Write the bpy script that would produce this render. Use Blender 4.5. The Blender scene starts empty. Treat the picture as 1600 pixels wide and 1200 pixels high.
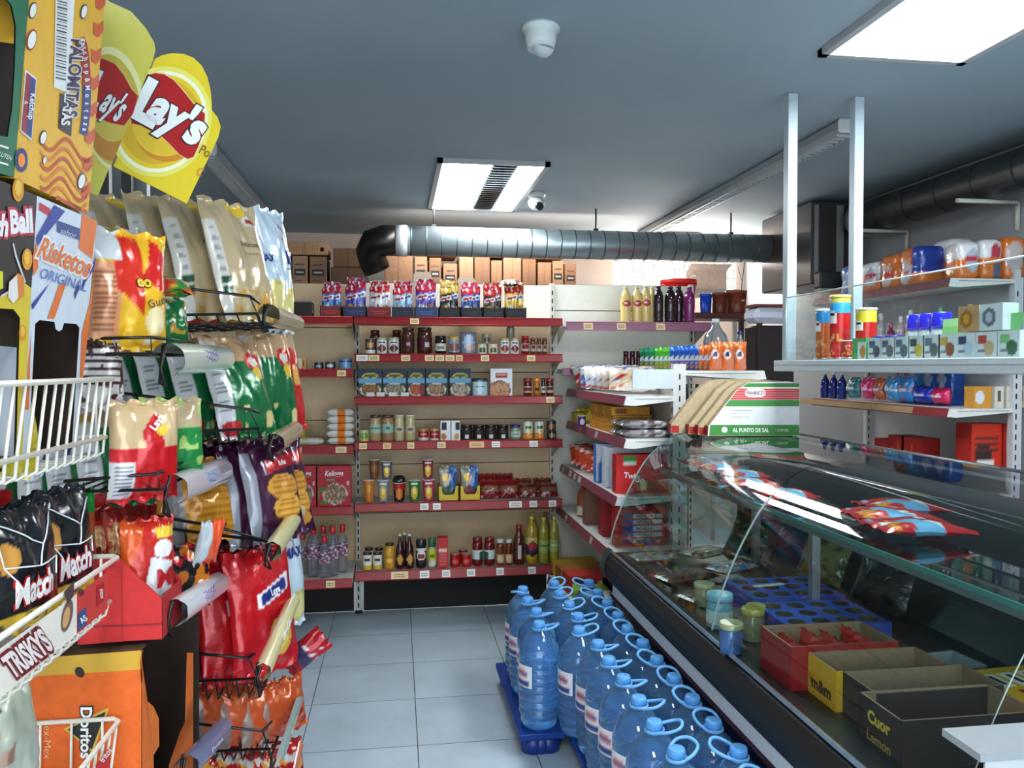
import bpy, math, random
from mathutils import Vector, Matrix, noise
random.seed(7)
SC = bpy.context.scene
COL = SC.collection
PI = math.pi
# ------------------------------------------------------------------ camera
F, CX, CY, H = 1240.0, 800.0, 600.0, 1.5
YAW, PITCH = math.atan(180 / F), math.atan(28 / F)
FWD = Vector((math.sin(YAW) * math.cos(PITCH), math.cos(YAW) * math.cos(PITCH), -math.sin(PITCH)))
RGT = Vector((math.cos(YAW), -math.sin(YAW), 0))
UPV = RGT.cross(FWD)
EYE = Vector((0, 0, H))
cam = bpy.data.cameras.new('camera')
cam.sensor_width = 36
cam.lens = 36 * F / 1600
cam.clip_start = 0.05
co = bpy.data.objects.new('camera', cam)
COL.objects.link(co)
R3 = Matrix((RGT, UPV, -FWD)).transposed()
co.matrix_world = Matrix.Translation(EYE) @ R3.to_4x4()
SC.camera = co

def ray(u, v):
    return (FWD + RGT * ((u - CX) / F) + UPV * ((CY - v) / F))
def P(u, v, X=None, Y=None, Z=None):
    d = ray(u, v)
    if X is not None: t = X / d.x
    elif Y is not None: t = Y / d.y
    else: t = (Z - H) / d.z
    return EYE + d * t
def plane_map(p0, n):
    p0, n = Vector(p0), Vector(n).normalized()
    if n.dot(EYE - p0) < 0: n = -n
    def f(u, v, off=0.0):
        d = ray(u, v)
        t = (p0 - EYE).dot(n) / d.dot(n)
        return EYE + d * t + n * off
    f.n = n
    return f

# ------------------------------------------------------------------ materials
MATS = {}
def lin(c):
    return tuple((x / 255 / 12.92 if x / 255 <= .04045 else ((x / 255 + .055) / 1.055) ** 2.4) for x in c[:3])
FIN = {  # rough, metallic, bump strength, bump scale, value variation, coat
    'matte': (.85, 0, .0, 60, .10, 0), 'paper': (.55, 0, .0, 60, .05, 0), 'card': (.8, 0, .12, 90, .12, 0),
    'satin': (.38, 0, 0, 60, .04, 0), 'gloss': (.16, 0, 0, 60, .03, .3), 'foil': (.24, .12, .35, 22, .06, .25),
    'metal': (.34, .9, .04, 40, .10, 0), 'chrome': (.16, 1, 0, 40, .03, 0), 'galv': (.36, .7, .03, 14, .12, 0),
    'rubber': (.6, 0, 0, 60, .06, 0), 'liquid': (.07, 0, 0, 60, .04, .5), 'film': (.12, 0, .5, 45, .08, .5),
}
def nd(nt, t, **kw):
    n = nt.nodes.new(t)
    for k, v in kw.items():
        if k in n.inputs: n.inputs[k].default_value = v
        else: setattr(n, k, v)
    return n
def mat(fin):
    if fin in MATS: return MATS[fin]
    m = bpy.data.materials.new('finish_' + fin)
    m.use_nodes = True
    nt = m.node_tree
    b = nt.nodes['Principled BSDF']
    out = nt.nodes['Material Output']
    at = nd(nt, 'ShaderNodeAttribute', attribute_name='Col')
    L = nt.links.new
    if fin in FIN:
        r, me, bs, bsc, var, coat = FIN[fin]
        tc = nd(nt, 'ShaderNodeTexCoord')
        nz = nd(nt, 'ShaderNodeTexNoise', Scale=bsc * .6, Detail=4.0)
        L(tc.outputs['Object'], nz.inputs['Vector'])
        mr = nd(nt, 'ShaderNodeMapRange')
        mr.inputs['From Min'].default_value = .3; mr.inputs['From Max'].default_value = .7
        mr.inputs['To Min'].default_value = 1 - var; mr.inputs['To Max'].default_value = 1 + var * .5
        L(nz.outputs['Fac'], mr.inputs['Value'])
        mx = nd(nt, 'ShaderNodeVectorMath', operation='SCALE')
        L(at.outputs['Color'], mx.inputs[0]); L(mr.outputs['Result'], mx.inputs['Scale'])
        L(mx.outputs['Vector'], b.inputs['Base Color'])
        b.inputs['Roughness'].default_value = r
        b.inputs['Metallic'].default_value = me
        b.inputs['Coat Weight'].default_value = coat
        b.inputs['Coat Roughness'].default_value = .08
        if bs:
            n2 = nd(nt, 'ShaderNodeTexNoise', Scale=bsc, Detail=3.0)
            L(tc.outputs['Object'], n2.inputs['Vector'])
            bp = nd(nt, 'ShaderNodeBump', Strength=bs, Distance=.01)
            L(n2.outputs['Fac'], bp.inputs['Height']); L(bp.outputs['Normal'], b.inputs['Normal'])
    elif fin == 'glass':
        nt.nodes.remove(b)
        tr = nd(nt, 'ShaderNodeBsdfTransparent'); L(at.outputs['Color'], tr.inputs['Color'])
        gl = nd(nt, 'ShaderNodeBsdfGlossy', Roughness=.03)
        gl.inputs['Color'].default_value = (1, 1, 1, 1)
        fr = nd(nt, 'ShaderNodeFresnel', IOR=1.5)
        geo = nd(nt, 'ShaderNodeNewGeometry')
        # same reflectance from either side of a thin pane
        sel = nd(nt, 'ShaderNodeMix'); sel.data_type = 'FLOAT'
        lw = nd(nt, 'ShaderNodeLayerWeight', Blend=.5)
        pw = nd(nt, 'ShaderNodeMath', operation='POWER'); pw.inputs[1].default_value = 4.0
        L(lw.outputs['Facing'], pw.inputs[0])
        ml = nd(nt, 'ShaderNodeMath', operation='MULTIPLY_ADD'); ml.inputs[1].default_value = .8; ml.inputs[2].default_value = .05
        L(pw.outputs[0], ml.inputs[0])
        mix = nd(nt, 'ShaderNodeMixShader')
        L(ml.outputs[0], mix.inputs['Fac']); L(tr.outputs[0], mix.inputs[1]); L(gl.outputs[0], mix.inputs[2])
        L(mix.outputs[0], out.inputs['Surface'])
        for n in (fr, geo, sel): nt.nodes.remove(n)
    elif fin in ('water', 'clear'):
        L(at.outputs['Color'], b.inputs['Base Color'])
        b.inputs['Roughness'].default_value = .04
        b.inputs['IOR'].default_value = 1.33 if fin == 'water' else 1.2
        b.inputs['Transmission Weight'].default_value = .86 if fin == 'water' else .85
        b.inputs['Coat Weight'].default_value = .6
        b.inputs['Coat Roughness'].default_value = .04
    elif fin.startswith('glow'):
        nt.nodes.remove(b)
        em = nd(nt, 'ShaderNodeEmission', Strength=float(fin[4:]))
        L(at.outputs['Color'], em.inputs['Color']); L(em.outputs[0], out.inputs['Surface'])
    MATS[fin] = m
    return m

# ------------------------------------------------------------------ mesh building
class MB:
    def __init__(s): s.v = []; s.f = []; s.m = []; s.c = []; s.s = []; s.mats = []
    def mi(s, fin):
        if fin not in s.mats: s.mats.append(fin)
        return s.mats.index(fin)
    def add(s, vs, fs, fin, col, M=None, sm=False):
        b = len(s.v)
        s.v += [M @ Vector(v) if M is not None else Vector(v) for v in vs]
        k = s.mi(fin)
        many = isinstance(col, list)
        for i, f in enumerate(fs):
            s.f.append([b + j for j in f]); s.m.append(k); s.c.append(col[i] if many else col); s.s.append(sm)
        return s
    def box(s, c, d, fin, col, M=None, bev=0.0):
        x, y, z = d[0] / 2, d[1] / 2, d[2] / 2
        T = Matrix.Translation(Vector(c))
        M = T if M is None else M @ T
        if bev <= 0:
            vs = [(a * x, b * y, e * z) for e in (-1, 1) for b in (-1, 1) for a in (-1, 1)]
            fs = [(0, 2, 3, 1), (4, 5, 7, 6), (0, 1, 5, 4), (2, 6, 7, 3), (0, 4, 6, 2), (1, 3, 7, 5)]
            return s.add(vs, fs, fin, col, M)
        q = min(bev, x * .95, y * .95, z * .95)
        vs = []; idx = {}
        for e in (-1, 1):
            for b in (-1, 1):
                for a in (-1, 1):
                    for k in range(3):
                        w = [a * (x - q), b * (y - q), e * (z - q)]
                        w[k] = (a * x, b * y, e * z)[k]
                        idx[a, b, e, k] = len(vs); vs.append(w)
        fs = []
        for k, (i, j) in ((0, (1, 2)), (1, (2, 0)), (2, (0, 1))):
            for sg in (-1, 1):
                q4 = []
                for p, r in ((-1, -1), (1, -1), (1, 1), (-1, 1)):
                    t = [0, 0, 0]; t[k] = sg; t[i] = p; t[j] = r
                    q4.append(idx[t[0], t[1], t[2], k])
                fs.append(q4 if sg > 0 else q4[::-1])
        for k in range(3):
            i, j = (k + 1) % 3, (k + 2) % 3
            for p in (-1, 1):
                for r in (-1, 1):
                    t0 = [0, 0, 0]; t0[k] = -1; t0[i] = p; t0[j] = r
                    t1 = list(t0); t1[k] = 1
                    f = [idx[(*t0, i)], idx[(*t1, i)], idx[(*t1, j)], idx[(*t0, j)]]
                    fs.append(f if p * r > 0 else f[::-1])
        for e in (-1, 1):
            for b in (-1, 1):
                for a in (-1, 1):
                    f = [idx[a, b, e, 0], idx[a, b, e, 1], idx[a, b, e, 2]]
                    fs.append(f if a * b * e > 0 else f[::-1])
        return s.add(vs, fs, fin, col, M)
    def tube(s, pts, r, fin, col, seg=8, closed=False, M=None, caps=True):
        pts = [Vector(p) for p in pts]; n = len(pts); vs = []; fs = []
        ref = None
        for i, p in enumerate(pts):
            a = pts[i - 1] if (i or closed) else p
            b = pts[(i + 1) % n] if (i < n - 1 or closed) else p
            t = (b - a).normalized()
            if ref is None:
                ref = t.orthogonal().normalized()
            ref = (ref - t * ref.dot(t)).normalized()
            bi = t.cross(ref)
            rr = r[i] if isinstance(r, (list, tuple)) else r
            for k in range(seg):
                an = 2 * PI * k / seg
                vs.append(p + (ref * math.cos(an) + bi * math.sin(an)) * rr)
        for i in range(n if closed else n - 1):
            j = (i + 1) % n
            for k in range(seg):
                l = (k + 1) % seg
                fs.append((i * seg + k, i * seg + l, j * seg + l, j * seg + k))
        s.add(vs, fs, fin, col, M, True)
        if caps and not closed:
            b = len(s.v) - n * seg
            for f in ([b + k for k in range(seg)][::-1], [b + (n - 1) * seg + k for k in range(seg)]):
                s.f.append(f); s.m.append(s.mi(fin)); s.c.append(col); s.s.append(False)
        return s
    def lathe(s, prof, fin, col, seg=24, M=None, rows=1, cap=True, sy=1.0, sm=True):
        """prof: (r,z) from bottom to top; col: colour or art(sx,t) evaluated round the front half."""
        pr = []
        for i in range(len(prof) - 1):
            (r0, z0), (r1, z1) = prof[i], prof[i + 1]
            k = max(1, int(rows * abs(z1 - z0) / (prof[-1][1] - prof[0][1] + 1e-9) + .5)) if rows > 1 else 1
            for j in range(k): pr.append((r0 + (r1 - r0) * j / k, z0 + (z1 - z0) * j / k))
        pr.append(prof[-1])
        vs = []; fs = []; cs = []
        z0, z1 = prof[0][1], prof[-1][1]
        for r, z in pr:
            for k in range(seg):
                a = 2 * PI * k / seg
                vs.append((r * math.sin(a), -r * sy * math.cos(a), z))
        for i in range(len(pr) - 1):
            for k in range(seg):
                l = (k + 1) % seg
                fs.append((i * seg + k, i * seg + l, (i + 1) * seg + l, (i + 1) * seg + k))
                if callable(col):
                    a = 2 * PI * (k + .5) / seg
                    x = .5 + .5 * math.sin(a)
                    if math.cos(a) < 0: x = .02 if x < .5 else .98
                    cs.append(col(x, ((pr[i][1] + pr[i + 1][1]) / 2 - z0) / (z1 - z0 + 1e-9)))
        s.add(vs, fs, fin, cs if callable(col) else col, M, sm)
        if cap:
            b = len(s.v) - len(vs); n = len(pr)
            for f, t in (([b + k for k in range(seg)][::-1], 0), ([b + (n - 1) * seg + k for k in range(seg)], 1)):
                s.f.append(f); s.m.append(s.mi(fin)); s.c.append(col(.5, t) if callable(col) else col); s.s.append(False)
        return s
    def prism(s, poly, n, fin, col, side=None, sidefin=None):
        """poly: 3D points (planar), extruded by vector n (front face = poly)."""
        poly = [Vector(p) for p in poly]; n = Vector(n); k = len(poly)
        nn = Vector((0, 0, 0))
        for i in range(k): nn += poly[i].cross(poly[(i + 1) % k])
        if nn.dot(n) > 0: poly = poly[::-1]
        s.add(poly, [list(range(k))], fin, col)
        vs = poly + [p + n for p in poly]
        fs = [(i, i + k, (i + 1) % k + k, (i + 1) % k) for i in range(k)] + [[k + i for i in range(k)][::-1]]
        s.add(vs, fs, sidefin or fin, side or col)
        return s
    def poly(s, pts, fin, col):
        return s.add(pts, [list(range(len(pts)))], fin, col)
    def grid(s, fn, nx, ny, fin, col, sm=True, flip=False):
        vs = [fn(i / nx, j / ny) for j in range(ny + 1) for i in range(nx + 1)]
        fs = []; cs = []
        cv = [col(i / nx, j / ny) for j in range(ny + 1) for i in range(nx + 1)] if callable(col) else None
        for j in range(ny):
            for i in range(nx):
                a = j * (nx + 1) + i
                f = (a, a + 1, a + nx + 2, a + nx + 1)
                fs.append(f[::-1] if flip else f)
                if callable(col):
                    q = ((i, j), (i + 1, j), (i + 1, j + 1), (i, j + 1))
                    q = tuple(cv[b * (nx + 1) + a] for a, b in q)
                    cs.append(q[::-1] if flip else q)
        return s.add(vs, fs, fin, cs if callable(col) else col, None, sm)
    def text(s, string, fn, col, fin='paper', bold=0.0, shear=0.0):
        """fn maps text coordinates (x, y; centred, capital height 1) to 3D."""
        vs, fs, w = glyphs(string, bold, shear)
        s.add([fn(x, y) for x, y in vs], fs, fin, col)
        return s
    def build(s, name, parent=None, loc=None, rot=None):
        me = bpy.data.meshes.new(name)
        me.from_pydata([tuple(v) for v in s.v], [], s.f)
        for f in s.mats: me.materials.append(mat(f))
        me.polygons.foreach_set('material_index', s.m)
        me.polygons.foreach_set('use_smooth', s.s)
        at = me.color_attributes.new('Col', 'FLOAT_COLOR', 'CORNER')
        buf = []
        cache = {}
        for f, c in zip(s.f, s.c):
            if isinstance(c[0], tuple):
                for q in c:
                    if q not in cache: cache[q] = (*lin(q), 1.0)
                    buf += cache[q]
            else:
                if c not in cache: cache[c] = (*lin(c), 1.0)
                for _ in f: buf += cache[c]
        at.data.foreach_set('color', buf)
        me.update()
        o = bpy.data.objects.new(name, me)
        COL.objects.link(o)
        if parent is not None: o.parent = parent
        if loc is not None: o.location = loc
        if rot is not None: o.rotation_euler = rot
        return o
    def thing(s, name, label, cat, group=None, loc=None, rot=None):
        return tag(s.build(name, None, loc, rot), label, cat, group)
    def struct(s, name):
        o = s.build(name); o['kind'] = 'structure'; return o

GLY = {}
def glyphs(string, bold=0.0, shear=0.0):
    key = (string, bold, shear)
    if key in GLY: return GLY[key]
    cu = bpy.data.curves.new('t', 'FONT')
    cu.body = string; cu.size = 1; cu.resolution_u = 3; cu.offset = bold; cu.shear = 0
    o = bpy.data.objects.new('t', cu)
    me = bpy.data.meshes.new_from_object(o)
    vs = [(v.co.x, v.co.y) for v in me.vertices]
    fs = [tuple(p.vertices) for p in me.polygons]
    bpy.data.objects.remove(o); bpy.data.meshes.remove(me); bpy.data.curves.remove(cu)
    if not vs: vs = [(0, 0)]
    x0, x1 = min(v[0] for v in vs), max(v[0] for v in vs)
    k = 1 / .7
    out = [((x - (x0 + x1) / 2) * k + shear * (y * k - .5), y * k - .5) for x, y in vs]
    GLY[key] = (out, fs, (x1 - x0) * k)
    return GLY[key]

LABELS = {}
def tag(o, label, cat, group=None):
    o['label'] = label; o['category'] = cat
    if group: o['group'] = group
    n = len(label.replace(',', ' ').split())
    if n < 4 or n > 16: print('LABELLEN', n, label)
    if label in LABELS: print('DUPLABEL', label)
    LABELS[label] = o
    return o
def thing(name, label, cat, loc=(0, 0, 0), rot=(0, 0, 0), group=None):
    o = bpy.data.objects.new(name, None)
    o.empty_display_size = .05
    COL.objects.link(o)
    o.location = loc; o.rotation_euler = rot
    return tag(o, label, cat, group)
def clone(root, loc, rot, label, group=None):
    r = root.copy(); COL.objects.link(r); r.location = loc; r.rotation_euler = rot
    for ch in list(root.children):
        c = ch.copy(); COL.objects.link(c); c.parent = r
        for g in list(ch.children):
            d = g.copy(); COL.objects.link(d); d.parent = c
    return tag(r, label, root['category'], group or root.get('group'))
ORD = 'zeroth first second third fourth fifth sixth seventh eighth ninth tenth eleventh twelfth thirteenth fourteenth fifteenth sixteenth seventeenth eighteenth nineteenth twentieth'.split()
def nth(i):
    return ORD[i] if i < len(ORD) else '%dth' % i if i % 10 not in (1, 2, 3) else '%d%s' % (i, {1: 'st', 2: 'nd', 3: 'rd'}[i % 10])

# ------------------------------------------------------------------ printed artwork, evaluated per face
class Art:
    def __init__(s, base): s.base = base; s.ops = []
    def r(s, x0, x1, y0, y1, c): s.ops.append(('r', x0, x1, y0, y1, c)); return s
    def e(s, x, y, rx, ry, c): s.ops.append(('e', x, y, rx, ry, c)); return s
    def p(s, pts, c): s.ops.append(('p', pts, c)); return s
    def n(s, x0, x1, y0, y1, sc, th, c): s.ops.append(('n', x0, x1, y0, y1, sc, th, c)); return s
    def lines(s, x0, x1, y0, y1, k, c, duty=.45):
        for i in range(k):
            a = y0 + (y1 - y0) * i / k
            s.r(x0, x1, a, a + (y1 - y0) / k * duty, c)
        return s
    def __call__(s, x, y):
        for o in reversed(s.ops):
            k = o[0]
            if k == 'r':
                if o[1] <= x <= o[2] and o[3] <= y <= o[4]: return o[5]
            elif k == 'e':
                if ((x - o[1]) / o[3]) ** 2 + ((y - o[2]) / o[4]) ** 2 <= 1: return o[5]
            elif k == 'n':
                if o[1] <= x <= o[2] and o[3] <= y <= o[4] and noise.noise(Vector((x * o[5], y * o[5] * 1.3, 3.3))) > o[6]: return o[7]
            else:
                pts = o[1]; ins = False; j = len(pts) - 1
                for i in range(len(pts)):
                    (xi, yi), (xj, yj) = pts[i], pts[j]
                    if (yi > y) != (yj > y) and x < (xj - xi) * (y - yi) / (yj - yi) + xi: ins = not ins
                    j = i
                if ins: return o[2]
        return s.base

# ------------------------------------------------------------------ product makers (base at z=0, front towards -Y)
WHITE = (225, 228, 228); BLACK = (22, 22, 24); RED = (186, 28, 34); STEEL = (190, 192, 195)
def pillow(mb, w, h, d, front, back=None, nx=16, ny=22, seed=0, fin='foil', seal=.045, wr=.006, M=None, flat=.55):
    back = back or front
    def surf(sx, t, side, off=0):
        x = (sx - .5) * 2
        e = max(0, 1 - abs(x) ** 2.6) ** .55
        tt = min(1, max(0, (t - seal) / (1 - 2 * seal)))
        v = max(0, math.sin(PI * tt)) ** flat
        th = d / 2 * e * v
        nz = noise.noise(Vector((x * 2.1 + seed * 3.1, t * 3.5 + seed, side * 2.0)))
        fold = math.sin(x * 9 + seed * 2 + nz * 4) * (1 - v) * wr
        wdt = 1 - .05 * math.sin(PI * tt) + .012 * noise.noise(Vector((t * 5, seed * 1.7, 1)))
        yy = -side * (th * (1 + .28 * nz) + off) + fold + .35 * wr * noise.noise(Vector((x * 6, t * 8, seed + .5)))
        return Vector((x * w / 2 * wdt, yy, t * h + .004 * math.sin(x * 11 + seed) * (1 if t > .98 or t < .02 else 0)))
    if M is None: M = Matrix.Identity(4)
    mb.grid(lambda a, b: M @ surf(a, b, 1), nx, ny, fin, front)
    mb.grid(lambda a, b: M @ surf(a, b, -1), nx, ny, fin, back, flip=True)
    def on(x, z, off=.0025):
        return M @ surf(min(1, max(0, x / w + .5)), min(1, max(0, z / h)), 1, off)
    return on
def bag_text(mb, on, s, x, z, size, col, ang=0, bold=.0, shear=0, back=None, fin='foil', wide=1.0):
    ca, sa = math.cos(ang), math.sin(ang)
    def mk(off, k=1):
        return lambda a, b: on(x + (a * wide * ca - b * sa) * size, z + (a * wide * sa + b * ca) * size, off)
    if back: mb.text(s, mk(.0022), back, fin, bold + .05, shear)
    mb.text(s, mk(.0034), col, fin, bold, shear)
def carton(mb, w, d, h, art, side=None, top=None, fin='paper', nx=14, nz=18, fx=None):
    side = side or art.base; top = top or side
    mb.add([(-w/2,d/2,0),(w/2,d/2,0),(w/2,d/2,h),(-w/2,d/2,h)], [(1,0,3,2)], fin, side)
    for sx in (-1, 1):
        if fx and sx == fx[0]:
            mb.grid(lambda a, b: Vector((sx * w / 2, (a - .5) * d * sx, b * h)), 10, nz, fin, fx[1], False)
        else:
            f = [(sx*w/2,-d/2,0),(sx*w/2,d/2,0),(sx*w/2,d/2,h),(sx*w/2,-d/2,h)]
            mb.add(f, [(0,1,2,3) if sx > 0 else (3,2,1,0)], fin, side)
    mb.add([(-w/2,-d/2,0),(w/2,-d/2,0),(w/2,d/2,0),(-w/2,d/2,0)], [(3,2,1,0)], fin, side)
    mb.add([(-w/2,-d/2,h),(w/2,-d/2,h),(w/2,d/2,h),(-w/2,d/2,h)], [(0,1,2,3)], fin, top)
    mb.grid(lambda a, b: Vector(((a - .5) * w, -d / 2, b * h)), nx, nz, fin, art, False)
def box_text(mb, s, x, z, size, col, y, bold=0, shear=0, ang=0, back=None, wide=1.0):
    ca, sa = math.cos(ang), math.sin(ang)
    if back: mb.text(s, lambda a, b: Vector((x + (a*wide*ca-b*sa)*size, y - .0008, z + (a*wide*sa+b*ca)*size)), back, 'paper', bold + .05, shear)
    mb.text(s, lambda a, b: Vector((x + (a*wide*ca-b*sa)*size, y - .0016, z + (a*wide*sa+b*ca)*size)), col, 'paper', bold, shear)
def tin(parent, r, h, art, lid=STEEL, body='can_body', fin='gloss', seg=20, rows=12, sy=1.0):
    m = MB(); m.lathe([(r*.94,0),(r,h*.02),(r,h*.96)], fin, art, seg, rows=rows, sy=sy); m.build(body, parent)
    m = MB(); m.lathe([(r*1.02,h*.96),(r*1.03,h*.985),(r*.98,h),(r*.9,h*.985)], 'metal' if lid == STEEL else 'gloss', lid, seg, sy=sy); m.build('lid', parent)
def jar(parent, r, h, content, lid, art=None, lidh=.14, neck=.82, seg=20, sy=1.0, l0=.2, l1=.68, fin='liquid'):
    z = h * (1 - lidh)
    m = MB(); m.lathe([(r*.86,0),(r,h*.05),(r,z*.86),(r*.93,z*.93),(r*neck,z)], fin, content, seg, sy=sy); m.build('jar_body', parent)
    m = MB(); m.lathe([(r*(neck+.06),z),(r*(neck+.08),z+h*lidh*.2),(r*(neck+.08),h*.98),(r*(neck+.02),h)], 'gloss', lid, seg, sy=sy); m.build('lid', parent)
    if art:
        m = MB(); m.lathe([(r*1.012,z*l0),(r*1.012,z*l1)], 'paper', art, seg, rows=10, cap=False, sy=sy); m.build('paper_label', parent)
def bottle(parent, r, h, content, cap, art=None, prof=None, cap0=.92, fin='liquid', seg=20, l0=.18, l1=.5, lr=1.012, cr=.3, sy=1.0):
    prof = prof or [(.86,0),(1,.03),(1,.55),(.85,.68),(.42,.82),(.28,.9),(.28,cap0)]
    m = MB(); m.lathe([(a*r,b*h) for a,b in prof], fin, content, seg, sy=sy); m.build('bottle_body', parent)
    m = MB(); m.lathe([(cr*r,cap0*h),(cr*r*1.03,cap0*h+.002),(cr*r*1.03,h*.99),(cr*r*.9,h)], 'gloss', cap, seg, sy=sy); m.build('cap', parent)
    if art:
        m = MB(); m.lathe([(r*lr,h*l0),(r*lr,h*l1)], 'paper', art, seg, rows=12, cap=False, sy=sy); m.build('paper_label', parent)
# ------------------------------------------------------------------ the room
CEIL = 2.64
XL, XR, YB, YF = -2.1, 3.19, 7.0, -1.6
def surf_mat(name, build):
    m = bpy.data.materials.new(name); m.use_nodes = True
    nt = m.node_tree; build(nt, nt.nodes['Principled BSDF']); return m
def wall_nodes(c0, c1, scale, rough=.85, bump=.05):
    def f(nt, b):
        tc = nd(nt, 'ShaderNodeTexCoord'); nz = nd(nt, 'ShaderNodeTexNoise', Scale=scale, Detail=5.0)
        nt.links.new(tc.outputs['Object'], nz.inputs['Vector'])
        cr = nd(nt, 'ShaderNodeValToRGB')
        cr.color_ramp.elements[0].position = .35; cr.color_ramp.elements[1].position = .68
        cr.color_ramp.elements[0].color = (*lin(c0), 1); cr.color_ramp.elements[1].color = (*lin(c1), 1)
        nt.links.new(nz.outputs['Fac'], cr.inputs['Fac']); nt.links.new(cr.outputs['Color'], b.inputs['Base Color'])
        b.inputs['Roughness'].default_value = rough
        n2 = nd(nt, 'ShaderNodeTexNoise', Scale=scale * 40, Detail=2.0)
        nt.links.new(tc.outputs['Object'], n2.inputs['Vector'])
        bp = nd(nt, 'ShaderNodeBump', Strength=bump, Distance=.005)
        nt.links.new(n2.outputs['Fac'], bp.inputs['Height']); nt.links.new(bp.outputs['Normal'], b.inputs['Normal'])
    return f
pA = P(639.5, 926.7, Z=0); pB = P(748, 933.3, Z=0)
TILE_W = .4545
ys = [P(u, v, Z=0).y for u, v in ((641, 952), (643, 994.7), (648.7, 1092.5), (652.8, 1164.8))]
TILE_L = (ys[0] - ys[3]) / 4
def floor_nodes(nt, b):
    L = nt.links.new
    tc = nd(nt, 'ShaderNodeTexCoord')
    mp = nd(nt, 'ShaderNodeMapping')
    mp.inputs['Location'].default_value = (-pA.x + 20 * TILE_W, -ys[3] + 20 * TILE_L, 0)
    L(tc.outputs['Object'], mp.inputs['Vector'])
    br = nd(nt, 'ShaderNodeTexBrick', offset=0.0, squash=1.0)
    br.inputs['Scale'].default_value = 1; br.inputs['Brick Width'].default_value = TILE_W; br.inputs['Row Height'].default_value = TILE_L
    br.inputs['Mortar Size'].default_value = .0022; br.inputs['Mortar Smooth'].default_value = .25; br.inputs['Bias'].default_value = 0
    br.inputs['Color1'].default_value = (*lin((186, 202, 212)), 1); br.inputs['Color2'].default_value = (*lin((180, 196, 206)), 1)
    br.inputs['Mortar'].default_value = (*lin((70, 74, 76)), 1)
    L(mp.outputs['Vector'], br.inputs['Vector'])
    nz = nd(nt, 'ShaderNodeTexNoise', Scale=3.5, Detail=6.0, Roughness=.6)
    L(tc.outputs['Object'], nz.inputs['Vector'])
    mr = nd(nt, 'ShaderNodeMapRange')
    for k, v in (('From Min', .3), ('From Max', .7), ('To Min', .86), ('To Max', 1.06)): mr.inputs[k].default_value = v
    L(nz.outputs['Fac'], mr.inputs['Value'])
    sc = nd(nt, 'ShaderNodeVectorMath', operation='SCALE')
    L(br.outputs['Color'], sc.inputs[0]); L(mr.outputs['Result'], sc.inputs['Scale'])
    L(sc.outputs['Vector'], b.inputs['Base Color'])
    b.inputs['Roughness'].default_value = .42
    bp = nd(nt, 'ShaderNodeBump', Strength=.25, Distance=.003); bp.invert = True
    L(br.outputs['Fac'], bp.inputs['Height']); L(bp.outputs['Normal'], b.inputs['Normal'])
M_FLOOR = surf_mat('floor_tiles', floor_nodes)
M_CEIL = surf_mat('ceiling_paint', wall_nodes((144, 160, 169), (154, 169, 177), 1.2))
M_WALL = surf_mat('wall_paint', wall_nodes((152, 155, 158), (162, 165, 168), 1.5))
M_WARM = surf_mat('back_wall_paint', wall_nodes((196, 186, 176), (208, 198, 188), 1.5))
def sbox(name, lo, hi, m):
    mb = MB(); c = [(a + b) / 2 for a, b in zip(lo, hi)]; d = [b - a for a, b in zip(lo, hi)]
    mb.box(c, d, 'matte', (180, 180, 180)); o = mb.struct(name); o.data.materials[0] = m; return o
sbox('floor', (XL - .1, YF, -.1), (XR + .1, YB + .1, 0), M_FLOOR)
sbox('ceiling', (XL - .1, YF, CEIL), (XR + .1, YB + .1, CEIL + .1), M_CEIL)
sbox('wall_left', (XL - .1, YF, 0), (XL, YB, CEIL), M_WARM)
sbox('wall_right', (XR, YF, 0), (XR + .1, YB, CEIL), M_WALL)
# back wall with a window opening
wx0, wx1 = P(958, 420, Y=YB).x, P(1150, 420, Y=YB).x
wz0, wz1 = P(1000, 452, Y=YB).z, 2.5
mb = MB()
for lo, hi in (((XL, YB, 0), (wx0, YB + .1, CEIL)), ((wx1, YB, 0), (XR, YB + .1, CEIL)), ((wx0, YB, 0), (wx1, YB + .1, wz0)), ((wx0, YB, wz1), (wx1, YB + .1, CEIL))):
    mb.box([(a + b) / 2 for a, b in zip(lo, hi)], [b - a for a, b in zip(lo, hi)], 'matte', (190, 180, 170))
o = mb.struct('wall_back'); o.data.materials[0] = M_WARM
mb = MB()
mb.box(((wx0 + wx1) / 2, YB + .08, (wz0 + wz1) / 2), (wx1 - wx0, .01, wz1 - wz0), 'glow6.0', (255, 250, 244))
win = mb.struct('window_1')
mb = MB()
for i in range(13):
    x = wx0 + (wx1 - wx0) * i / 12
    mb.box((x, YB + .03, (wz0 + wz1) / 2), (.012, .012, wz1 - wz0), 'satin', (150, 148, 146))
for i in range(4):
    z = wz0 + (wz1 - wz0) * (i + .5) / 4
    mb.box(((wx0 + wx1) / 2, YB + .04, z), (wx1 - wx0, .01, .01), 'satin', (150, 148, 146))
mb.build('window_grille', win)
# ceiling/wall edge trim on the right wall
mb = MB(); mb.box((XR - .02, (YF + YB) / 2, CEIL - .05), (.04, YB - YF - .1, .05), 'satin', (110, 114, 118)); mb.struct('trim_1')

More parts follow.
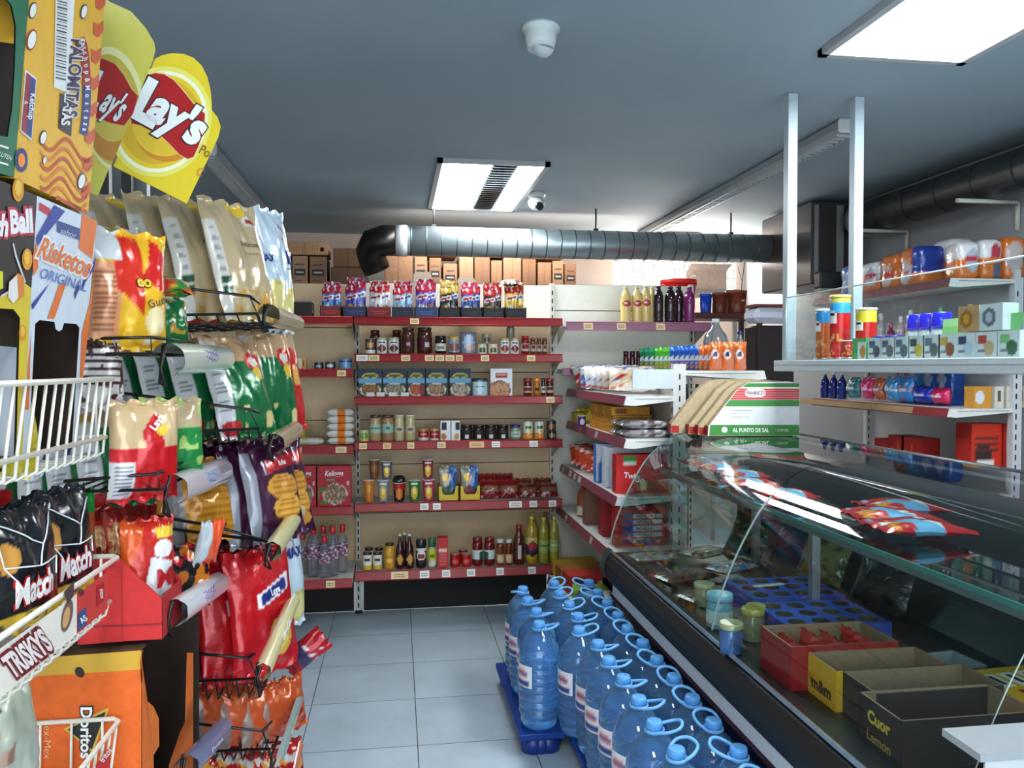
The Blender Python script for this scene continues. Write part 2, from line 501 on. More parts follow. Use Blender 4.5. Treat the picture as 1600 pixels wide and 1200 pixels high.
# ------------------------------------------------------------------ lights
def panel(label, x0, x1, y0, y1, dark=None):
    root = thing('ceiling_light', label, 'ceiling light', ((x0 + x1) / 2, (y0 + y1) / 2, CEIL), group=None)
    w, l = x1 - x0, y1 - y0
    fr = MB()
    for c, d in (((-w / 2, 0, -.012), (.03, l + .03, .024)), ((w / 2, 0, -.012), (.03, l + .03, .024)), ((0, -l / 2, -.012), (w + .03, .03, .024)), ((0, l / 2, -.012), (w + .03, .03, .024))):
        fr.box(c, d, 'satin', (170, 174, 176))
    fr.build('frame', root)
    for i in range(4):
        x = -w / 2 + w * (i + .5) / 4
        if i == dark:
            m = MB(); m.box((x, 0, -.004), (w / 4 - .012, l - .03, .003), 'matte', (40, 44, 46))
            for k in range(22):
                m.box((x, -l / 2 + l * (k + .5) / 22, -.011), (w / 4 - .014, .012, .012), 'chrome', (150, 156, 160))
            o = m.build('unlit_louvre', root); o['label'] = 'unlit dark louvre column'
        else:
            m = MB(); m.box((x, 0, -.008), (w / 4 - .01, l - .03, .006), 'glow21.0', (246, 251, 255)); m.build('lit_louvre', root)
    return root
panel('long fluorescent ceiling panel with one unlit louvre column, above the middle aisle', P(687, 250, Z=CEIL).x, P(687, 250, Z=CEIL).x + .6, P(760, 250, Z=CEIL).y, P(740, 324, Z=CEIL).y, dark=2)
pz = P(1400, 84, Z=CEIL)
panel('fully lit fluorescent ceiling panel nearest the deli counter', P(1283, 80, Z=CEIL).x, P(1510, 86, Z=CEIL).x, pz.y - 1.2, pz.y)
panel('added fluorescent ceiling panel, unseen behind the viewer, over the shop entrance', -.5, .1, -1.0, .2)  # unseen panel added for its light and its streaks in the counter glass

def strip(label, x, y0, y1):
    root = thing('strip_light', label, 'ceiling light', (x, (y0 + y1) / 2, CEIL))
    L = y1 - y0
    m = MB(); m.box((0, 0, -.03), (.1, L, .06), 'satin', (150, 156, 160), bev=.012); m.build('housing', root)
    m = MB()
    for k in range(int(L / .05)):
        m.box((.0, -L / 2 + .04 + k * .05, -.066), (.07, .006, .012), 'satin', (175, 180, 182))
    m.box((-.036, 0, -.066), (.006, L - .06, .014), 'satin', (175, 180, 182)); m.box((.036, 0, -.066), (.006, L - .06, .014), 'satin', (175, 180, 182))
    m.build('louvre', root)
    for s in (-1, 1):
        m = MB(); m.box((0, s * (L / 2 + .008), -.032), (.108, .03, .07), 'satin', (196, 202, 204), bev=.012); m.build('end_cap', root)
a = P(1325, 196, Z=CEIL - .03)
strip('long unlit grey strip light running along the ceiling past the white posts', a.x, a.y, 6.5)
a = P(322, 232, Z=CEIL - .03)
strip('unlit grey strip light on the ceiling behind the chip signs', a.x, a.y, P(405, 335, Z=CEIL - .03).y)
a = P(1105, 347, Z=CEIL - .02)
root = thing('tube_light', 'small pink-white tube light on the ceiling behind the round duct', 'ceiling light', (a.x, 6.55, CEIL))
m = MB(); m.box((0, 0, -.02), (.36, .12, .04), 'satin', (170, 160, 150), bev=.01); m.build('housing', root)
m = MB(); m.box((0, -.02, -.05), (.3, .03, .02), 'glow5.0', (255, 240, 230), bev=.008); m.build('tube', root)

def lamp(name, kind, loc, rot, energy, col, sx=1, sy=1):
    l = bpy.data.lights.new(name, kind); l.energy = energy; l.color = col
    if kind == 'AREA': l.shape = 'RECTANGLE'; l.size = sx; l.size_y = sy
    o = bpy.data.objects.new(name, l); COL.objects.link(o); o.location = loc; o.rotation_euler = rot; return o
# daylight coming through the open shop front behind the viewer, and through the rear window
lamp('shopfront_daylight', 'AREA', (.5, YF - .1, 1.3), (R := PI / 2, 0, 0), 74, (.84, .93, 1), 4.5, 2.0)
lamp('rear_window_daylight', 'AREA', ((wx0 + wx1) / 2, YB - .06, (wz0 + wz1) / 2), (-PI / 2, 0, 0), 26, (1, .93, .88), 1.0, .3)
lamp('storeroom_fill', 'AREA', (.9, 5.80, 2.41), (PI / 2, 0, 0), 6, (1, .78, .66), 1.7, .12)  # added lamp without a fitting, hidden behind the duct to brighten the cartons
lamp('storeroom_fill', 'AREA', (2.3, 6.4, CEIL - .06), (0, 0, 0), 9, (1, .8, .7), .5, .3)
w = bpy.data.worlds.new('World'); SC.world = w; w.use_nodes = True
bg = w.node_tree.nodes['Background']; bg.inputs['Color'].default_value = (.75, .86, 1, 1); bg.inputs['Strength'].default_value = .4
SC.view_settings.view_transform = 'Standard'
SC.view_settings.look = 'None'
SC.view_settings.exposure = .64
SC.view_settings.gamma = .93

# ------------------------------------------------------------------ ceiling cameras, round duct, fan box
c = P(845, 42, Z=CEIL)
root = thing('security_camera', 'large white dome security camera on the bare ceiling', 'security camera', c)
m = MB(); m.lathe([(.044, -.075), (.051, -.052), (.054, -.022), (.054, -.016), (.064, -.013), (.064, 0)], 'satin', (205, 214, 214), 28); m.build('housing', root)
m = MB(); Mx = Matrix.Translation((.006, -.009, -.069)) @ Matrix.Scale(.76, 4) @ Matrix.Rotation(.35, 4, 'X') @ Matrix.Rotation(.2, 4, 'Y')
m.lathe([(.0, -.045), (.025, -.04), (.042, -.025), (.05, -.005), (.052, .0)], 'satin', (196, 206, 208), 24, M=Mx)
m.build('dome', root)
c = P(838, 302, Z=CEIL)
root = thing('security_camera', 'small white camera with dark lens beside the ceiling panel', 'security camera', c)
m = MB(); m.lathe([(.05, -.03), (.062, -.012), (.062, 0)], 'satin', (205, 210, 210), 24); m.build('base', root)
m = MB(); m.lathe([(0, -.115), (.03, -.105), (.052, -.08), (.055, -.055), (.04, -.03)], 'satin', (200, 205, 205), 24); m.build('dome', root)
m = MB(); m.tube([(.008, -.028, -.083), (.014, -.062, -.098)], .026, 'gloss', (20, 22, 24), 16); m.build('lens', root)

DY = 5.64
d0, d1 = P(618, 378, Y=DY), P(1203, 387, Y=DY)
dz = (d0.z + d1.z) / 2
root = thing('ventilation_duct', 'long round galvanised duct hanging above the back shelving', 'duct', (0, DY, dz))
m = MB()
r = .104; n = 26
d1.x = min(d1.x, P(1268, 400, Y=5.0).x - .006)
m.tube([(d0.x, 0, 0), (d1.x, 0, 0)], r, 'galv', (176, 190, 194), 32)
for i in range(1, n):
    x = d0.x + (d1.x - d0.x) * i / n
    m.tube([(x - .004, 0, 0), (x + .004, 0, 0)], r + .0018, 'galv', (96, 106, 110), 32)
m.build('duct_run', root)
m = MB(); q = P(590, 402, Y=DY)
m.tube([(d0.x + .01, 0, 0), (d0.x - .08, 0, -.002), (d0.x - .15, .01, -.02), (d0.x - .175, .05, -.07), (d0.x - .16, .1, -.13), (d0.x - .13, .12, -.2)], [.108, .108, .106, .104, .1, .096], 'metal', (66, 64, 62), 24)
o = m.build('elbow', root); o['label'] = 'dark flexible duct elbow'
m = MB(); m.tube([(d0.x, 0, 0), (d0.x + .08, 0, 0)], .11, 'foil', (205, 208, 208), 28); m.build('tape_collar', root)
for u in (678, 931, 1142):
    x = P(u, 380, Y=DY).x
    m = MB(); m.tube([(x, 0, CEIL - dz), (x, 0, .1)], .006, 'satin', (40, 40, 42), 6)
    m.box((x, 0, .11), (.03, .03, .015), 'satin', (40, 40, 42)); m.build('hanger_rod', root)
# fan box
fy0, fy1 = 5.0, 5.74
fx = P(1268, 400, Y=fy0).x
fz0 = P(1280, 444, Y=fy0).z
root = thing('fan_box', 'large dark metal fan box hung under the ceiling behind the white posts', 'fan box', (fx, fy0, fz0))
m = MB(); m.box(((XR - .1 - fx) / 2, (fy1 - fy0) / 2, (CEIL - .03 - fz0) / 2), (XR - .1 - fx, fy1 - fy0, CEIL - .03 - fz0), 'satin', (62, 60, 58), bev=.01); m.build('casing', root)
m = MB()
for x in (.03, .2): m.box((x, -.006, .28), (.03 if x < .1 else .05, .006, .5), 'foil', (150, 152, 152))
m.build('tape_strip', root)
m = MB(); m.box((.16, -.05, .02), (.3, .09, .11), 'satin', (60, 64, 66), bev=.012); m.box((.16, -.05, -.045), (.3, .1, .02), 'satin', (150, 152, 140), bev=.006); m.build('control_unit', root)
# second duct along the right wall
root = thing('ventilation_duct', 'dark round duct running along the right wall from the fan box', 'duct', (3.03, 3.6, 2.46))
m = MB(); m.tube([(0, 1.26, 0), (0, -3.2, 0)], .105, 'galv', (84, 92, 96), 28)
for i in range(1, 16): m.tube([(0, 1.26 - i * .28, 0), (0, 1.252 - i * .28, 0)], .1062, 'galv', (60, 66, 70), 28)
m.build('duct_run', root)
m = MB(); m.tube([(0, 1.28, 0), (0, 1.2, 0)], .112, 'foil', (150, 155, 155), 26); m.build('tape_collar', root)
for i, y in enumerate((.1, 1.0)):
    m = MB(); m.tube([(-.2, y, -.115), (.14, y, -.115), (.145, y, -.12), (.145, y, -.26)], .012, 'satin', (190, 190, 180), 8); m.build('wall_bracket', root)
# ------------------------------------------------------------------ back shelving
SB, SF = 4.88, 4.58
uL, uR = P(559, 600, Y=SB).x, P(862, 600, Y=SB).x
xC = P(1079, 470, Y=SB).x
CREAM = (204, 178, 140); RAIL = (150, 38, 40); MAROON = (132, 60, 78); DECK = (196, 198, 194)
TAGC = {'y': (232, 208, 160), 'w': (232, 232, 226), 'o': (232, 190, 140)}
def rail_tags(parent, x0, x1, yf, ztop, h, col, tags, name='price_rail', slope=.012):
    m = MB()
    m.add([(x0, yf, ztop), (x1, yf, ztop), (x1, yf - slope, ztop - h), (x0, yf - slope, ztop - h), (x0, yf + .008, ztop), (x1, yf + .008, ztop), (x1, yf + .004, ztop - h), (x0, yf + .004, ztop - h)],
          [(3, 2, 1, 0), (0, 1, 5, 4), (7, 6, 2, 3), (4, 5, 6, 7), (0, 4, 7, 3), (1, 2, 6, 5)], 'satin', col)
    m.tube([(x0, yf - .002, ztop), (x1, yf - .002, ztop)], .003, 'satin', tuple(min(255, int(c * 1.25)) for c in col), 6)
    m.tube([(x0, yf - slope - .001, ztop - h), (x1, yf - slope - .001, ztop - h)], .003, 'satin', tuple(min(255, int(c * 1.15)) for c in col), 6)
    r = m.build(name, parent)
    for u0, u1, c in tags:
        a, b = P(u0, 600, Y=yf).x, P(u1, 600, Y=yf).x
        t = MB(); e = .0035
        f = lambda x, k: (x, yf - slope * k - e, ztop - h * k)
        t.add([f(a, .12), f(b, .12), f(b, .92), f(a, .92)], [(3, 2, 1, 0)], 'paper', TAGC[c])
        for q in (.38, .6):
            e2 = e + .0006
            g = lambda x, k: (x, yf - slope * k - e2, ztop - h * k)
            t.add([g(a + (b - a) * .15, q), g(b - (b - a) * .2, q), g(b - (b - a) * .2, q + .12), g(a + (b - a) * .15, q + .12)], [(3, 2, 1, 0)], 'paper', tuple(int(v * .72) for v in TAGC[c]))
        t.build('price_tag', r)
    return r
def shelf(parent, x0, x1, ztop, yf, yb, tags=(), col=RAIL, h=.043, brackets=True):
    m = MB(); m.box(((x0 + x1) / 2, (yf + yb) / 2 + .004, ztop - .016), (x1 - x0, yb - yf - .008, .024), 'satin', DECK)
    if brackets:
        for x in (x0 + .004, x1 - .004):
            m.prism([(x - .0015, yf + .01, ztop - .028), (x - .0015, yb, ztop - .028), (x - .0015, yb, ztop - .13)], (.003, 0, 0), 'satin', (186, 178, 166))
    s = m.build('shelf', parent)
    rail_tags(s, x0, x1, yf, ztop, h, col, tags)
    return s
def upright(parent, x, y, z0, z1, foot=False):
    m = MB(); m.box((x, y, (z0 + z1) / 2), (.026, .036, z1 - z0), 'satin', (205, 200, 190))
    k = int((z1 - z0) / .05)
    for i in range(k):
        z = z0 + .03 + (z1 - z0 - .04) * i / k
        m.box((x, y - .0185, z), (.008, .002, .028), 'matte', (26, 24, 24))
    m.build('upright', parent)
    if foot:
        m = MB(); m.lathe([(.022, 0), (.022, .012), (.012, .02), (.012, .03)], 'rubber', (24, 24, 24), 12, M=Matrix.Translation((x, y, 0))); m.build('foot', parent)
def back_panel(parent, x0, x1, y, z0, z1, seams, name='back_panel', col=CREAM):
    m = MB(); zs = [z0] + sorted(seams) + [z1]
    for a, b in zip(zs[:-1], zs[1:]):
        m.box(((x0 + x1) / 2, y, (a + b) / 2), (x1 - x0, .012, b - a - .005), 'satin', col)
    m.box(((x0 + x1) / 2, y + .012, (z0 + z1) / 2), (x1 - x0, .01, z1 - z0), 'matte', (60, 56, 52))
    m.build(name, parent)
ZT = [P(700, v, Y=SF).z for v in (496.5, 553.5, 619.5, 689, 784, 887)]   # main bay shelf tops
zseam = [P(700, v, Y=SB).z for v in (513, 582, 655, 724, 799)]
A = thing('shelving_unit', 'tall cream shelving bay with six red-edged shelves of jars and cans', 'shelving', (0, 0, 0))
ZP = ZT[0] - .03
back_panel(A, uL + .01, uR - .01, SB + .015, ZT[5] - .03, ZP, [z for z in zseam if z < ZP - .02])
back_panel(A, uL + .01, uR - .01, SB + .015, ZP + .002, P(700, 443, Y=SB).z, [], 'top_panel', (220, 216, 202))
upright(A, uL, SB, .02, P(559, 443, Y=SB).z, True); upright(A, uR, SB, .02, P(862, 443, Y=SB).z, True)
x0, x1 = uL - .005, uR + .005
shelf(A, x0, x1, ZT[0], SF, SB - .02, [(641, 655, 'y')], h=.042)
shelf(A, x0, x1, ZT[1], SF, SB - .02, [(557, 575, 'w'), (576, 593, 'y'), (627, 641, 'y'), (664, 678, 'y'), (680, 694, 'y'), (696, 710, 'y'), (712, 723, 'o'), (751, 764, 'y'), (823, 836, 'y')])
shelf(A, x0, x1, ZT[2], SF, SB - .02, [(853, 866, 'y')])
shelf(A, x0, x1, ZT[3], SF, SB - .02, [(561, 573, 'y'), (598, 611, 'o'), (636, 647, 'y'), (683, 696, 'y'), (733, 756, 'o'), (768, 781, 'w'), (827, 840, 'w')])
shelf(A, x0, x1, ZT[4], SF, SB - .02, [(656, 669, 'w'), (676, 688, 'w'), (795, 815, 'w'), (827, 839, 'w'), (857, 869, 'w')], h=.045)
shelf(A, x0, x1, ZT[5], SF - .02, SB - .02, [(610, 637, 'y'), (655, 670, 'w'), (690, 703, 'w'), (729, 742, 'w'), (775, 787, 'w'), (825, 837, 'w')], h=.05)
# left bay
xB = uL - 1.2
ZB = [P(520, v, Y=SF).z for v in (496.5, 577, 696.5, 792)] + [ZT[5]]
ZB[0] = ZT[0]
B = thing('shelving_unit', 'mostly empty shelving bay with cereal boxes and water bottles, beside the chip racks', 'shelving', (0, 0, 0))
back_panel(B, xB, uL - .014, SB + .015, ZB[4] - .03, P(540, 443, Y=SB).z, zseam)
for z, tg in zip(ZB[:4], ([], [(527, 541, 'y'), (458, 468, 'y')], [(524, 541, 'y'), (460, 471, 'y')], [])):
    shelf(B, xB, uL - .012, z, SF, SB - .02, tg)
YB5 = SF - .16
shelf(B, xB, uL - .012, ZB[4], YB5, SB - .02, [(508, 522, 'y')], h=.045)
upright(B, xB, SB, .02, P(540, 443, Y=SB).z, True)
# right bay
Cc = thing('shelving_unit', 'corner shelving bay with cream back panel and purple-edged juice shelf', 'shelving', (0, 0, 0))
back_panel(Cc, uR + .014, xC, SB + .015, .25, P(960, 445, Y=SB).z, [P(960, 560, Y=SB).z + .3], col=(222, 220, 208))
ZC = P(960, 503, Y=SF).z
upright(Cc, xC, SB, .02, P(1079, 445, Y=SB).z, True)
shelf(Cc, uR + .03, P(1112, 505, Y=SF).x, ZC, SF + .01, SB - .02, [(911, 926, 'y'), (963, 977, 'y'), (1024, 1038, 'y')], col=(150, 96, 120), h=.05)
zc2 = P(890, 580, Y=SB).z
shelf(Cc, uR + .03, P(935, 505, Y=SB - .1).x, P(890, 576, Y=SF + .1).z, SF + .12, SB - .02, [], col=(150, 96, 120), h=.04, brackets=False)

# ---- products -------------------------------------------------------------
def base_label(ph, i, n, d):
    return '%s, %s from left on %s' % (d, nth(i), ph)
def put_row(phrase, z, yf, specs, group=None):
    """specs: (maker, description, category, name, u0, u1, vtop, extra)"""
    plain = sorted((sp for sp in specs if not (len(sp) > 7 and (sp[7].get('dy') or sp[7].get('vb')))), key=lambda q: q[4])
    for sp in specs:
        mk, desc, cat, name, u0, u1, vt = sp[:7]
        n = plain.index(sp) + 1 if sp in plain else 0
        kw = dict(sp[7]) if len(sp) > 7 else {}
        dz = kw.pop('dz', 0); dy = kw.pop('dy', 0); base = kw.pop('vb', None); D = kw.pop('D', None); rz = kw.pop('rz', 0)
        grp = kw.pop('grp', group)
        y = yf + .02 + dy
        um = (u0 + u1) / 2
        x0, x1 = P(u0, 572, Y=y).x, P(u1, 572, Y=y).x
        w = (x1 - x0) * .97
        dep = D if D else w
        zb = z + .001 if base is None else P(um, base, Y=y).z
        h = P(um, vt, Y=y + dep * .5).z - zb
        lab = desc if desc[-1] == '.' else ('%s, %s from left, %s' % (desc, nth(n), phrase) if n else '%s, %s' % (desc, phrase))
        root = thing(name, lab.rstrip('.'), cat, ((x0 + x1) / 2, y + dep / 2, zb), (0, 0, rz), grp)
        mk(root, w, h, dep, **kw)
def k_can(root, w, h, d, art=None, lid=STEEL, **k): tin(root, w / 2, h, art, lid, **k)
def k_jar(root, w, h, d, content=(90, 40, 20), lid=BLACK, art=None, **k): jar(root, w / 2, h, content, lid, art, **k)
def k_bot(root, w, h, d, content=(60, 20, 10), cap=WHITE, art=None, **k): bottle(root, w / 2, h, content, cap, art, **k)
def k_oil(root, w, h, d, content=(60, 20, 10), cap=WHITE, art=None, **k): bottle(root, w / 2, h, content, cap, art, [(.86, 0), (1, .02), (.96, .1), (1, .16), (1, .64), (.92, .74), (.6, .85), (.36, .91), (.36, .94)], .93, cr=.42, **k)
def k_box(root, w, h, d, art=None, side=None, top=None, text=(), fin='paper', flap=None, nx=14, nz=18):
    m = MB(); carton(m, w, d * .96, h, art, side, top, fin, nx, nz)
    for t in text:
        s, x, z, sz, c = t[:5]; kk = t[5] if len(t) > 5 else {}
        box_text(m, s, x * w, z * h, sz * h, c, -d * .48, **kk)
    m.build('carton', root)
    if flap:
        f = MB(); f.prism([(-w * .46, d * .46, h), (w * .46, d * .46, h), (w * .46, d * .46, h * 1.25), (-w * .46, d * .46, h * 1.25)], (0, .002, 0), 'card', flap); f.build('flap', root)
def k_bag(root, w, h, d, art=None, back=None, text=(), seed=0, fin='foil', nx=12, ny=16, lean=0, thick=None, name='pouch'):
    m = MB(); M = Matrix.Translation((0, 0, .002)) @ Matrix.Rotation(lean, 4, 'X')
    on = pillow(m, w, h, thick or d * .8, art, back, nx, ny, seed, fin, M=M, wr=w * .03)
    for t in text:
        s, x, z, sz, c = t[:5]; kk = t[5] if len(t) > 5 else {}
        bag_text(m, on, s, x * w, z * h, sz * h, c, **kk)
    m.build(name, root)
def k_cup(root, w, h, d, art=None, lid=(225, 222, 214), black=False):
    r = w / 2
    m = MB(); m.lathe([(r * .74, 0), (r * .76, h * .03), (r * .95, h * .95), (r * .95, h * .96)], 'gloss', art, 20, rows=12); m.build('cup_body', root)
    m = MB(); m.lathe([(r, h * .955), (r * 1.03, h * .97), (r, h * .985), (r * .9, h * .99)], 'satin', lid, 20); m.build('lid', root)
    if black:
        m = MB(); m.lathe([(r * .99, h), (r * 1.0, h * 1.08), (r * .75, h * 1.32), (r * .2, h * 1.36)], 'film', (26, 26, 28), 20); m.build('wrapper', root)
def k_pack(root, w, h, d, art=None, fin='film', seed=0, band=None):
    """soft brick lying flat: rounded pillow-like block"""
    m = MB()
    n = 10
    def f(a, b, sg):
        x, y = (a - .5) * 2, (b - .5) * 2
        e = (max(0, 1 - abs(x) ** 4) * max(0, 1 - abs(y) ** 4)) ** .4
        return Vector((x * w / 2, y * d / 2, h / 2 + sg * h / 2 * e * (1 + .08 * noise.noise(Vector((x * 3, y * 3, seed)))))) 
    m.grid(lambda a, b: f(a, b, 1), 14, n, fin, art); m.grid(lambda a, b: f(a, b, -1), 14, n, fin, art, flip=True)
    m.build('packet', root)

W2 = (222, 220, 212)
def lab(base, *ops):
    a = Art(base)
    for o in ops: getattr(a, o[0])(*o[1:])
    return a
canW = lambda c: lab(WHITE, ('e', .5, .35, .38, .25, c), ('r', 0, 1, .85, 1, (200, 190, 150)), ('r', .2, .8, .68, .76, (60, 60, 80)))
for Q, a, b in ((A, uL + .03, uR - .03), (B, xB + .03, uL - .03)):
    m = MB(); m.box(((a + b) / 2, SB + .02, .14), (b - a, .02, .26), 'matte', (44, 42, 42)); m.build('shade_panel', Q)  # added dark sheet standing in for the shade under the lowest shelf
put_row('second back shelf', ZT[1], SF, [
    (k_can, 'brown tin stacked over a white one', 'can', 'food_can', 570, 587, 529, dict(art=lab((96, 56, 34), ('r', 0, 1, .0, .3, WHITE), ('e', .5, .6, .3, .2, (190, 150, 90))))),
    (k_can, 'white bean tin with brown oval', 'can', 'food_can', 588, 605, 527, dict(art=canW((120, 60, 40)))),
    (k_can, 'white bean tin with dark oval', 'can', 'food_can', 607, 624, 527, dict(art=canW((110, 44, 34)))),
    (k_jar, 'tall brown coffee jar with maroon label', 'jar', 'coffee_jar', 628, 648, 512, dict(content=(86, 52, 30), lid=(70, 44, 30), lidh=.1, neck=.86, art=lab((74, 20, 26), ('r', .3, .7, .3, .6, (180, 160, 150))))),
    (k_jar, 'widest brown coffee jar with maroon label', 'jar', 'coffee_jar', 652, 676, 512, dict(content=(78, 46, 28), lid=(58, 38, 28), lidh=.1, neck=.86, art=lab((74, 20, 30), ('r', .55, .8, .2, .6, (200, 190, 180))))),
    (k_jar, 'small dark jar with white label', 'jar', 'food_jar', 680, 698, 525, dict(content=(36, 36, 34), lid=(30, 32, 30), neck=.9, art=lab((214, 214, 206), ('r', .2, .8, .3, .6, (120, 130, 120))))),
    (k_can, 'white tin with yellow top and meat picture', 'can', 'food_can', 701, 719, 525, dict(art=lab((150, 170, 190), ('e', .5, .4, .45, .25, (150, 90, 80)), ('r', 0, 1, .8, 1, (214, 176, 80)), ('r', 0, 1, 0, .14, (40, 50, 90))), lid=(196, 160, 80))),
    (k_can, 'oval grey-blue ham tin standing on end', 'can', 'ham_tin', 720, 745, 519, dict(art=lab((120, 132, 152), ('e', .5, .55, .36, .34, (176, 196, 214)), ('e', .62, .3, .25, .14, (214, 160, 140))), lid=(110, 120, 140), D=.05, sy=.5)),
    (k_can, 'short pate tin at the pyramid base', 'can', 'food_can', 746, 762, 537, dict(art=lab((214, 210, 190), ('e', .5, .4, .35, .25, (70, 90, 60))), lid=(206, 170, 90))),
    (k_can, 'short yellow-rimmed pate tin beside its twin', 'can', 'food_can', 763, 779, 537, dict(art=lab((214, 210, 190), ('e', .5, .4, .35, .25, (110, 100, 60))), lid=(206, 170, 90))),
    (k_can, 'short pate tin crowning the pyramid', 'can', 'food_can', 753, 769, 521, dict(art=lab((150, 140, 120), ('e', .5, .4, .35, .25, (60, 60, 50))), lid=(206, 190, 150), vb=537.5)),
    (k_can, 'white tin with yellow lid under the glass jar', 'can', 'food_can', 782, 797, 528, dict(art=canW((150, 60, 50)), lid=(210, 176, 90))),
    (k_can, 'white tin with yellow lid and two dark ovals', 'can', 'food_can', 798, 812, 528, dict(art=canW((140, 50, 60)), lid=(210, 176, 90))),
    (k_jar, 'clear jar with gold lid stacked on two tins', 'jar', 'food_jar', 792, 805, 507, dict(content=(120, 116, 100), lid=(190, 160, 90), vb=528.5)),
    (k_jar, 'red paste jar with red lid', 'jar', 'food_jar', 815, 828, 525, dict(content=(130, 30, 24), lid=(176, 30, 30), art=lab((200, 190, 180), ('r', .1, .9, .3, .9, (150, 30, 30))))),
    (k_jar, 'brown spice jar in a trio', 'jar', 'spice_jar', 829, 838, 528, dict(content=(110, 60, 34), lid=(120, 70, 50), art=lab((180, 170, 150), ('r', .2, .8, .4, .9, (120, 50, 40))))),
    (k_jar, 'brown spice jar amid the trio', 'jar', 'spice_jar', 838.5, 847, 528, dict(content=(110, 60, 34), lid=(120, 70, 50), art=lab((190, 180, 160), ('r', .2, .8, .4, .9, (120, 50, 40))))),
    (k_jar, 'brown spice jar ending the trio', 'jar', 'spice_jar', 847.5, 856, 528, dict(content=(110, 60, 34), lid=(120, 70, 50), art=lab((180, 170, 150), ('r', .2, .8, .4, .9, (120, 50, 40))))),
    (k_jar, 'dark brown jar half hidden at the back', 'jar', 'food_jar', 578, 594, 516, dict(content=(84, 46, 30), lid=(90, 34, 30), dy=.12)),
    (k_jar, 'dark brown jar with red lid at the back', 'jar', 'food_jar', 612, 628, 516, dict(content=(84, 46, 30), lid=(96, 34, 30), dy=.12)),
])
meal = lambda c: lab((40, 56, 60), ('r', 0, 1, .62, 1, (24, 44, 66)), ('r', 0, 1, .5, .68, (104, 160, 190)), ('e', .5, .74, .36, .1, (206, 176, 60)), ('e', .5, .74, .28, .06, (40, 90, 60)), ('e', .5, .24, .46, .25, (206, 200, 180)), ('e', .5, .24, .4, .2, c), ('n', .12, .88, .06, .42, 14, .12, tuple(int(v * .6) for v in c)))
MTX = lambda: dict(nx=20, nz=22)
put_row('third back shelf', ZT[2], SF, [
    (k_box, 'meal sleeve with a plate of brown stew', 'ready meal', 'ready_meal', 560, 597, 576, dict(art=meal((150, 100, 50)), D=.1, side=(26, 40, 44), fin='paper', **MTX())),
    (k_box, 'meal sleeve with a grey seafood plate', 'ready meal', 'ready_meal', 598, 635, 576, dict(art=meal((150, 140, 120)), D=.1, side=(26, 40, 44), fin='paper', **MTX())),
    (k_box, 'narrow meal sleeve with orange stew', 'ready meal', 'ready_meal', 637, 664, 576, dict(art=lab(meal((190, 90, 50)).base, *[tuple(o) for o in meal((190, 90, 50)).ops], ('r', .68, 1, .05, .38, (130, 40, 60))), D=.1, side=(26, 40, 44), fin='paper', **MTX())),
    (k_box, 'meal sleeve with a plate of rice', 'ready meal', 'ready_meal', 665, 699, 576, dict(art=meal((170, 130, 100)), D=.1, side=(26, 40, 44), fin='paper', **MTX())),
    (k_box, 'meal sleeve with a white creamy plate', 'ready meal', 'ready_meal', 702, 736, 576, dict(art=meal((176, 160, 140)), D=.1, side=(26, 40, 44), fin='paper', **MTX())),
    (k_can, 'rounded pale blue tin standing on its edge', 'can', 'meat_tin', 738, 763, 591, dict(art=lab((176, 206, 216), ('r', 0, 1, .8, 1, (60, 70, 70)), ('r', .2, .8, .5, .62, (90, 140, 150))), lid=(60, 66, 66), D=.06, sy=.55)),
    (k_box, 'white boxed pie with a round pie picture', 'ready meal', 'pie_box', 766, 801, 576, dict(art=lab((226, 228, 232), ('r', .22, .78, .68, .86, (170, 50, 40)), ('r', .28, .72, .73, .8, (220, 180, 160)), ('e', .42, .2, .5, .36, (60, 50, 40)), ('e', .42, .2, .46, .32, (196, 150, 110)), ('n', .0, .85, 0, .5, 12, .15, (160, 104, 70))), D=.05, nx=20, nz=22)),
    (k_jar, 'spice jar with red cap', 'jar', 'spice_jar', 819, 832, 591, dict(content=(80, 34, 26), lid=(150, 36, 34), neck=.95, lidh=.2, art=lab((190, 160, 150), ('r', 0, 1, .3, .8, (120, 30, 30))))),
    (k_jar, 'spice jar with orange cap', 'jar', 'spice_jar', 834, 845, 591, dict(content=(190, 110, 40), lid=(220, 140, 50), neck=.95, lidh=.2, art=lab((200, 120, 40), ('r', .2, .8, .3, .8, (60, 36, 20))))),
    (k_jar, 'spice jar with white label and black cap', 'jar', 'spice_jar', 846, 853, 591, dict(content=(60, 40, 36), lid=(60, 40, 50), neck=.95, lidh=.2, art=lab((210, 206, 200), ('r', .2, .8, .4, .7, (60, 40, 40))))),
    (k_jar, 'spice jar with dark red cap, last of four', 'jar', 'spice_jar', 854, 866, 591, dict(content=(70, 30, 26), lid=(150, 40, 40), neck=.95, lidh=.2, art=lab((190, 170, 160), ('r', .1, .9, .4, .9, (90, 30, 30))))),
] + [
    (k_box, 'tiny white plastic tub in front of the meal sleeves, %s of four.' % nth(q + 1), 'tub', 'sauce_tub', u, u + 13, 613, dict(art=lab((214, 214, 210)), D=.03, dy=-.018, nx=3, nz=3)) for q, u in enumerate((572, 588, 607, 626))
])
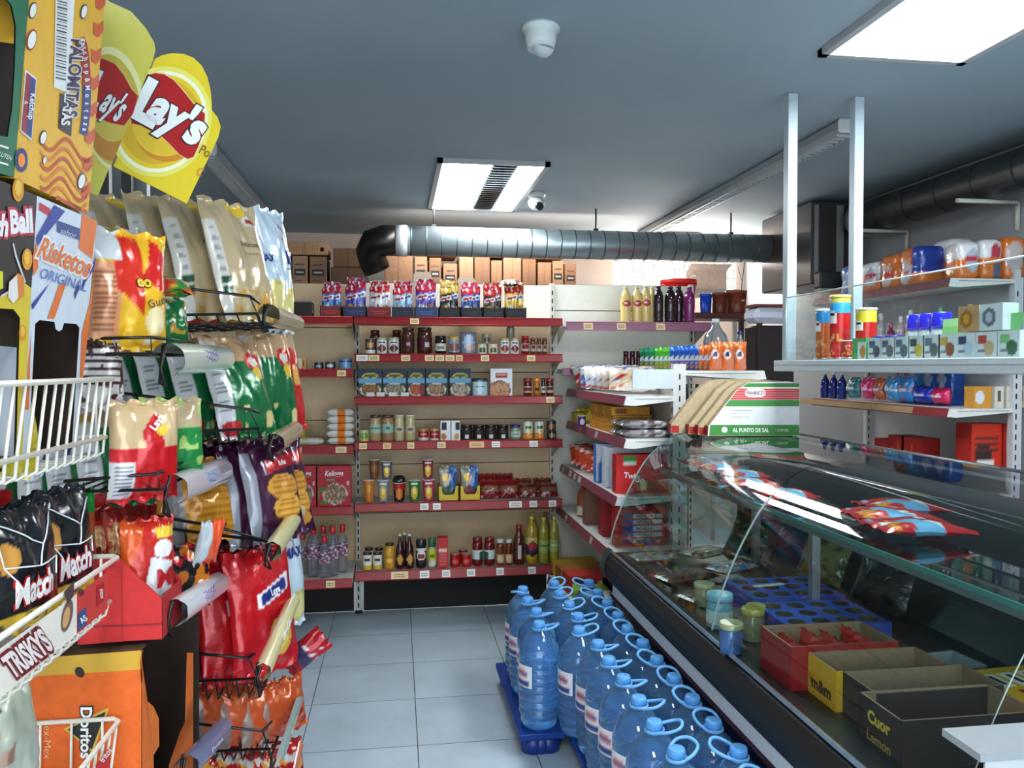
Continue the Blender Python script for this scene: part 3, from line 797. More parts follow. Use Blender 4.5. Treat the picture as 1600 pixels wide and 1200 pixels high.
put_row('fourth back shelf', ZT[3], SF, [
    (k_can, 'short green and yellow tin', 'can', 'food_can', 560, 576, 671, dict(art=lab((186, 190, 120), ('e', .5, .5, .4, .3, (120, 150, 80)), ('r', 0, 1, .0, .2, (210, 190, 90))))),
    (k_jar, 'tall bean jar with pale green label', 'jar', 'bean_jar', 577, 595, 648, dict(content=(176, 150, 110), lid=(70, 52, 40), lidh=.1, neck=.9, art=lab((160, 186, 170), ('r', .1, .9, .5, .62, (40, 80, 60))), l0=.35, l1=.72)),
    (k_jar, 'tall bean jar with mint label', 'jar', 'bean_jar', 596, 615, 648, dict(content=(166, 130, 96), lid=(74, 48, 38), lidh=.1, neck=.9, art=lab((150, 186, 166), ('r', .3, .7, .4, .7, (60, 110, 80))), l0=.35, l1=.72)),
    (k_jar, 'tall jar of white asparagus', 'jar', 'asparagus_jar', 616, 631, 648, dict(content=(196, 182, 140), lid=(210, 208, 200), lidh=.06, neck=.92, art=lab((206, 196, 170), ('e', .5, .5, .3, .3, (120, 110, 90))), l0=.35, l1=.6)),
    (k_jar, 'tall jar of peeled asparagus', 'jar', 'asparagus_jar', 633, 649, 648, dict(content=(190, 176, 130), lid=(210, 208, 200), lidh=.06, neck=.92, art=lab((200, 190, 164), ('e', .5, .5, .3, .3, (120, 110, 90))), l0=.35, l1=.6)),
    (k_can, 'red tomato tin with white base', 'can', 'tomato_can', 653, 670, 669, dict(art=lab((160, 34, 36), ('r', 0, 1, .0, .24, (214, 206, 200)), ('r', .2, .8, .5, .62, (220, 200, 190)), ('r', 0, 1, .84, 1, (180, 140, 80))))),
    (k_can, 'red tomato tin with gold rim', 'can', 'tomato_can', 671, 687, 669, dict(art=lab((166, 30, 36), ('r', 0, 1, .0, .2, (214, 206, 200)), ('r', .2, .8, .5, .62, (220, 200, 190)), ('r', 0, 1, .84, 1, (190, 150, 80))))),
    (k_box, 'white carton with black shield', 'carton', 'sauce_carton', 688, 704, 657, dict(art=lab(WHITE, ('r', .12, .6, .55, .9, (30, 36, 44)), ('e', .3, .2, .3, .16, (190, 110, 60))), D=.05)),
    (k_box, 'white carton with black shield and bread picture', 'carton', 'sauce_carton', 705, 719, 657, dict(art=lab(WHITE, ('r', .45, .95, .55, .9, (30, 36, 44)), ('e', .6, .2, .3, .16, (200, 150, 80))), D=.05)),
] + [(k_jar, d, 'jar', 'olive_jar', a, b, 663, dict(content=(34, 28, 24), lid=(40, 36, 34), neck=.92, art=lab((40, 34, 30), ('p', [(.35, .1), (.65, .1), (.5, .95)], (216, 214, 204))), l0=.05, l1=.75)) for d, a, b in
     (('dark olive jar with a pale arrow mark', 720, 739), ('dark jar with pale arrow', 739, 758), ('dark jar marked with pale arrow', 758, 777), ('dark arrow-marked jar beside the blue lid', 777, 796))] + [
    (k_jar, 'pale green jar with blue lid', 'jar', 'food_jar', 798, 815, 663, dict(content=(130, 150, 130), lid=(56, 50, 110), neck=.95, lidh=.2, art=lab((176, 196, 180), ('r', .2, .8, .4, .6, (90, 130, 110))))),
    (k_can, 'white corn tin with orange vegetables', 'can', 'food_can', 818, 834, 657, dict(art=lab((206, 208, 190), ('r', 0, 1, .0, .36, (220, 130, 50)), ('r', .2, .8, .6, .74, (50, 110, 50)), ('n', 0, 1, 0, .5, 9, .1, (236, 190, 70))))),
    (k_can, 'white corn tin with orange and green print', 'can', 'food_can', 836, 852, 657, dict(art=lab((206, 208, 190), ('r', 0, 1, .0, .36, (220, 130, 50)), ('r', .2, .8, .6, .74, (50, 110, 50)), ('n', 0, 1, 0, .5, 9, .1, (236, 190, 70))))),
    (k_can, 'small dark tin under another', 'can', 'food_can', 856, 871, 673, dict(art=lab((44, 50, 40), ('e', .5, .45, .36, .3, (150, 130, 80))))),
    (k_can, 'small dark tin on top of another', 'can', 'food_can', 855, 870, 657, dict(art=lab((44, 54, 44), ('e', .5, .45, .36, .3, (160, 110, 70))), vb=673.3)),
])
cup = lambda c, m=(226, 180, 60): lab(c, ('e', .5, .45, .34, .3, m), ('e', .5, .5, .2, .16, (240, 220, 140)), ('r', .2, .8, .8, .9, (230, 226, 214)))
put_row('fifth back shelf', ZT[4], SF, [
    (k_cup, 'orange noodle cup', 'noodle cup', 'noodle_cup', 566, 585, 749, dict(art=lab((200, 124, 50), ('r', .3, .7, .5, .8, (220, 160, 80))))),
    (k_cup, 'grey-blue noodle cup with yellow flash', 'noodle cup', 'noodle_cup', 588, 608, 749, dict(art=cup((140, 150, 164)))),
    (k_cup, 'black noodle cup wrapped in black film', 'noodle cup', 'noodle_cup', 612, 634, 753, dict(art=lab((34, 30, 30), ('r', 0, 1, .62, .95, (170, 40, 40)), ('e', .5, .45, .34, .3, (220, 130, 50))), black=True)),
    (k_cup, 'green noodle cup', 'noodle cup', 'noodle_cup', 637, 657, 749, dict(art=cup((50, 130, 70)))),
    (k_cup, 'pink noodle cup under another pink one', 'noodle cup', 'noodle_cup', 659, 680, 748, dict(art=cup((186, 70, 104)))),
    (k_cup, 'brown noodle cup in the upper row', 'noodle cup', 'noodle_cup', 575, 593, 717, dict(art=lab((120, 74, 40), ('r', .2, .8, .4, .7, (150, 100, 60))), vb=749, dy=.03)),
    (k_cup, 'grey noodle cup in the upper row', 'noodle cup', 'noodle_cup', 594, 613, 720, dict(art=cup((96, 104, 124)), vb=749, dy=.02)),
    (k_cup, 'pink noodle cup stacked on its twin', 'noodle cup', 'noodle_cup', 659, 678, 717, dict(art=cup((150, 50, 80)), vb=748.5)),
])
def tray_box(name, lab_, u0, u1, v0, yf, zb, col, D, h, bite=True, textcol=None):
    x0, x1 = P(u0, 572, Y=yf).x, P(u1, 572, Y=yf).x
    w = x1 - x0 - .004
    root = thing(name, lab_, 'display box', ((x0 + x1) / 2, yf + D / 2, zb + .001))
    m = MB(); t = .003
    m.box((0, 0, t / 2), (w, D, t), 'card', col)
    for s in (-1, 1): m.box((s * (w / 2 - t / 2), 0, h / 2), (t, D, h), 'paper', col)
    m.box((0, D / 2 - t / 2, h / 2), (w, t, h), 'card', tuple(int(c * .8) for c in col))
    if bite:
        pts = [(-w/2, 0), (w/2, 0), (w/2, h), (w * .36, h), (w * .3, h * .55), (w * .18, h * .42), (-w * .18, h * .42), (-w * .3, h * .55), (-w * .36, h), (-w/2, h)]
        y = -D / 2
        fr = [(-w/2, 0), (w/2, 0), (w/2, h * .42), (-w/2, h * .42)]
        m.prism([(a, y, b) for a, b in fr], (0, t, 0), 'paper', col)
        for s in (-1, 1): m.prism([(s * a, y, b) for a, b in ((w/2, h * .42), (w/2, h), (w * .36, h), (w * .3, h * .55), (w * .2, h * .42))], (0, t, 0), 'paper', col)
    else:
        m.box((0, -D / 2 + t / 2, h * .45), (w, t, h * .9), 'paper', col)
        if textcol:
            for k in (.5, .32): m.box((0, -D / 2 - .0006, h * k), (w * (.7 if k > .4 else .5), .001, h * .09), 'paper', textcol)
    m.build('tray', root)
    return x0, x1, w
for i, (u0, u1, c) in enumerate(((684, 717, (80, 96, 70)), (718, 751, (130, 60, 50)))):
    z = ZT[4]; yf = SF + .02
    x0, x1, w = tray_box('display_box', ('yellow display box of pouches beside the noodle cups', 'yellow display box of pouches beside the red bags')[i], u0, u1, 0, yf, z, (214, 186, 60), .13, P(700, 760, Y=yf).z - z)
    hh = P(700, 733, Y=yf).z - z
    for k in range(3):
        o = thing('soup_pouch', '%s grey-blue pouch in the yellow box beside the %s' % (('front', 'middle', 'rear')[k], ('noodle cups', 'red bags')[i]), 'pouch', ((x0 + x1) / 2, yf + .03 + k * .036, z + .005), (0, 0, 0), 'pouches in the yellow boxes')
        k_bag(o, w * .86, hh - .01 + k * .004, .028, art=lab((150, 146, 132), ('r', .55, 1, .2, 1, (60, 110, 170)), ('e', .35, .7, .26, .12, (220, 180, 60)), ('e', .5, .25, .4, .2, c), ('n', .5, 1, .3, 1, 8, .2, (40, 70, 120))), seed=i * 3 + k, lean=-.06)
rb = lab((124, 26, 30), ('r', .08, .92, .3, .62, (150, 110, 84)), ('n', .08, .92, .3, .62, 16, .1, (120, 80, 60)), ('r', 0, 1, .84, 1, (150, 40, 40)))
k = 0
for row, (dy, us) in enumerate(((0.0, (752, 783, 814, 846)), (.12, (746, 776, 806, 838)))):
    for u in us:
        k += 1
        yf = SF + .03 + dy
        x0 = P(u, 572, Y=yf).x
        w = .115; h = (.115 if u < 800 else .095) + .02 * row
        o = thing('pulse_bag', '%s red bag of pulses from left, %s row of the fifth back shelf' % (nth(us.index(u) + 1), ('front', 'rear')[row]), 'bag', (x0 + w / 2, yf + .05, ZT[4] + .001), (0, 0, 0), 'red bags of pulses')
        k_bag(o, w, h, .06, art=rb, seed=k, lean=-.5 if u < 800 else -.75, fin='film')
beer = [(.86,0),(1,.02),(1,.5),(.9,.6),(.45,.75),(.36,.86),(.36,.93)]
jarw = lambda: dict(content=(214, 206, 180), lid=(34, 32, 32), neck=.9, art=lab((222, 220, 208), ('r', 0, 1, 0, .3, (214, 180, 60)), ('r', .2, .8, .55, .8, (70, 70, 70))), l0=.05, l1=.95)
put_row('lowest back shelf', ZT[5], SF - .02, [
    (k_jar, 'small white jar with black lid', 'jar', 'sauce_jar', 565, 580, 862, jarw()),
    (k_jar, 'small white jar with black lid and yellow base', 'jar', 'sauce_jar', 581, 596, 862, jarw()),
    (k_jar, 'small black-lidded jar half hidden in the rear', 'jar', 'sauce_jar', 568, 582, 855, dict(jarw(), dy=.085)),
    (k_jar, 'small black-lidded jar in the rear', 'jar', 'sauce_jar', 584, 598, 855, dict(jarw(), dy=.085)),
    (k_bot, 'yellow mustard squeeze bottle with black foot', 'bottle', 'mustard_bottle', 599, 616, 848, dict(content=(206, 156, 40), cap=(30, 28, 28), cap0=.9, cr=.8, prof=[(.8,0),(.9,.02),(1,.2),(1,.75),(.8,.9)], art=lab((200, 140, 40), ('e', .5, .5, .3, .3, (226, 190, 90))), lr=1.03)),
    (k_bot, 'brown beer bottle with diamond label', 'bottle', 'beer_bottle', 617, 631, 834, dict(content=(52, 20, 12), cap=(210, 210, 205), prof=beer, cr=.38, cap0=.93, art=lab((52, 22, 14), ('p', [(.1, .5), (.5, 0), (.9, .5), (.5, 1)], (206, 150, 70))), l0=.1, l1=.45)),
    (k_bot, 'brown beer bottle with tan label', 'bottle', 'beer_bottle', 632, 646, 834, dict(content=(52, 20, 12), cap=(210, 210, 205), prof=beer, cr=.38, cap0=.93, art=lab((52, 22, 14), ('p', [(.1, .5), (.6, 0), (.95, .5), (.6, 1)], (206, 150, 90))), l0=.1, l1=.45)),
    (k_bot, 'brown beer bottle behind two others', 'bottle', 'beer_bottle', 624, 638, 832, dict(content=(52, 20, 12), cap=(214, 212, 205), prof=beer, cr=.38, cap0=.93, dy=.08)),
    (k_jar, 'dark instant coffee jar with black lid', 'jar', 'coffee_jar', 649, 666, 842, dict(content=(38, 30, 30), lid=(30, 30, 32), lidh=.26, neck=.92, art=lab((40, 30, 36), ('r', 0, 1, .8, 1, (220, 218, 214)), ('e', .5, .5, .42, .32, (220, 214, 206)), ('e', .5, .45, .3, .18, (140, 60, 60))), l0=.25, l1=.95)),
    (k_jar, 'green-lidded spice grinder', 'jar', 'spice_jar', 668, 681, 840, dict(content=(170, 168, 156), lid=(40, 100, 60), lidh=.3, neck=.9, art=lab((200, 196, 60), ('r', 0, 1, 0, .3, (210, 210, 205)), ('r', .2, .8, .5, .7, (90, 130, 40))), l0=.1, l1=.9)),
    (k_box, 'tall red carton with pale print', 'carton', 'cocoa_carton', 683, 700, 839, dict(art=lab((186, 50, 52), ('r', .1, .9, .55, .65, (226, 190, 180)), ('lines', .2, .8, .1, .5, 4, (206, 110, 100))), D=.06, side=(150, 40, 42), top=(186, 50, 52))),
    (k_can, 'short red tin with silver rim', 'can', 'tomato_can', 703, 719, 864, dict(art=lab((176, 26, 28), ('r', .25, .75, .3, .6, (210, 90, 80))))),
    (k_can, 'short red tin with ring-pull top', 'can', 'tomato_can', 721, 737, 864, dict(art=lab((180, 26, 28), ('r', .25, .75, .3, .6, (210, 90, 80))))),
    (k_can, 'short red tin in the rear', 'can', 'tomato_can', 716, 731, 858, dict(art=lab((160, 26, 28)), dy=.09)),
    (k_jar, 'tomato sauce jar with white-green label', 'jar', 'sauce_jar', 738, 755, 839, dict(content=(110, 22, 16), lid=(120, 26, 28), neck=.85, art=lab((196, 206, 204), ('r', .6, 1, 0, .8, (40, 100, 80))), l0=.28, l1=.66)),
    (k_jar, 'tomato sauce jar with pale label', 'jar', 'sauce_jar', 757, 774, 839, dict(content=(110, 22, 16), lid=(120, 26, 28), neck=.85, art=lab((200, 208, 206), ('r', 0, .4, 0, .8, (40, 100, 80))), l0=.28, l1=.66)),
    (k_jar, 'brown sauce jar with silver lid', 'jar', 'sauce_jar', 776, 789, 842, dict(content=(120, 50, 26), lid=(206, 206, 206), neck=.8, art=lab((196, 150, 110), ('e', .5, .5, .4, .4, (220, 200, 160))), l0=.1, l1=.5)),
    (k_jar, 'brown sauce jar with silver lid and round label', 'jar', 'sauce_jar', 790, 802, 842, dict(content=(110, 44, 24), lid=(206, 206, 206), neck=.8, art=lab((196, 150, 110), ('e', .5, .5, .4, .4, (220, 190, 150))), l0=.1, l1=.5)),
    (k_bot, 'tall brown sauce bottle with red swirl cap', 'bottle', 'sauce_bottle', 803, 821, 820, dict(content=(92, 34, 20), cap=(170, 40, 36), prof=[(.9,0),(1,.02),(1,.55),(.8,.7),(.5,.82),(.5,.9)], cap0=.9, cr=.52, art=lab((92, 40, 26), ('r', .35, .65, .0, 1, (210, 200, 190))), l0=.15, l1=.5)),
    (k_oil, 'yellow oil bottle with dark sunflower label', 'bottle', 'oil_bottle', 823, 842, 806, dict(content=(176, 150, 40), cap=(220, 190, 60), art=lab((40, 50, 90), ('r', 0, 1, .7, 1, (214, 200, 120)), ('e', .5, .6, .4, .2, (170, 40, 50)), ('r', 0, 1, 0, .2, (214, 170, 40)), ('e', .5, .2, .2, .15, (40, 30, 20))), l0=.12, l1=.56)),
    (k_oil, 'oil bottle with pale green label', 'bottle', 'oil_bottle', 843, 859, 808, dict(content=(150, 146, 50), cap=(200, 186, 80), art=lab((150, 176, 96), ('r', .1, .9, .5, .7, (90, 120, 60))), l0=.25, l1=.5)),
    (k_oil, 'oil bottle with green label at the shelf end', 'bottle', 'oil_bottle', 860, 875, 806, dict(content=(150, 146, 50), cap=(200, 186, 80), art=lab((150, 176, 96), ('r', .1, .9, .5, .7, (200, 206, 160))), l0=.25, l1=.5)),
    (k_oil, 'dark oil bottle in the second line', 'bottle', 'oil_bottle', 846, 862, 800, dict(content=(130, 110, 40), cap=(110, 70, 40), dy=.11)),
    (k_oil, 'clear oil bottle in the second line', 'bottle', 'oil_bottle', 826, 841, 800, dict(content=(150, 140, 80), cap=(170, 150, 110), dy=.11)),
])
# top shelf: ten display trays of snack bags
TR = [(500, 534, (130, 40, 40), 'brown-red'), (536, 573, (46, 54, 92), 'blue'), (574, 611, (128, 38, 38), 'dark red'), (612, 647, (30, 38, 60), 'navy'), (648, 684, (50, 70, 116), 'sky-blue'), (686, 719, (30, 32, 36), 'black'), (720, 754, (34, 36, 40), 'charcoal'), (755, 788, (38, 40, 42), 'dark grey'), (789, 823, (26, 26, 28), 'jet black')]
BG = [((60, 110, 170), (190, 40, 50)), ((60, 70, 150), (180, 40, 60)), ((206, 208, 214), (190, 40, 44)), ((130, 170, 206), (200, 40, 50)), ((90, 70, 150), (190, 40, 60)), ((24, 24, 26), (216, 180, 70)), ((40, 70, 140), (206, 50, 60)), ((60, 50, 40), (190, 50, 50)), ((206, 170, 60), (200, 50, 50))]
tz = ZT[0]
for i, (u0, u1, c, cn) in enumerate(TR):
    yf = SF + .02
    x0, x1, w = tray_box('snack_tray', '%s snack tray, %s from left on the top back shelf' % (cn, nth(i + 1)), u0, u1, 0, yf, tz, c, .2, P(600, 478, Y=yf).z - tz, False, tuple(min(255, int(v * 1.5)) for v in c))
    for k in range(3):
        b, t = BG[i]
        z_ = (i * 7 + k * 3) % 5
        q_ = .1 * z_
        art = lab(b, ('n', 0, 1, .0, .8, 2.2 + z_ * .4, .1, tuple(min(255, v + 60) for v in b)), ('p', [(0, .72 + q_ * .2), (1, .8 - q_ * .2), (1, 1), (0, 1)], t), ('n', 0, 1, .84, 1, 4, .1, (226, 226, 230)), ('e', .5, .2 + .1 * q_, .46, .15, (206, 160, 60) if (i + k) % 2 else (196, 206, 216)), ('n', .08, .92, .06, .36, 8, .15, (150, 90, 50)), ('p', [(.04, .5), (.96, .58), (.96, .72), (.04, .64)], (230, 230, 234)), ('p', [(.14, .54), (.86, .6), (.86, .67), (.14, .61)], (40, 50, 120) if k % 2 else (176, 30, 40)))
        bw = w * (.6, .6, .8)[k]
        bx = (x0 + x1) / 2 + (-w * .17, w * .18, 0)[k]
        by = yf + (.04, .085, .14)[k]
        hh = P(600, (449, 445, 440)[k] - (i * 5 % 7) + (k * 3 + i * 2) % 4, Y=by).z - tz - .006
        o = thing('snack_bag', '%s snack bag in the %s tray on the top back shelf' % (('front left', 'front right', 'rear')[k], cn), 'snack bag', (bx, by, tz + .006), (0, 0, random.uniform(-.22, .22)), 'snack bags in trays on the top shelf')
        k_bag(o, bw, hh, .036, art=art, seed=i * 3 + k, nx=20, ny=26, lean=(-.12, .03, 0)[k])
o = thing('snack_bag', 'snack bag lying across the top of the jet black tray', 'snack bag', (P(800, 440, Y=SF + .08).x, SF + .06, P(800, 446, Y=SF + .1).z), (0, 0, 0), 'snack bags in trays on the top shelf')
k_bag(o, .14, .13, .05, art=lab((40, 36, 34), ('n', 0, 1, 0, 1, 6, .1, (190, 40, 44)), ('n', 0, 1, 0, 1, 5, .3, (222, 190, 90))), seed=77, lean=-1.35)
# blank card flaps standing behind the trays
for u, l in ((660, 'navy tray'), (729, 'charcoal tray')):
    x = P(u, 430, Y=SF + .25).x
    a, b = P(u, 450, Y=SF + .26).z, P(u, 425 if u < 700 else 433, Y=SF + .26).z
    m = MB(); w = .055
    m.prism([(-w, 0, 0), (w, 0, 0), (w, 0, b - tz - .02), (w * .75, 0, b - tz), (-w * .75, 0, b - tz), (-w, 0, b - tz - .02)], (0, .003, 0), 'card', (176, 164, 146))
    m.thing('card_flap', 'plain cardboard flap standing up behind the ' + l, 'cardboard', None, (x, SF + .262, tz + .001))
# left bay goods
o = thing('snack_tray', 'shallow dark tray at the top of the bay beside the chip racks', 'display box', (P(518, 470, Y=SF + .1).x - .17, SF + .1, ZB[0] + .001))
m = MB(); m.box((0, 0, .04), (.13, .16, .08), 'card', (58, 52, 48)); m.box((0, 0, .085), (.14, .17, .008), 'card', (150, 140, 128)); m.build('tray', o)
for k, u in enumerate((462, 478)):
    o = thing('biscuit_packet', ('small red-blue packet lying on the top shelf by the chips', 'small red-white packet lying beside the dark tray')[k], 'packet', (P(u, 470, Y=SF + .04).x, SF + .06, ZB[0] + .001 + .0), (0, 0, .1))
    k_bag(o, .075, .075, .05, art=lab((176, 30, 40), ('n', 0, 1, 0, 1, 6, .1, (226, 226, 230)), ('r', 0, 1, 0, .2, (40, 50, 110))), seed=k, lean=-.5)
put_row('shelf beside the chips', ZB[1], SF, [
    (k_box, 'small cream box with orange end', 'box', 'biscuit_box', 452, 478, 560, dict(art=lab((216, 208, 190), ('r', .1, .55, .5, .75, (180, 50, 40)), ('r', .72, 1, 0, 1, (226, 150, 40)), ('r', .8, .9, .2, .8, (60, 30, 20))), D=.08)),
    (k_can, 'flat dark tuna tin', 'can', 'tuna_tin', 490, 505, 566, dict(art=lab((40, 44, 56), ('r', .2, .8, .3, .6, (150, 160, 180))))),
    (k_can, 'flat tuna tin with white stripe', 'can', 'tuna_tin', 507, 524, 565, dict(art=lab((50, 54, 70), ('r', .2, .8, .3, .7, (206, 206, 214))))),
    (k_can, 'taller blue tuna tin', 'can', 'tuna_tin', 528, 550, 560, dict(art=lab((110, 150, 190), ('r', 0, 1, .7, .85, (60, 80, 130))))),
])
yf = SF + .02
xs = P(531, 660, Y=yf).x
zz = ZB[2] + .001
for k in range(5):
    o = thing('sugar_packet', 'soft white packet with orange patch, %s from the bottom of its stack' % nth(k + 1), 'packet', (xs + (.006, -.004, .004, .0, .002)[k], yf + .07, zz), (0, 0, (-.05, .08, -.03, .06, 0)[k]), 'white packets stacked beside the uprights')
    h = .0415
    k_pack(o, .155, h, .12, art=lab((226, 226, 220), ('r', .36, .68, 0, .45, (232, 140, 50))), seed=k)
    zz += h * .99
o = thing('sugar_packet', 'flat white packet with yellow print lying beside the packet stack', 'packet', (P(484, 690, Y=yf).x, yf + .06, ZB[2] + .001), (0, 0, -.1))
k_pack(o, .16, .04, .11, art=lab((222, 222, 212), ('n', .1, .9, .1, .9, 5, .15, (206, 190, 110))), seed=9)
o = thing('flour_bag', 'yellow bag standing behind the flat white packet', 'bag', (P(463, 660, Y=yf + .12).x, yf + .14, ZB[2] + .001))
k_bag(o, .1, .19, .06, art=lab((206, 180, 70), ('r', .1, .9, .4, .6, (230, 220, 170))), seed=4)
cer = lambda: lab((176, 34, 48), ('e', .52, .3, .38, .27, (206, 200, 190)), ('e', .52, .3, .34, .235, (150, 120, 96)), ('n', .15, .9, .03, .58, 20, .05, (110, 84, 66)), ('n', .15, .9, .03, .58, 17, .28, (206, 180, 150)), ('r', .86, .96, .52, .62, (214, 180, 180)))
for k, (u0, u1) in enumerate(((454, 493), (495, 548))):
    a = cer()
    # keep the bowl picture inside the bowl
    a.ops = a.ops[:1]
    base = cer()
    def art(x, y, base=base):
        d = ((x - .52) / .38) ** 2 + ((y - .3) / .27) ** 2
        if d <= 1: return base(x, y)
        if .86 <= x <= .96 and .52 <= y <= .62: return (214, 180, 180)
        if k_ and .03 < x < .26 and .06 < y < .5 and noise.noise(Vector((x * 7, y * 6, 2))) > .05: return (60, 130, 60)
        return (176, 34, 48)
    art.base = (150, 30, 40); k_ = k
    put_row('cereal shelf', ZB[3], SF, [(k_box, ('red cereal box partly behind the chip bags.', 'red cereal box with a bowl picture beside the metal upright.')[k], 'cereal box', 'cereal_box', u0, u1, 727,
        dict(art=art, D=.07, side=(140, 28, 38), nx=28, nz=30, text=[('Kelloggs', 0, .82, .13, WHITE, dict(bold=.02, shear=.25, wide=.72 if k else .6)), ('POPS', -.1, .65, .06, (130, 190, 150), dict(bold=.02, back=(30, 60, 40)))]))])
wb = [(.8,0),(.95,.015),(1,.06),(.94,.12),(1,.18),(.94,.26),(1,.34),(1,.62),(.85,.72),(.4,.82),(.34,.86)]
k = 0
for u, dy, vt in ((473, .1, 833), (490, .03, 823), (505, .12, 822), (507, .0, 838), (520, .03, 822), (535, .1, 820), (488, .2, 822), (519, .2, 822)):
    k += 1
    y = YB5 + .06 + dy
    p = P(u, 850, Y=y)
    h = P(u, vt, Y=y).z - ZB[4]
    o = thing('water_bottle', 'small clear water bottle with red cap, %s of the cluster on the lowest shelf' % nth(k), 'bottle', (p.x, y, ZB[4] + .001), (0, 0, 0), 'red-capped water bottles')
    bottle(o, .031, h, (206, 206, 214), (190, 34, 40), lab((120, 100, 120), ('n', 0, 1, 0, 1, 6, .1, (206, 196, 206)), ('n', 0, 1, 0, 1, 7, .3, (150, 40, 60))), wb, .85, 'clear', 16, .34, .62, cr=.5)
# juice bottles on the corner shelf
jb = [(.84,0),(1,.03),(.94,.1),(1,.2),(.93,.3),(1,.42),(1,.66),(.95,.74),(.78,.82),(.5,.89),(.42,.915),(.4,.94)]
k = 0
for u, w, dy, vt, c, cp, nm in ((980, 17, .02, 448, (216, 190, 120), (206, 196, 150), 'cream-coloured'), (997, 16, .02, 448, (222, 196, 130), (206, 196, 150), 'cream-coloured'), (1011, 17, .02, 446, (216, 192, 126), (206, 196, 150), 'cream-coloured'), (1021, 14, .11, 448, (200, 180, 110), (190, 180, 140), 'pale green'),
                            (1031, 16, .03, 446, (44, 24, 32), (30, 20, 26), 'dark grape'), (1050, 18, .02, 447, (40, 24, 32), (30, 20, 26), 'dark grape'), (1063, 17, .1, 446, (46, 26, 34), (30, 20, 26), 'dark grape'), (1080, 18, .02, 448, (120, 34, 100), (90, 30, 80), 'bright purple')):
    k += 1
    y = SF + .03 + dy; p = P(u, 500, Y=y)
    r = w / 2 / F * 4.7
    o = thing('juice_bottle', '%s juice bottle, %s from the left on the purple-edged shelf' % (nm, nth(k)), 'bottle', (p.x, y + r, ZC + .001))
    art = lab(c, ('e', .5, .5, .4, .4, (176, 50, 60)), ('e', .4, .55, .2, .15, (226, 200, 190))) if k in (1, 2, 3) else None
    bottle(o, r, P(u, vt, Y=y).z - ZC, c, cp, art, jb, .94, l0=.42, l1=.64, cr=.44)
# ------------------------------------------------------------------ storage behind the shelving
SZ, SY = 2.0, 6.08
x0, x1 = P(425, 440, Y=SY).x, P(905, 440, Y=SY).x
root = thing('storage_rack', 'tall storage rack full of brown cartons behind the back shelving', 'rack', (0, 0, 0))
m = MB(); m.box(((x0 + x1) / 2, SY + .26, SZ - .02), (x1 - x0, .56, .03), 'card', (150, 130, 110)); m.build('board', root)
for x in (x0 + .03, (x0 + x1) / 2, x1 - .03):
    for y in (SY + .02, SY + .5):
        m = MB(); m.box((x, y, (SZ - .035) / 2), (.04, .04, SZ - .035), 'satin', (120, 118, 114)); m.build('leg', root)
KR = (164, 132, 104); KR2 = (146, 116, 90)
def kraft(root, w, d, h, lab_, col=KR, stripes=False, hole=False):
    m = MB(); m.box((0, 0, h / 2), (w, d, h), 'card', col, bev=.004)
    y = -d / 2 - .0008
    m.box((0, y, h / 2), (w * .06, .001, h), 'card', tuple(int(c * .9) for c in col)) if not lab_ else None
    if lab_:
        m.box((0, y, h * .62), (w * .7, .0012, h * .15), 'paper', (44, 48, 62))
        m.box((0, y, h * .8), (w * .6, .0012, h * .04), 'paper', (100, 84, 70))
        for k in range(3): m.box((-w * .08, y, h * (.42 - k * .09)), (w * .5, .0012, h * .025), 'paper', (110, 92, 76))
        m.box((0, y - .0008, h * .62), (w * .5, .0012, h * .04), 'paper', (190, 180, 170))
    if stripes:
        for k in range(12): m.box((-w * .32 + k * w * .055, y, h * .5), (.003, .0012, h * .72), 'paper', (130, 96, 66))
        m.box((-w * .4, y, h * .5), (w * .05, .0012, h * .8), 'paper', (70, 56, 44))
    if hole:
        m.tube([(w * .38, y - .001, h * .45), (w * .38, y + .002, h * .45)], .016, 'matte', (24, 20, 18), 14)
    m.build('carton', root)
    t = MB(); t.box((0, 0, h + .0006), (w * .16, d * .98, .001), 'gloss', tuple(int(c * .85) for c in col)); t.build('tape', root)
def kbox(u0, u1, v, desc, y=0, z=SZ, lab_=False, col=KR, d=.34, h=None, **k):
    a, b = P(u0, 420, Y=SY + y).x, P(u1, 420, Y=SY + y).x
    hh = h or P((u0 + u1) / 2, v, Y=SY + y).z - z
    o = thing('brown_carton', desc, 'carton', ((a + b) / 2, SY + y + d / 2, z + .001), (0, 0, 0), 'brown cartons on the storage rack')
    kraft(o, b - a - .006, d, hh, lab_, col, **k)
    return hh
low = [(434, 454, 399, 0), (456, 481, 400, 1), (483, 511, 401, 1), (600, 645, 399, 0), (647, 668, 401, 1), (670, 690, 403, 1), (692, 715, 412, 1), (717, 740, 401, 0), (741, 766, 401, 0), (767, 785, 407, 0), (786, 815, 403, 0), (816, 838, 405, 0), (840, 862, 410, 0), (863, 881, 408, 1), (882, 901, 412, 1)]
for i, (u0, u1, v, l) in enumerate(low):
    kbox(u0, u1, v, 'upright brown carton %s, %s from left in the storage row' % ('with dark label' if l else 'with plain front', nth(i + 1)), lab_=bool(l), col=(KR, (172, 140, 112), KR2)[i % 3], d=.3)
hA = P(480, 399, Y=SY).z
kbox(437, 513, 379, 'long striped carton lying on two labelled cartons', z=hA + .004, stripes=True, hole=True, col=(190, 150, 112), d=.3)
kbox(516, 574, 418, 'wide dark carton lying low behind the dark elbow', col=(120, 92, 70), d=.3)
hB = P(545, 418, Y=SY).z
kbox(520, 568, 388, 'tilted-looking brown carton stacked over the wide dark one', z=hB + .003, col=(128, 98, 74), d=.28)
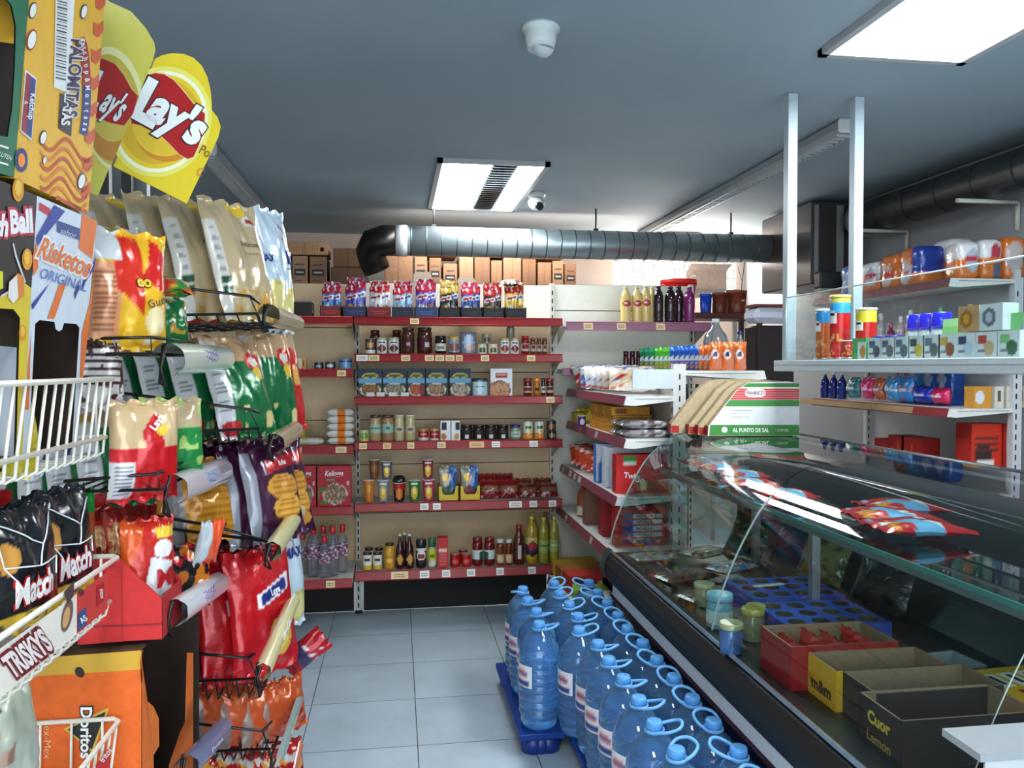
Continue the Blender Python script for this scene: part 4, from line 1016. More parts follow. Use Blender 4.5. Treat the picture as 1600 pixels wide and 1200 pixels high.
for i, (u0, u1) in enumerate(((650, 714), (742, 796), (818, 880))):
    zt = max(P(u, v, Y=SY).z for (a, b, v, l) in low for u in ((a + b) / 2,) if a < u1 and b > u0)
    kbox(u0, u1, 0, 'flat brown carton lying over the upright ones, %s of three' % nth(i + 1), z=zt + .004, h=.07, d=.28, col=(170, 132, 98))
# warm light on the cartons comes mostly from the added lamp behind the duct; clear bottle standing at the panel top
y = SB + .3
# brown stand with pots, bucket and bins, behind the gondola
TY = 5.1
sz = P(1140, 489, Y=TY).z
a, b = P(1040, 489, Y=TY).x, P(1192, 489, Y=TY).x
root = thing('stand', 'maroon-edged wooden stand carrying pots and a red bucket', 'stand', (0, 0, 0))
m = MB(); m.box(((a + b) / 2, TY + .15, sz - .02), (b - a, .34, .04), 'satin', (92, 44, 40), bev=.004); m.build('top', root)
for x in (a + .02, b - .02):
    for yy in (TY + .01, TY + .3):
        m = MB(); m.box((x, yy, (sz - .04) / 2), (.03, .03, sz - .04), 'satin', (96, 72, 60)); m.build('leg', root)
def pot(name, desc, cat, u0, u1, vt, col, yy=TY, taper=.82, rim=True, fin='satin', vb=487):
    xa, xb = P(u0, 480, Y=yy).x, P(u1, 480, Y=yy).x; r = (xb - xa) / 2
    h = P(u0, vt, Y=yy + r).z - sz
    o = thing(name, desc, cat, ((xa + xb) / 2, yy + r, sz + .001))
    m = MB(); m.lathe([(r * taper * .96, 0), (r * taper, .006), (r * .96, h * .88), (r * .92, h * .88), (r * taper * .9, .02)], fin, col, 24); m.build('body', o)
    if rim:
        m = MB(); m.lathe([(r * .95, h * .86), (r, h * .87), (r, h), (r * .93, h), (r * .93, h * .87)], fin, tuple(min(255, int(c * 1.12)) for c in col), 24, cap=False); m.build('rim', o)
    return o, r, h
o, r, h = pot('bucket', 'red plastic bucket behind the purple juice bottle', 'bucket', 1042, 1098, 438, (206, 40, 36))
m = MB(); m.tube([(r * math.cos(t), -r * .6 * math.sin(t) - .01, h - .02 - .05 * math.sin(t)) for t in [PI * k / 14 for k in range(15)]], .003, 'metal', (190, 190, 190), 6); m.build('handle', o)
pot('storage_bin', 'small blue plastic bin beside the brown pots', 'bin', 1097, 1116, 460, (20, 70, 180), yy=TY - .005)
pot('flower_pot', 'dark brown flower pot next to the blue bin', 'pot', 1117, 1141, 458, (112, 54, 36), taper=.86)
o, r, h = pot('flower_pot', 'larger brown flower pot with small white sticker', 'pot', 1141, 1173, 455, (122, 58, 38), taper=.86)
m = MB(); m.box((.02, -r * .95, h * .55), (.02, .004, .012), 'paper', (206, 180, 170)); m.build('sticker', o)
o = thing('twig', 'thin bare twig standing by the brown pots', 'twig', (P(1157, 470, Y=TY + .07).x, TY + .07, sz + .2))
m = MB(); m.tube([(0, 0, -.17), (.01, 0, .02), (.03, 0, .16)], .003, 'matte', (120, 90, 70), 5); m.tube([(.01, 0, .02), (-.02, 0, .12)], .002, 'matte', (120, 90, 70), 5); m.build('branch', o)
# white lid-like box and wire baskets by the rear window
wy = 5.75
a, b = P(1078, 440, Y=wy + .4).x, P(1142, 440, Y=wy + .4).x
z0, z1 = sz + .0, P(1100, 421, Y=wy + .4).z
root = thing('storage_shelf', 'plain tall shelf behind the stand carrying wire baskets', 'shelf', (0, 0, 0))
xa, xb = P(950, 440, Y=6.1).x, P(1150, 440, Y=6.1).x
sh = P(1000, 450, Y=6.1).z
m = MB(); m.box(((xa + xb) / 2, 6.3, sh - .02), (xb - xa, .5, .03), 'satin', (200, 190, 180)); m.build('board', root)
for x in (xa + .02, xb - .02):
    for yy in (6.08, 6.5):
        m = MB(); m.box((x, yy, (sh - .035) / 2), (.03, .03, sh - .035), 'satin', (180, 172, 166)); m.build('leg', root)
o = thing('white_carton', 'open cream carton on the shelf by the rear window', 'carton', ((a + b) / 2, 6.35, sh + .001))
m = MB(); w = b - a; h = z1 - sh
m.box((0, 0, h / 2), (w, .24, h), 'card', (226, 200, 182)); m.build('carton', o)
m = MB(); m.prism([(-w / 2, -.12, h), (w / 2, -.12, h), (w / 2 + .03, -.17, h + .05), (-w / 2 + .02, -.17, h + .05)], (0, .002, .002), 'card', (240, 222, 208)); m.build('flap', o)
def basket_wire(o, w, d, h, n, m_, r=.003, col=(236, 236, 236), name='wire_mesh'):
    m = MB()
    for z, k in ((0, .86), (h * .5, .93), (h, 1)):
        m.tube([(-w/2*k, -d/2*k, z), (w/2*k, -d/2*k, z), (w/2*k, d/2*k, z), (-w/2*k, d/2*k, z)], r * (1.5 if z == h else 1), 'satin', col, 6, closed=True)
    for i in range(n + 1):
        t = i / n - .5
        m.tube([(w * t, -d/2, h), (w * t * .86, -d/2*.86, 0), (w * t * .86, d/2*.86, 0), (w * t, d/2, h)], r * .7, 'satin', col, 5)
    for i in range(m_ + 1):
        t = i / m_ - .5
        m.tube([(-w/2, d * t, h), (-w/2*.86, d * t * .86, 0), (w/2*.86, d * t * .86, 0), (w/2, d * t, h)], r * .7, 'satin', col, 5)
    m.build(name, o)
o = thing('wire_basket', 'white wire shop basket tipped over by the rear window', 'basket', (P(1002, 430, Y=6.2).x, 6.24, sh + .07), (0, .25, 0))
basket_wire(o, .3, .26, .13, 8, 7)
o = thing('wire_basket', 'white wire shop basket leaning on its end beside the cream carton', 'basket', (P(1056, 430, Y=6.2).x, 6.2, sh + .09), (.1, .75, .1))
basket_wire(o, .17, .2, .11, 6, 6, col=(210, 212, 214))
# dark drinks cooler seen past the gondola
a, b = P(1184, 520, Y=4.3).x, P(1214, 520, Y=4.3).x
zt = P(1200, 478, Y=4.3).z
o = thing('drinks_cooler', 'dark drinks cooler with a pale rounded top, half hidden by the white post', 'cooler', (0, 0, 0))
m = MB(); m.box(((a + b) / 2 + .06, 4.4, (zt - .12) / 2 + .02), (b - a + .12, .16, zt - .14), 'satin', (38, 26, 28), bev=.01); m.build('cabinet', o)
m = MB(); m.box(((a + b) / 2 + .06, 4.4, zt - .05), (b - a + .14, .18, .09), 'gloss', (206, 210, 222), bev=.03); m.build('top', o)
m = MB(); m.box(((a + b) / 2 + .06, 4.4, zt + .005), (b - a + .13, .16, .015), 'satin', (110, 50, 44)); m.build('lid_trim', o)

# ------------------------------------------------------------------ double-sided gondola at the end of the counter
GY0, GY1, GX = 3.56, 4.82, 1.31
G = thing('gondola_shelving', 'low double-sided shelving with white shelf ends beyond the counter', 'shelving', (0, 0, 0))
m = MB(); m.box((GX, (GY0 + GY1) / 2 + .02, .80), (.02, GY1 - GY0 - .04, 1.3), 'satin', (196, 186, 176)); m.build('back_panel', G)
for y in (GY0 + .02, GY1 - .02):
    m = MB(); m.box((GX, y, .76), (.06, .036, 1.5), 'satin', (214, 216, 212))
    for k in range(26): m.box((GX - .0305, y, .15 + k * .052), (.002, .008, .028), 'matte', (26, 26, 26)); m.box((GX, y - .0185, .15 + k * .052), (.006, .002, .026), 'matte', (40, 40, 40))
    m.build('upright', G)
def gshelf(parent, xf, xb, y0, y1, z, rail=MAROON, tags=(), th=.045):
    sg = 1 if xb > xf else -1
    m = MB()
    prof = [(xf, z - .04), (xf + sg * .012, z), (xb, z), (xb, z - .02), (xf + sg * .05, z - .045)]
    for y in (y0,):
        m.prism([(a, y, b) for a, b in prof], (0, y1 - y, 0), 'satin', (222, 224, 220))
    m.box(((xf + sg * .03 + xb) / 2, y0 - .001, z - .012), (abs(xb - xf) - .08, .002, .003), 'matte', (150, 152, 150))
    s = m.build('shelf', parent)
    if rail:
        m = MB(); e = -sg * .004
        m.prism([(xf + e, y0, z - .042), (xf + e + sg * .012, y0, z + .002), (xf + sg * .014 + e, y0, z + .002), (xf + sg * .002 + e, y0, z - .044)], (0, y1 - y0, 0), 'satin', rail)
        r = m.build('price_rail', s)
        for k, (ya, yb, c) in enumerate(tags):
            t = MB(); q = e - sg * .001
            t.add([(xf + q + sg * .0015, ya, z - .037), (xf + q + sg * .0015, yb, z - .037), (xf + q + sg * .0105, yb, z - .004), (xf + q + sg * .0105, ya, z - .004)], [(0, 1, 2, 3), (3, 2, 1, 0)], 'paper', TAGC[c]); t.build('price_tag', r)
    return s
GX1, GX2, GX3, GX4, GX5 = 1.04, 1.04, 1.0, .975, .86
GZ = [1.359, 1.16, .892, .635, .285]
for xf, z, tg in zip((GX1, GX2, GX3, GX4, GX5), GZ, ([], [(4.05, 4.1, 'w')], [(4.5, 4.56, 'w'), (4.38, 4.44, 'w'), (4.26, 4.33, 'w'), (4.7, 4.76, 'w')], [(4.5, 4.55, 'w'), (3.9, 3.95, 'w')], [])):
    gshelf(G, xf, GX - .012, GY0 if z > .3 else 3.74, GY1 if z > .3 else 4.5, z, MAROON, tg)
gshelf(G, 1.74, GX + .012, GY0, GY1, 1.478, None)
gshelf(G, 1.66, GX + .012, GY0, GY1, 1.1, None)
m = MB(); m.box((GX, (3.74 + GY1) / 2, .06), (.74, GY1 - 3.74, .1), 'satin', (60, 54, 54)); m.build('base', G)
m = MB(); m.box((GX - .13, GY0 - .0, 1.44), (.2, .012, .09), 'satin', (206, 216, 222)); m.build('end_plate', G)
def gthing(name, label, cat, u, v, Y, z, maker, w, h, d, rz=0, group=None, **kw):
    p = P(u, v, Y=Y)
    o = thing(name, label, cat, (p.x, Y, z + .001), (0, 0, rz), group)
    maker(o, w, h, d, **kw); return o
# candy pouches on the upper shelf
zt = 1.478
seq = [(1008, 4.589, (40, 150, 96), 'teal-green')] * 0
pou = []
for i in range(3): pou.append(('teal-green', (30, 140, 90), 1012 + i * 8))
for i in range(4): pou.append(('lime-green', (90, 190, 50), 1036 + i * 7))
for i in range(6): pou.append(('blue', (30, 100, 200), 1060 + i * 8))
for i in range(3): pou.append(('orange', (226, 112, 40), 1106 + i * 8))
cnt = {}
for i, (cn, c, u) in enumerate(pou):
    Y = 4.589 - .056 * i
    cnt[cn] = cnt.get(cn, 0) + 1
    art = lab(c, ('r', 0, 1, .8, 1, tuple(min(255, v + 30) for v in c)), ('p', [(0, .36), (1, .5), (1, .7), (0, .56)], (226, 232, 240)), ('r', .2, .8, .46, .58, (60, 70, 110)), ('n', 0, 1, 0, .34, 6, .05, (206, 150, 110)))
    gthing('candy_pouch', '%s sweets pouch, %s of its colour from the rear, upper gondola shelf' % (cn, nth(cnt[cn])), 'sweets pouch', u, 560, Y, zt, k_bag, .1, .125, .05, art=art, seed=i, group='sweets pouches on the gondola', nx=10, ny=14)
for i, u in enumerate((1119, 1138, 1157)):
    Y = 3.629
    art = lab((226, 116, 50), ('e', .3, .55, .3, .16, (240, 240, 240)), ('e', .3, .55, .18, .1, (40, 50, 90)), ('r', .3, 1, .05, .4, (214, 140, 110)), ('r', 0, 1, .85, 1, (240, 140, 80)))
    gthing('candy_pouch', 'big orange sweets pouch on the shelf end, %s from left' % nth(i + 1), 'sweets pouch', u, 560, Y, zt, k_bag, .06, .135, .045, art=art, seed=i + 40, group='sweets pouches on the gondola')
for i, u in enumerate((978, 988, 998)):
    gthing('jam_jar', 'dark red juice jar, %s of three at the rear of the gondola top' % nth(i + 1), 'jar', u, 560, 4.703 - i * .0, 1.478 if 0 else 1.4, k_jar, .036, .19, .036, content=(90, 24, 44), lid=(60, 20, 30), group='dark red jars on the gondola')
gthing('water_bottle', 'clear large water bottle behind the sweets pouches', 'bottle', 1118, 540, 3.98, zt, k_bot, .13, .27, .13, content=(200, 206, 212), cap=(190, 200, 206), fin='clear')
gthing('water_bottle', 'small clear bottle with blue cap behind the orange pouches', 'bottle', 1156, 540, 3.86, zt, k_bot, .06, .2, .06, content=(206, 210, 216), cap=(20, 40, 110), fin='clear', cr=.45)
# bread bags
for i in range(7):
    Y = 4.589 - i * .125
    c = ((206, 60, 50), (90, 120, 190), (214, 216, 224), (206, 206, 216), (216, 212, 206), (226, 206, 170), (228, 206, 170))[i]
    art = lab((222, 214, 204), ('e', .3, .4, .26, .3, (224, 196, 150)), ('e', .72, .42, .26, .3, (218, 188, 140)), ('n', 0, 1, 0, 1, 4, .1, c), ('n', 0, 1, .3, 1, 6, .22, (60, 90, 170)), ('n', 0, 1, 0, .7, 5, .28, (190, 40, 44)), ('n', 0, 1, 0, 1, 9, .3, (236, 236, 238)))
    gthing('bread_bag', 'clear bag of bread rolls with blue and red print, %s from the rear' % nth(i + 1), 'bread', 0, 590, Y, GZ[0] + .014, k_bag, .24, .17, .1, art=art, seed=i, group='bread bags on the gondola', fin='film', lean=-.75, rz=random.uniform(-.2, .2)).location.x = 1.17
# yellow biscuit packs, tray of yellow flowers, wrapped cakes
o = thing('flower_tray', 'tray of small yellow blossoms at the gondola rear', 'tray', (1.13, 4.634, GZ[1] + .001), (0, 0, 0))
m = MB(); m.box((0, 0, .03), (.16, .16, .06), 'card', (196, 170, 70))
for i in range(26):
    a = random.random() * 6.28; rr = random.random() * .07
    m.lathe([(.012, 0), (.018, .012), (.004, .02)], 'matte', (214, 196, 60), 7, M=Matrix.Translation((rr * math.cos(a), rr * math.sin(a), .055 + random.random() * .02)))
m.build('tray', o)
o = thing('display_card', 'leaning yellow card above the blossoms', 'card', (1.12, 4.451, GZ[1] + .02), (0, .25, -.2))
m = MB(); m.prism([(-.05, 0, 0), (.05, 0, 0), (.02, 0, .19), (-.02, 0, .19)], (0, .003, 0), 'paper', (206, 190, 50)); m.build('card', o)
gthing('cocoa_tin', 'small purple tin before the yellow biscuit packs', 'tin', 909, 655, 4.360, GZ[1], k_can, .045, .06, .045, art=lab((76, 40, 130), ('e', .5, .5, .3, .3, (210, 210, 220))), lid=(220, 220, 226))
k = 0
for j in range(3):
    for i in range(3):
        k += 1
        gthing('biscuit_pack', 'yellow biscuit pack, level %s of the %s pile on the gondola' % (('one', 'two', 'three')[j], ('nearest', 'middle', 'rear')[2 - i]), 'biscuits', 0, 0, 4.269 - i * .16, GZ[1] + j * .045, k_box, .2, .043, .14, art=lab((214, 150, 40), ('n', 0, 1, 0, 1, 5, .2, (226, 180, 70)), ('r', .1, .4, .2, .8, (150, 80, 40))), side=(200, 140, 40), top=(222, 166, 60), group='yellow biscuit packs').location.x = 1.05 + .12 + (.01 if j % 2 else 0)
wr = lab((150, 146, 150), ('n', 0, 1, 0, 1, 9, .0, (96, 84, 84)), ('n', 0, 1, 0, 1, 14, .28, (222, 224, 228)))
for j in range(2):
    for i in range(2):
        o = thing('cake_tray', 'film-wrapped tray of dark cakes, %s of the %s pile at the shelf end' % (('bottom', 'top')[j], ('nearer', 'farther')[i]), 'cakes', (1.165, 3.663 + i * .13, GZ[1] + .001 + j * .042), (0, 0, 0), 'wrapped cake trays')
        k_pack(o, .24, .04, .115, art=wr, seed=i + j * 2)
# orange bags, upright boxes
for i in range(4):
    art = lab((196, 84, 40), ('n', 0, 1, 0, 1, 5, .05, (206, 60, 40)), ('n', 0, 1, 0, 1, 6, .3, (222, 210, 200)))
    gthing('croissant_bag', 'orange-red bag of pastries, %s from the rear of the gondola' % nth(i + 1), 'pastries', 0, 0, 4.680 - i * .13, GZ[2] + .014, k_bag, .24, .13, .09, art=art, seed=i + 9, lean=-.5, fin='film', group='pastry bags').location.x = 1.16
bx = lambda c: lab((214, 220, 226), ('p', [(0, 0), (.5, .0), (.1, .75)], c), ('e', .6, .4, .25, .2, (190, 130, 80)))
for i, (Y, c, nm) in enumerate(((4.040, (40, 110, 190), 'blue-white'), (3.869, (190, 206, 220), 'pale white'))):
    gthing('biscuit_box', '%s upright biscuit box behind the red one' % nm, 'biscuit box', 0, 0, Y, GZ[2], k_box, .25, .2 + .0 * i, .06, art=bx(c), side=(50, 120, 200) if i == 0 else (206, 210, 216), text=[]).location.x = 1.15
o = gthing('biscuit_box', 'red biscuit box with green logo at the gondola end', 'biscuit box', 0, 0, 3.686, GZ[2], k_box, .25, .185, .07, art=lab((206, 36, 36), ('r', .14, .38, .74, .98, (60, 140, 60)), ('r', .14, .38, .74, .82, (206, 220, 200)), ('r', .45, .95, .06, .34, (150, 90, 60)), ('r', .5, .6, .1, .3, (226, 206, 160))), side=(176, 30, 30), nx=24, nz=20,
       text=[('Twin', -.2, .46, .14, WHITE, dict(bold=.03, ang=-.12)), ('Go', -.04, .36, .15, WHITE, dict(bold=.04, ang=-.2)), ('gullon', -.24, .78, .06, WHITE, {})])
o.location.x = 1.155
gthing('liquor_bottle', 'slim brown bottle with pale label on the gondola', 'bottle', 0, 0, 4.451, GZ[3], k_bot, .07, .2, .07, content=(150, 70, 30), cap=(120, 60, 40), art=lab((206, 196, 170)), l0=.05, l1=.3).location.x = 1.06
gthing('biscuit_box', 'narrow brown box beside the brown bottle', 'biscuit box', 0, 0, 4.223, GZ[3], k_box, .22, .19, .06, art=lab((120, 84, 62))).location.x = 1.12
rows_ = lab((200, 34, 32))
for k in range(5):
    y0_ = .08 + k * .16
    rows_.r(.22, .95, y0_, y0_ + .1, (214, 214, 220)); rows_.r(.16, .34, y0_, y0_ + .11, (30, 60, 160))
rows_.n(.55, 1, 0, .2, 6, .0, (200, 40, 36))
o = gthing('biscuit_box', 'red box with five blue-white stacked names at the gondola end', 'biscuit box', 0, 0, 3.697, GZ[3], k_box, .25, .19, .07, art=rows_, side=(190, 30, 30), nx=24, nz=40, text=[('NOVELLA', .08, .13 + k * .16, .075, (40, 44, 90), dict(bold=.03, wide=.9)) for k in range(5)])
o.location.x = 1.155
gthing('biscuit_box', 'plain dark red box behind the five-name box', 'biscuit box', 0, 0, 3.937, GZ[3], k_box, .25, .19, .1, art=lab((150, 30, 34))).location.x = 1.155
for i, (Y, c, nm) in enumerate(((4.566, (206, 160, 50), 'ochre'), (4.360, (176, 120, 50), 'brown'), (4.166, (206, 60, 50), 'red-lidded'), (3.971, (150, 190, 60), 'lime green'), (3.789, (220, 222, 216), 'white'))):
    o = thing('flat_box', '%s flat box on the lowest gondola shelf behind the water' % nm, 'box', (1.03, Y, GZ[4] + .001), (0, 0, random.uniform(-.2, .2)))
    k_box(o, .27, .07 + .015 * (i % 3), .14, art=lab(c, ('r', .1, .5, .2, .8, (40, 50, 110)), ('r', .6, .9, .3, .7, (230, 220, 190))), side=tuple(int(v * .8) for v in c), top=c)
# dark bottles below the top shelf
for i, u in enumerate((1056, 1072, 1089)):
    o = gthing('wine_bottle', 'dark bottle with yellow ring, %s of three beneath the sweets' % nth(i + 1), 'bottle', u, 620, 3.720 + .0 * i, 1.101, k_bot, .052, .31, .052, content=(20, 22, 20), cap=(24, 24, 24), art=lab((30, 30, 30), ('e', .5, .5, .3, .3, (190, 170, 60))), l0=.6, l1=.75)
# ------------------------------------------------------------------ glass deli counter
CY0, CY1 = .95, 3.47
D = thing('deli_counter', 'long curved-glass deli counter with black bumper and white strip', 'counter', (0, 0, 0))
def ext(prof, y0, y1, fin, col, name, parent=D, label=None):
    m = MB(); m.prism([(a, y0, b) for a, b in prof], (0, y1 - y0, 0), fin, col); o = m.build(name, parent)
    if label: o['label'] = label
    return o
ext([(1.06, .05), (1.85, .05), (1.85, .62), (1.06, .62)], CY0, CY1 - .03, 'satin', (52, 54, 56), 'base')
ext([(1.1, 0), (1.8, 0), (1.8, .05), (1.1, .05)], CY0 + .02, CY1 - .06, 'matte', (20, 20, 20), 'plinth')
ext([(.945, .485), (1.06, .485), (1.06, .535), (.945, .535)], CY0, CY1, 'satin', (206, 212, 214), 'white_strip', label='pale aluminium strip')
ext([(.95, .462), (1.06, .462), (1.06, .484), (.95, .484)], CY0, CY1, 'satin', (84, 40, 48), 'maroon_strip', label='maroon line under the strip')
ext([(.94, .536), (1.06, .536), (1.06, .652), (.964, .652), (.95, .646), (.93, .61), (.928, .575)], CY0, CY1 + .012, 'rubber', (24, 26, 27), 'bumper')
ext([(.928, .536), (.964, .652), (.968, .664), (.952, .674), (.936, .672), (.908, .59)], CY1 + .013, CY1 + .03, 'satin', (60, 64, 64), 'bumper_end')
ext([(.96, .645), (1.8, .645), (1.8, .658), (.96, .658)], CY0, CY1, 'metal', (92, 98, 98), 'deck')
ext([(.952, .658), (.96, .658), (.96, .668), (.952, .668)], CY0, CY1, 'metal', (190, 196, 196), 'glass_channel')
ext([(1.79, .658), (1.85, .658), (1.85, 1.18), (1.79, 1.18)], CY0, CY1 - .01, 'satin', (74, 80, 84), 'rear_wall')
ext([(1.7, .658), (1.79, .658), (1.79, .74)], CY0, CY1 - .01, 'satin', (34, 36, 38), 'rear_fillet')
m = MB(); a = P(958, 905, Y=3.5)
m.add([(.9435, 3.57, .492), (.9435, 3.40, .492), (.9435, 3.40, .53), (.9435, 3.57, .53)], [(0, 1, 2, 3), (3, 2, 1, 0)], 'paper', (216, 214, 208))
m.add([(.943, 3.555, .498), (.943, 3.42, .498), (.943, 3.42, .524), (.943, 3.555, .524)], [(0, 1, 2, 3), (3, 2, 1, 0)], 'paper', (80, 46, 44)); m.build('name_plate', D)
yj = P(1113, 985, X=.953).y
GP = [(P(u, v, Y=yj).x, P(u, v, Y=yj).z) for u, v in ((1113, 985), (1119, 955), (1130, 920), (1150, 870), (1175, 820), (1195, 788))]
tq = [(P(u, v, Y=CY1).x, P(u, v, Y=CY1).z) for u, v in ((1040, 690), (1052, 679))]
GP += [(GP[-1][0] + .045, GP[-1][1] + .045), (max(tq[0][0], GP[-1][0] + .1), 1.165), (max(tq[1][0], GP[-1][0] + .16), 1.19), (GP[-1][0] + .26, 1.203)]
print('GP', yj, [(round(a, 3), round(b, 3)) for a, b in GP])
GXT = GP[-1][0]
def smooth(pts, k=4):
    out = []
    for i in range(len(pts) - 1):
        p0 = Vector(pts[max(0, i - 1)]); p1 = Vector(pts[i]); p2 = Vector(pts[i + 1]); p3 = Vector(pts[min(len(pts) - 1, i + 2)])
        for j in range(k):
            t = j / k
            out.append(.5 * ((2 * p1) + (p2 - p0) * t + (2 * p0 - 5 * p1 + 4 * p2 - p3) * t * t + (3 * p1 - p0 - 3 * p2 + p3) * t ** 3))
    return out + [Vector(pts[-1])]
GS = smooth(GP)
TINT = (224, 238, 236)
joints = [CY1, yj, 1.217]
for y1, y0 in zip(joints[:-1], joints[1:]):
    m = MB(); n = len(GS)
    vs = [(p.x, y0 + .004, p.y) for p in GS] + [(p.x, y1 - .004, p.y) for p in GS]
    m.add(vs, [(i, i + 1, n + i + 1, n + i) for i in range(n - 1)], 'glass', TINT, None, True)
    o = m.build('curved_glass_pane', D)
    for y in (y0 + .003, y1 - .003):
        e = MB(); e.tube([(p.x - .001, y, p.y) for p in GS if p.y < 1.1], .0014, 'gloss', (150, 172, 170), 6); e.build('glass_edge', o)
m = MB(); m.add([(GXT, CY0, 1.203), (1.75, CY0, 1.2), (1.75, CY1, 1.2), (GXT, CY1, 1.203)], [(0, 1, 2, 3)], 'glass', (205, 220, 222)); o = m.build('top_glass', D)
e = MB(); e.tube([(1.755, CY0, 1.2), (1.755, CY1, 1.2)], .005, 'metal', (150, 160, 162), 8); e.box((1.62, (CY0 + CY1) / 2, 1.195), (.012, CY1 - CY0, .008), 'satin', (200, 210, 210)); e.build('top_edge', o)
# flat end pane
m = MB(); pts = [(p.x, CY1 + .002, p.y) for p in GS] + [(1.75, CY1 + .002, 1.2), (1.75, CY1 + .002, .668)]
m.poly(pts, 'glass', (222, 236, 234)); o = m.build('end_pane', D)
e = MB(); e.tube([(p.x - .001, CY1 + .003, p.y) for p in GS] + [(1.75, CY1 + .003, 1.2)], .003, 'gloss', (150, 172, 170), 6); e.build('pane_edge', o)
# inner glass shelf on posts
m = MB(); m.add([(1.166, CY0, 1.047), (1.68, CY0, 1.047), (1.68, CY1 - .06, 1.047), (1.166, CY1 - .06, 1.047)], [(0, 1, 2, 3)], 'glass', (150, 172, 172)); o = m.build('inner_shelf', D)
e = MB(); e.box((1.165, (CY0 + CY1) / 2 - .03, 1.045), (.006, CY1 - CY0 - .06, .012), 'gloss', (70, 130, 122)); e.box((1.169, (CY0 + CY1) / 2 - .03, 1.031), (.012, CY1 - CY0 - .06, .016), 'metal', (150, 172, 172)); e.build('shelf_edge', o)
PY = P(1272, 900, X=1.36).y
for y, x in ((3.2, 1.52), (PY, 1.36), (1.05, 1.36)):
    m = MB(); m.box((x, y, .84), (.028, .028, .362), 'metal', (190, 198, 198)); m.build('post', D)
# goods on the inner shelf
def choc(i, x, y, rz, lbl, L=.26):
    o = thing('sweets_bag', lbl, 'sweets bag', (x, y, 1.072), (0, 0, rz), 'red and blue sweets bags on the glass shelf')
    art = lab((190, 30, 36), ('n', 0, 1, .3, .9, 3.4, .0, (120, 176, 214)), ('n', 0, 1, .2, .9, 5, .25, (226, 226, 220)), ('n', 0, 1, .4, .9, 6, .3, (226, 150, 50)), ('r', 0, 1, 0, .34, (196, 36, 40)))
    k_bag(o, .14, L, .055, art=art, seed=i, lean=-PI / 2 + .05, nx=20, ny=30)
for i, (u, v, rz) in enumerate(((1470, 792, 1.62), (1462, 808, 1.5), (1500, 824, 1.58))):
    p = P(u, v, Z=1.075); choc(i, p.x, p.y, rz, 'red sweets bag lying on the glass shelf midway, %s of three' % nth(i + 1))
for i, (u, v, rz) in enumerate(((1265, 772, 1.75), (1215, 757, 1.4), (1195, 742, 1.7), (1160, 732, 1.5), (1130, 723, 1.6))):
    p = P(u, v, Z=1.075); choc(i + 5, p.x, p.y, rz, 'shiny red-blue sweets bag at the far shelf end, %s of five' % nth(i + 1), .19)
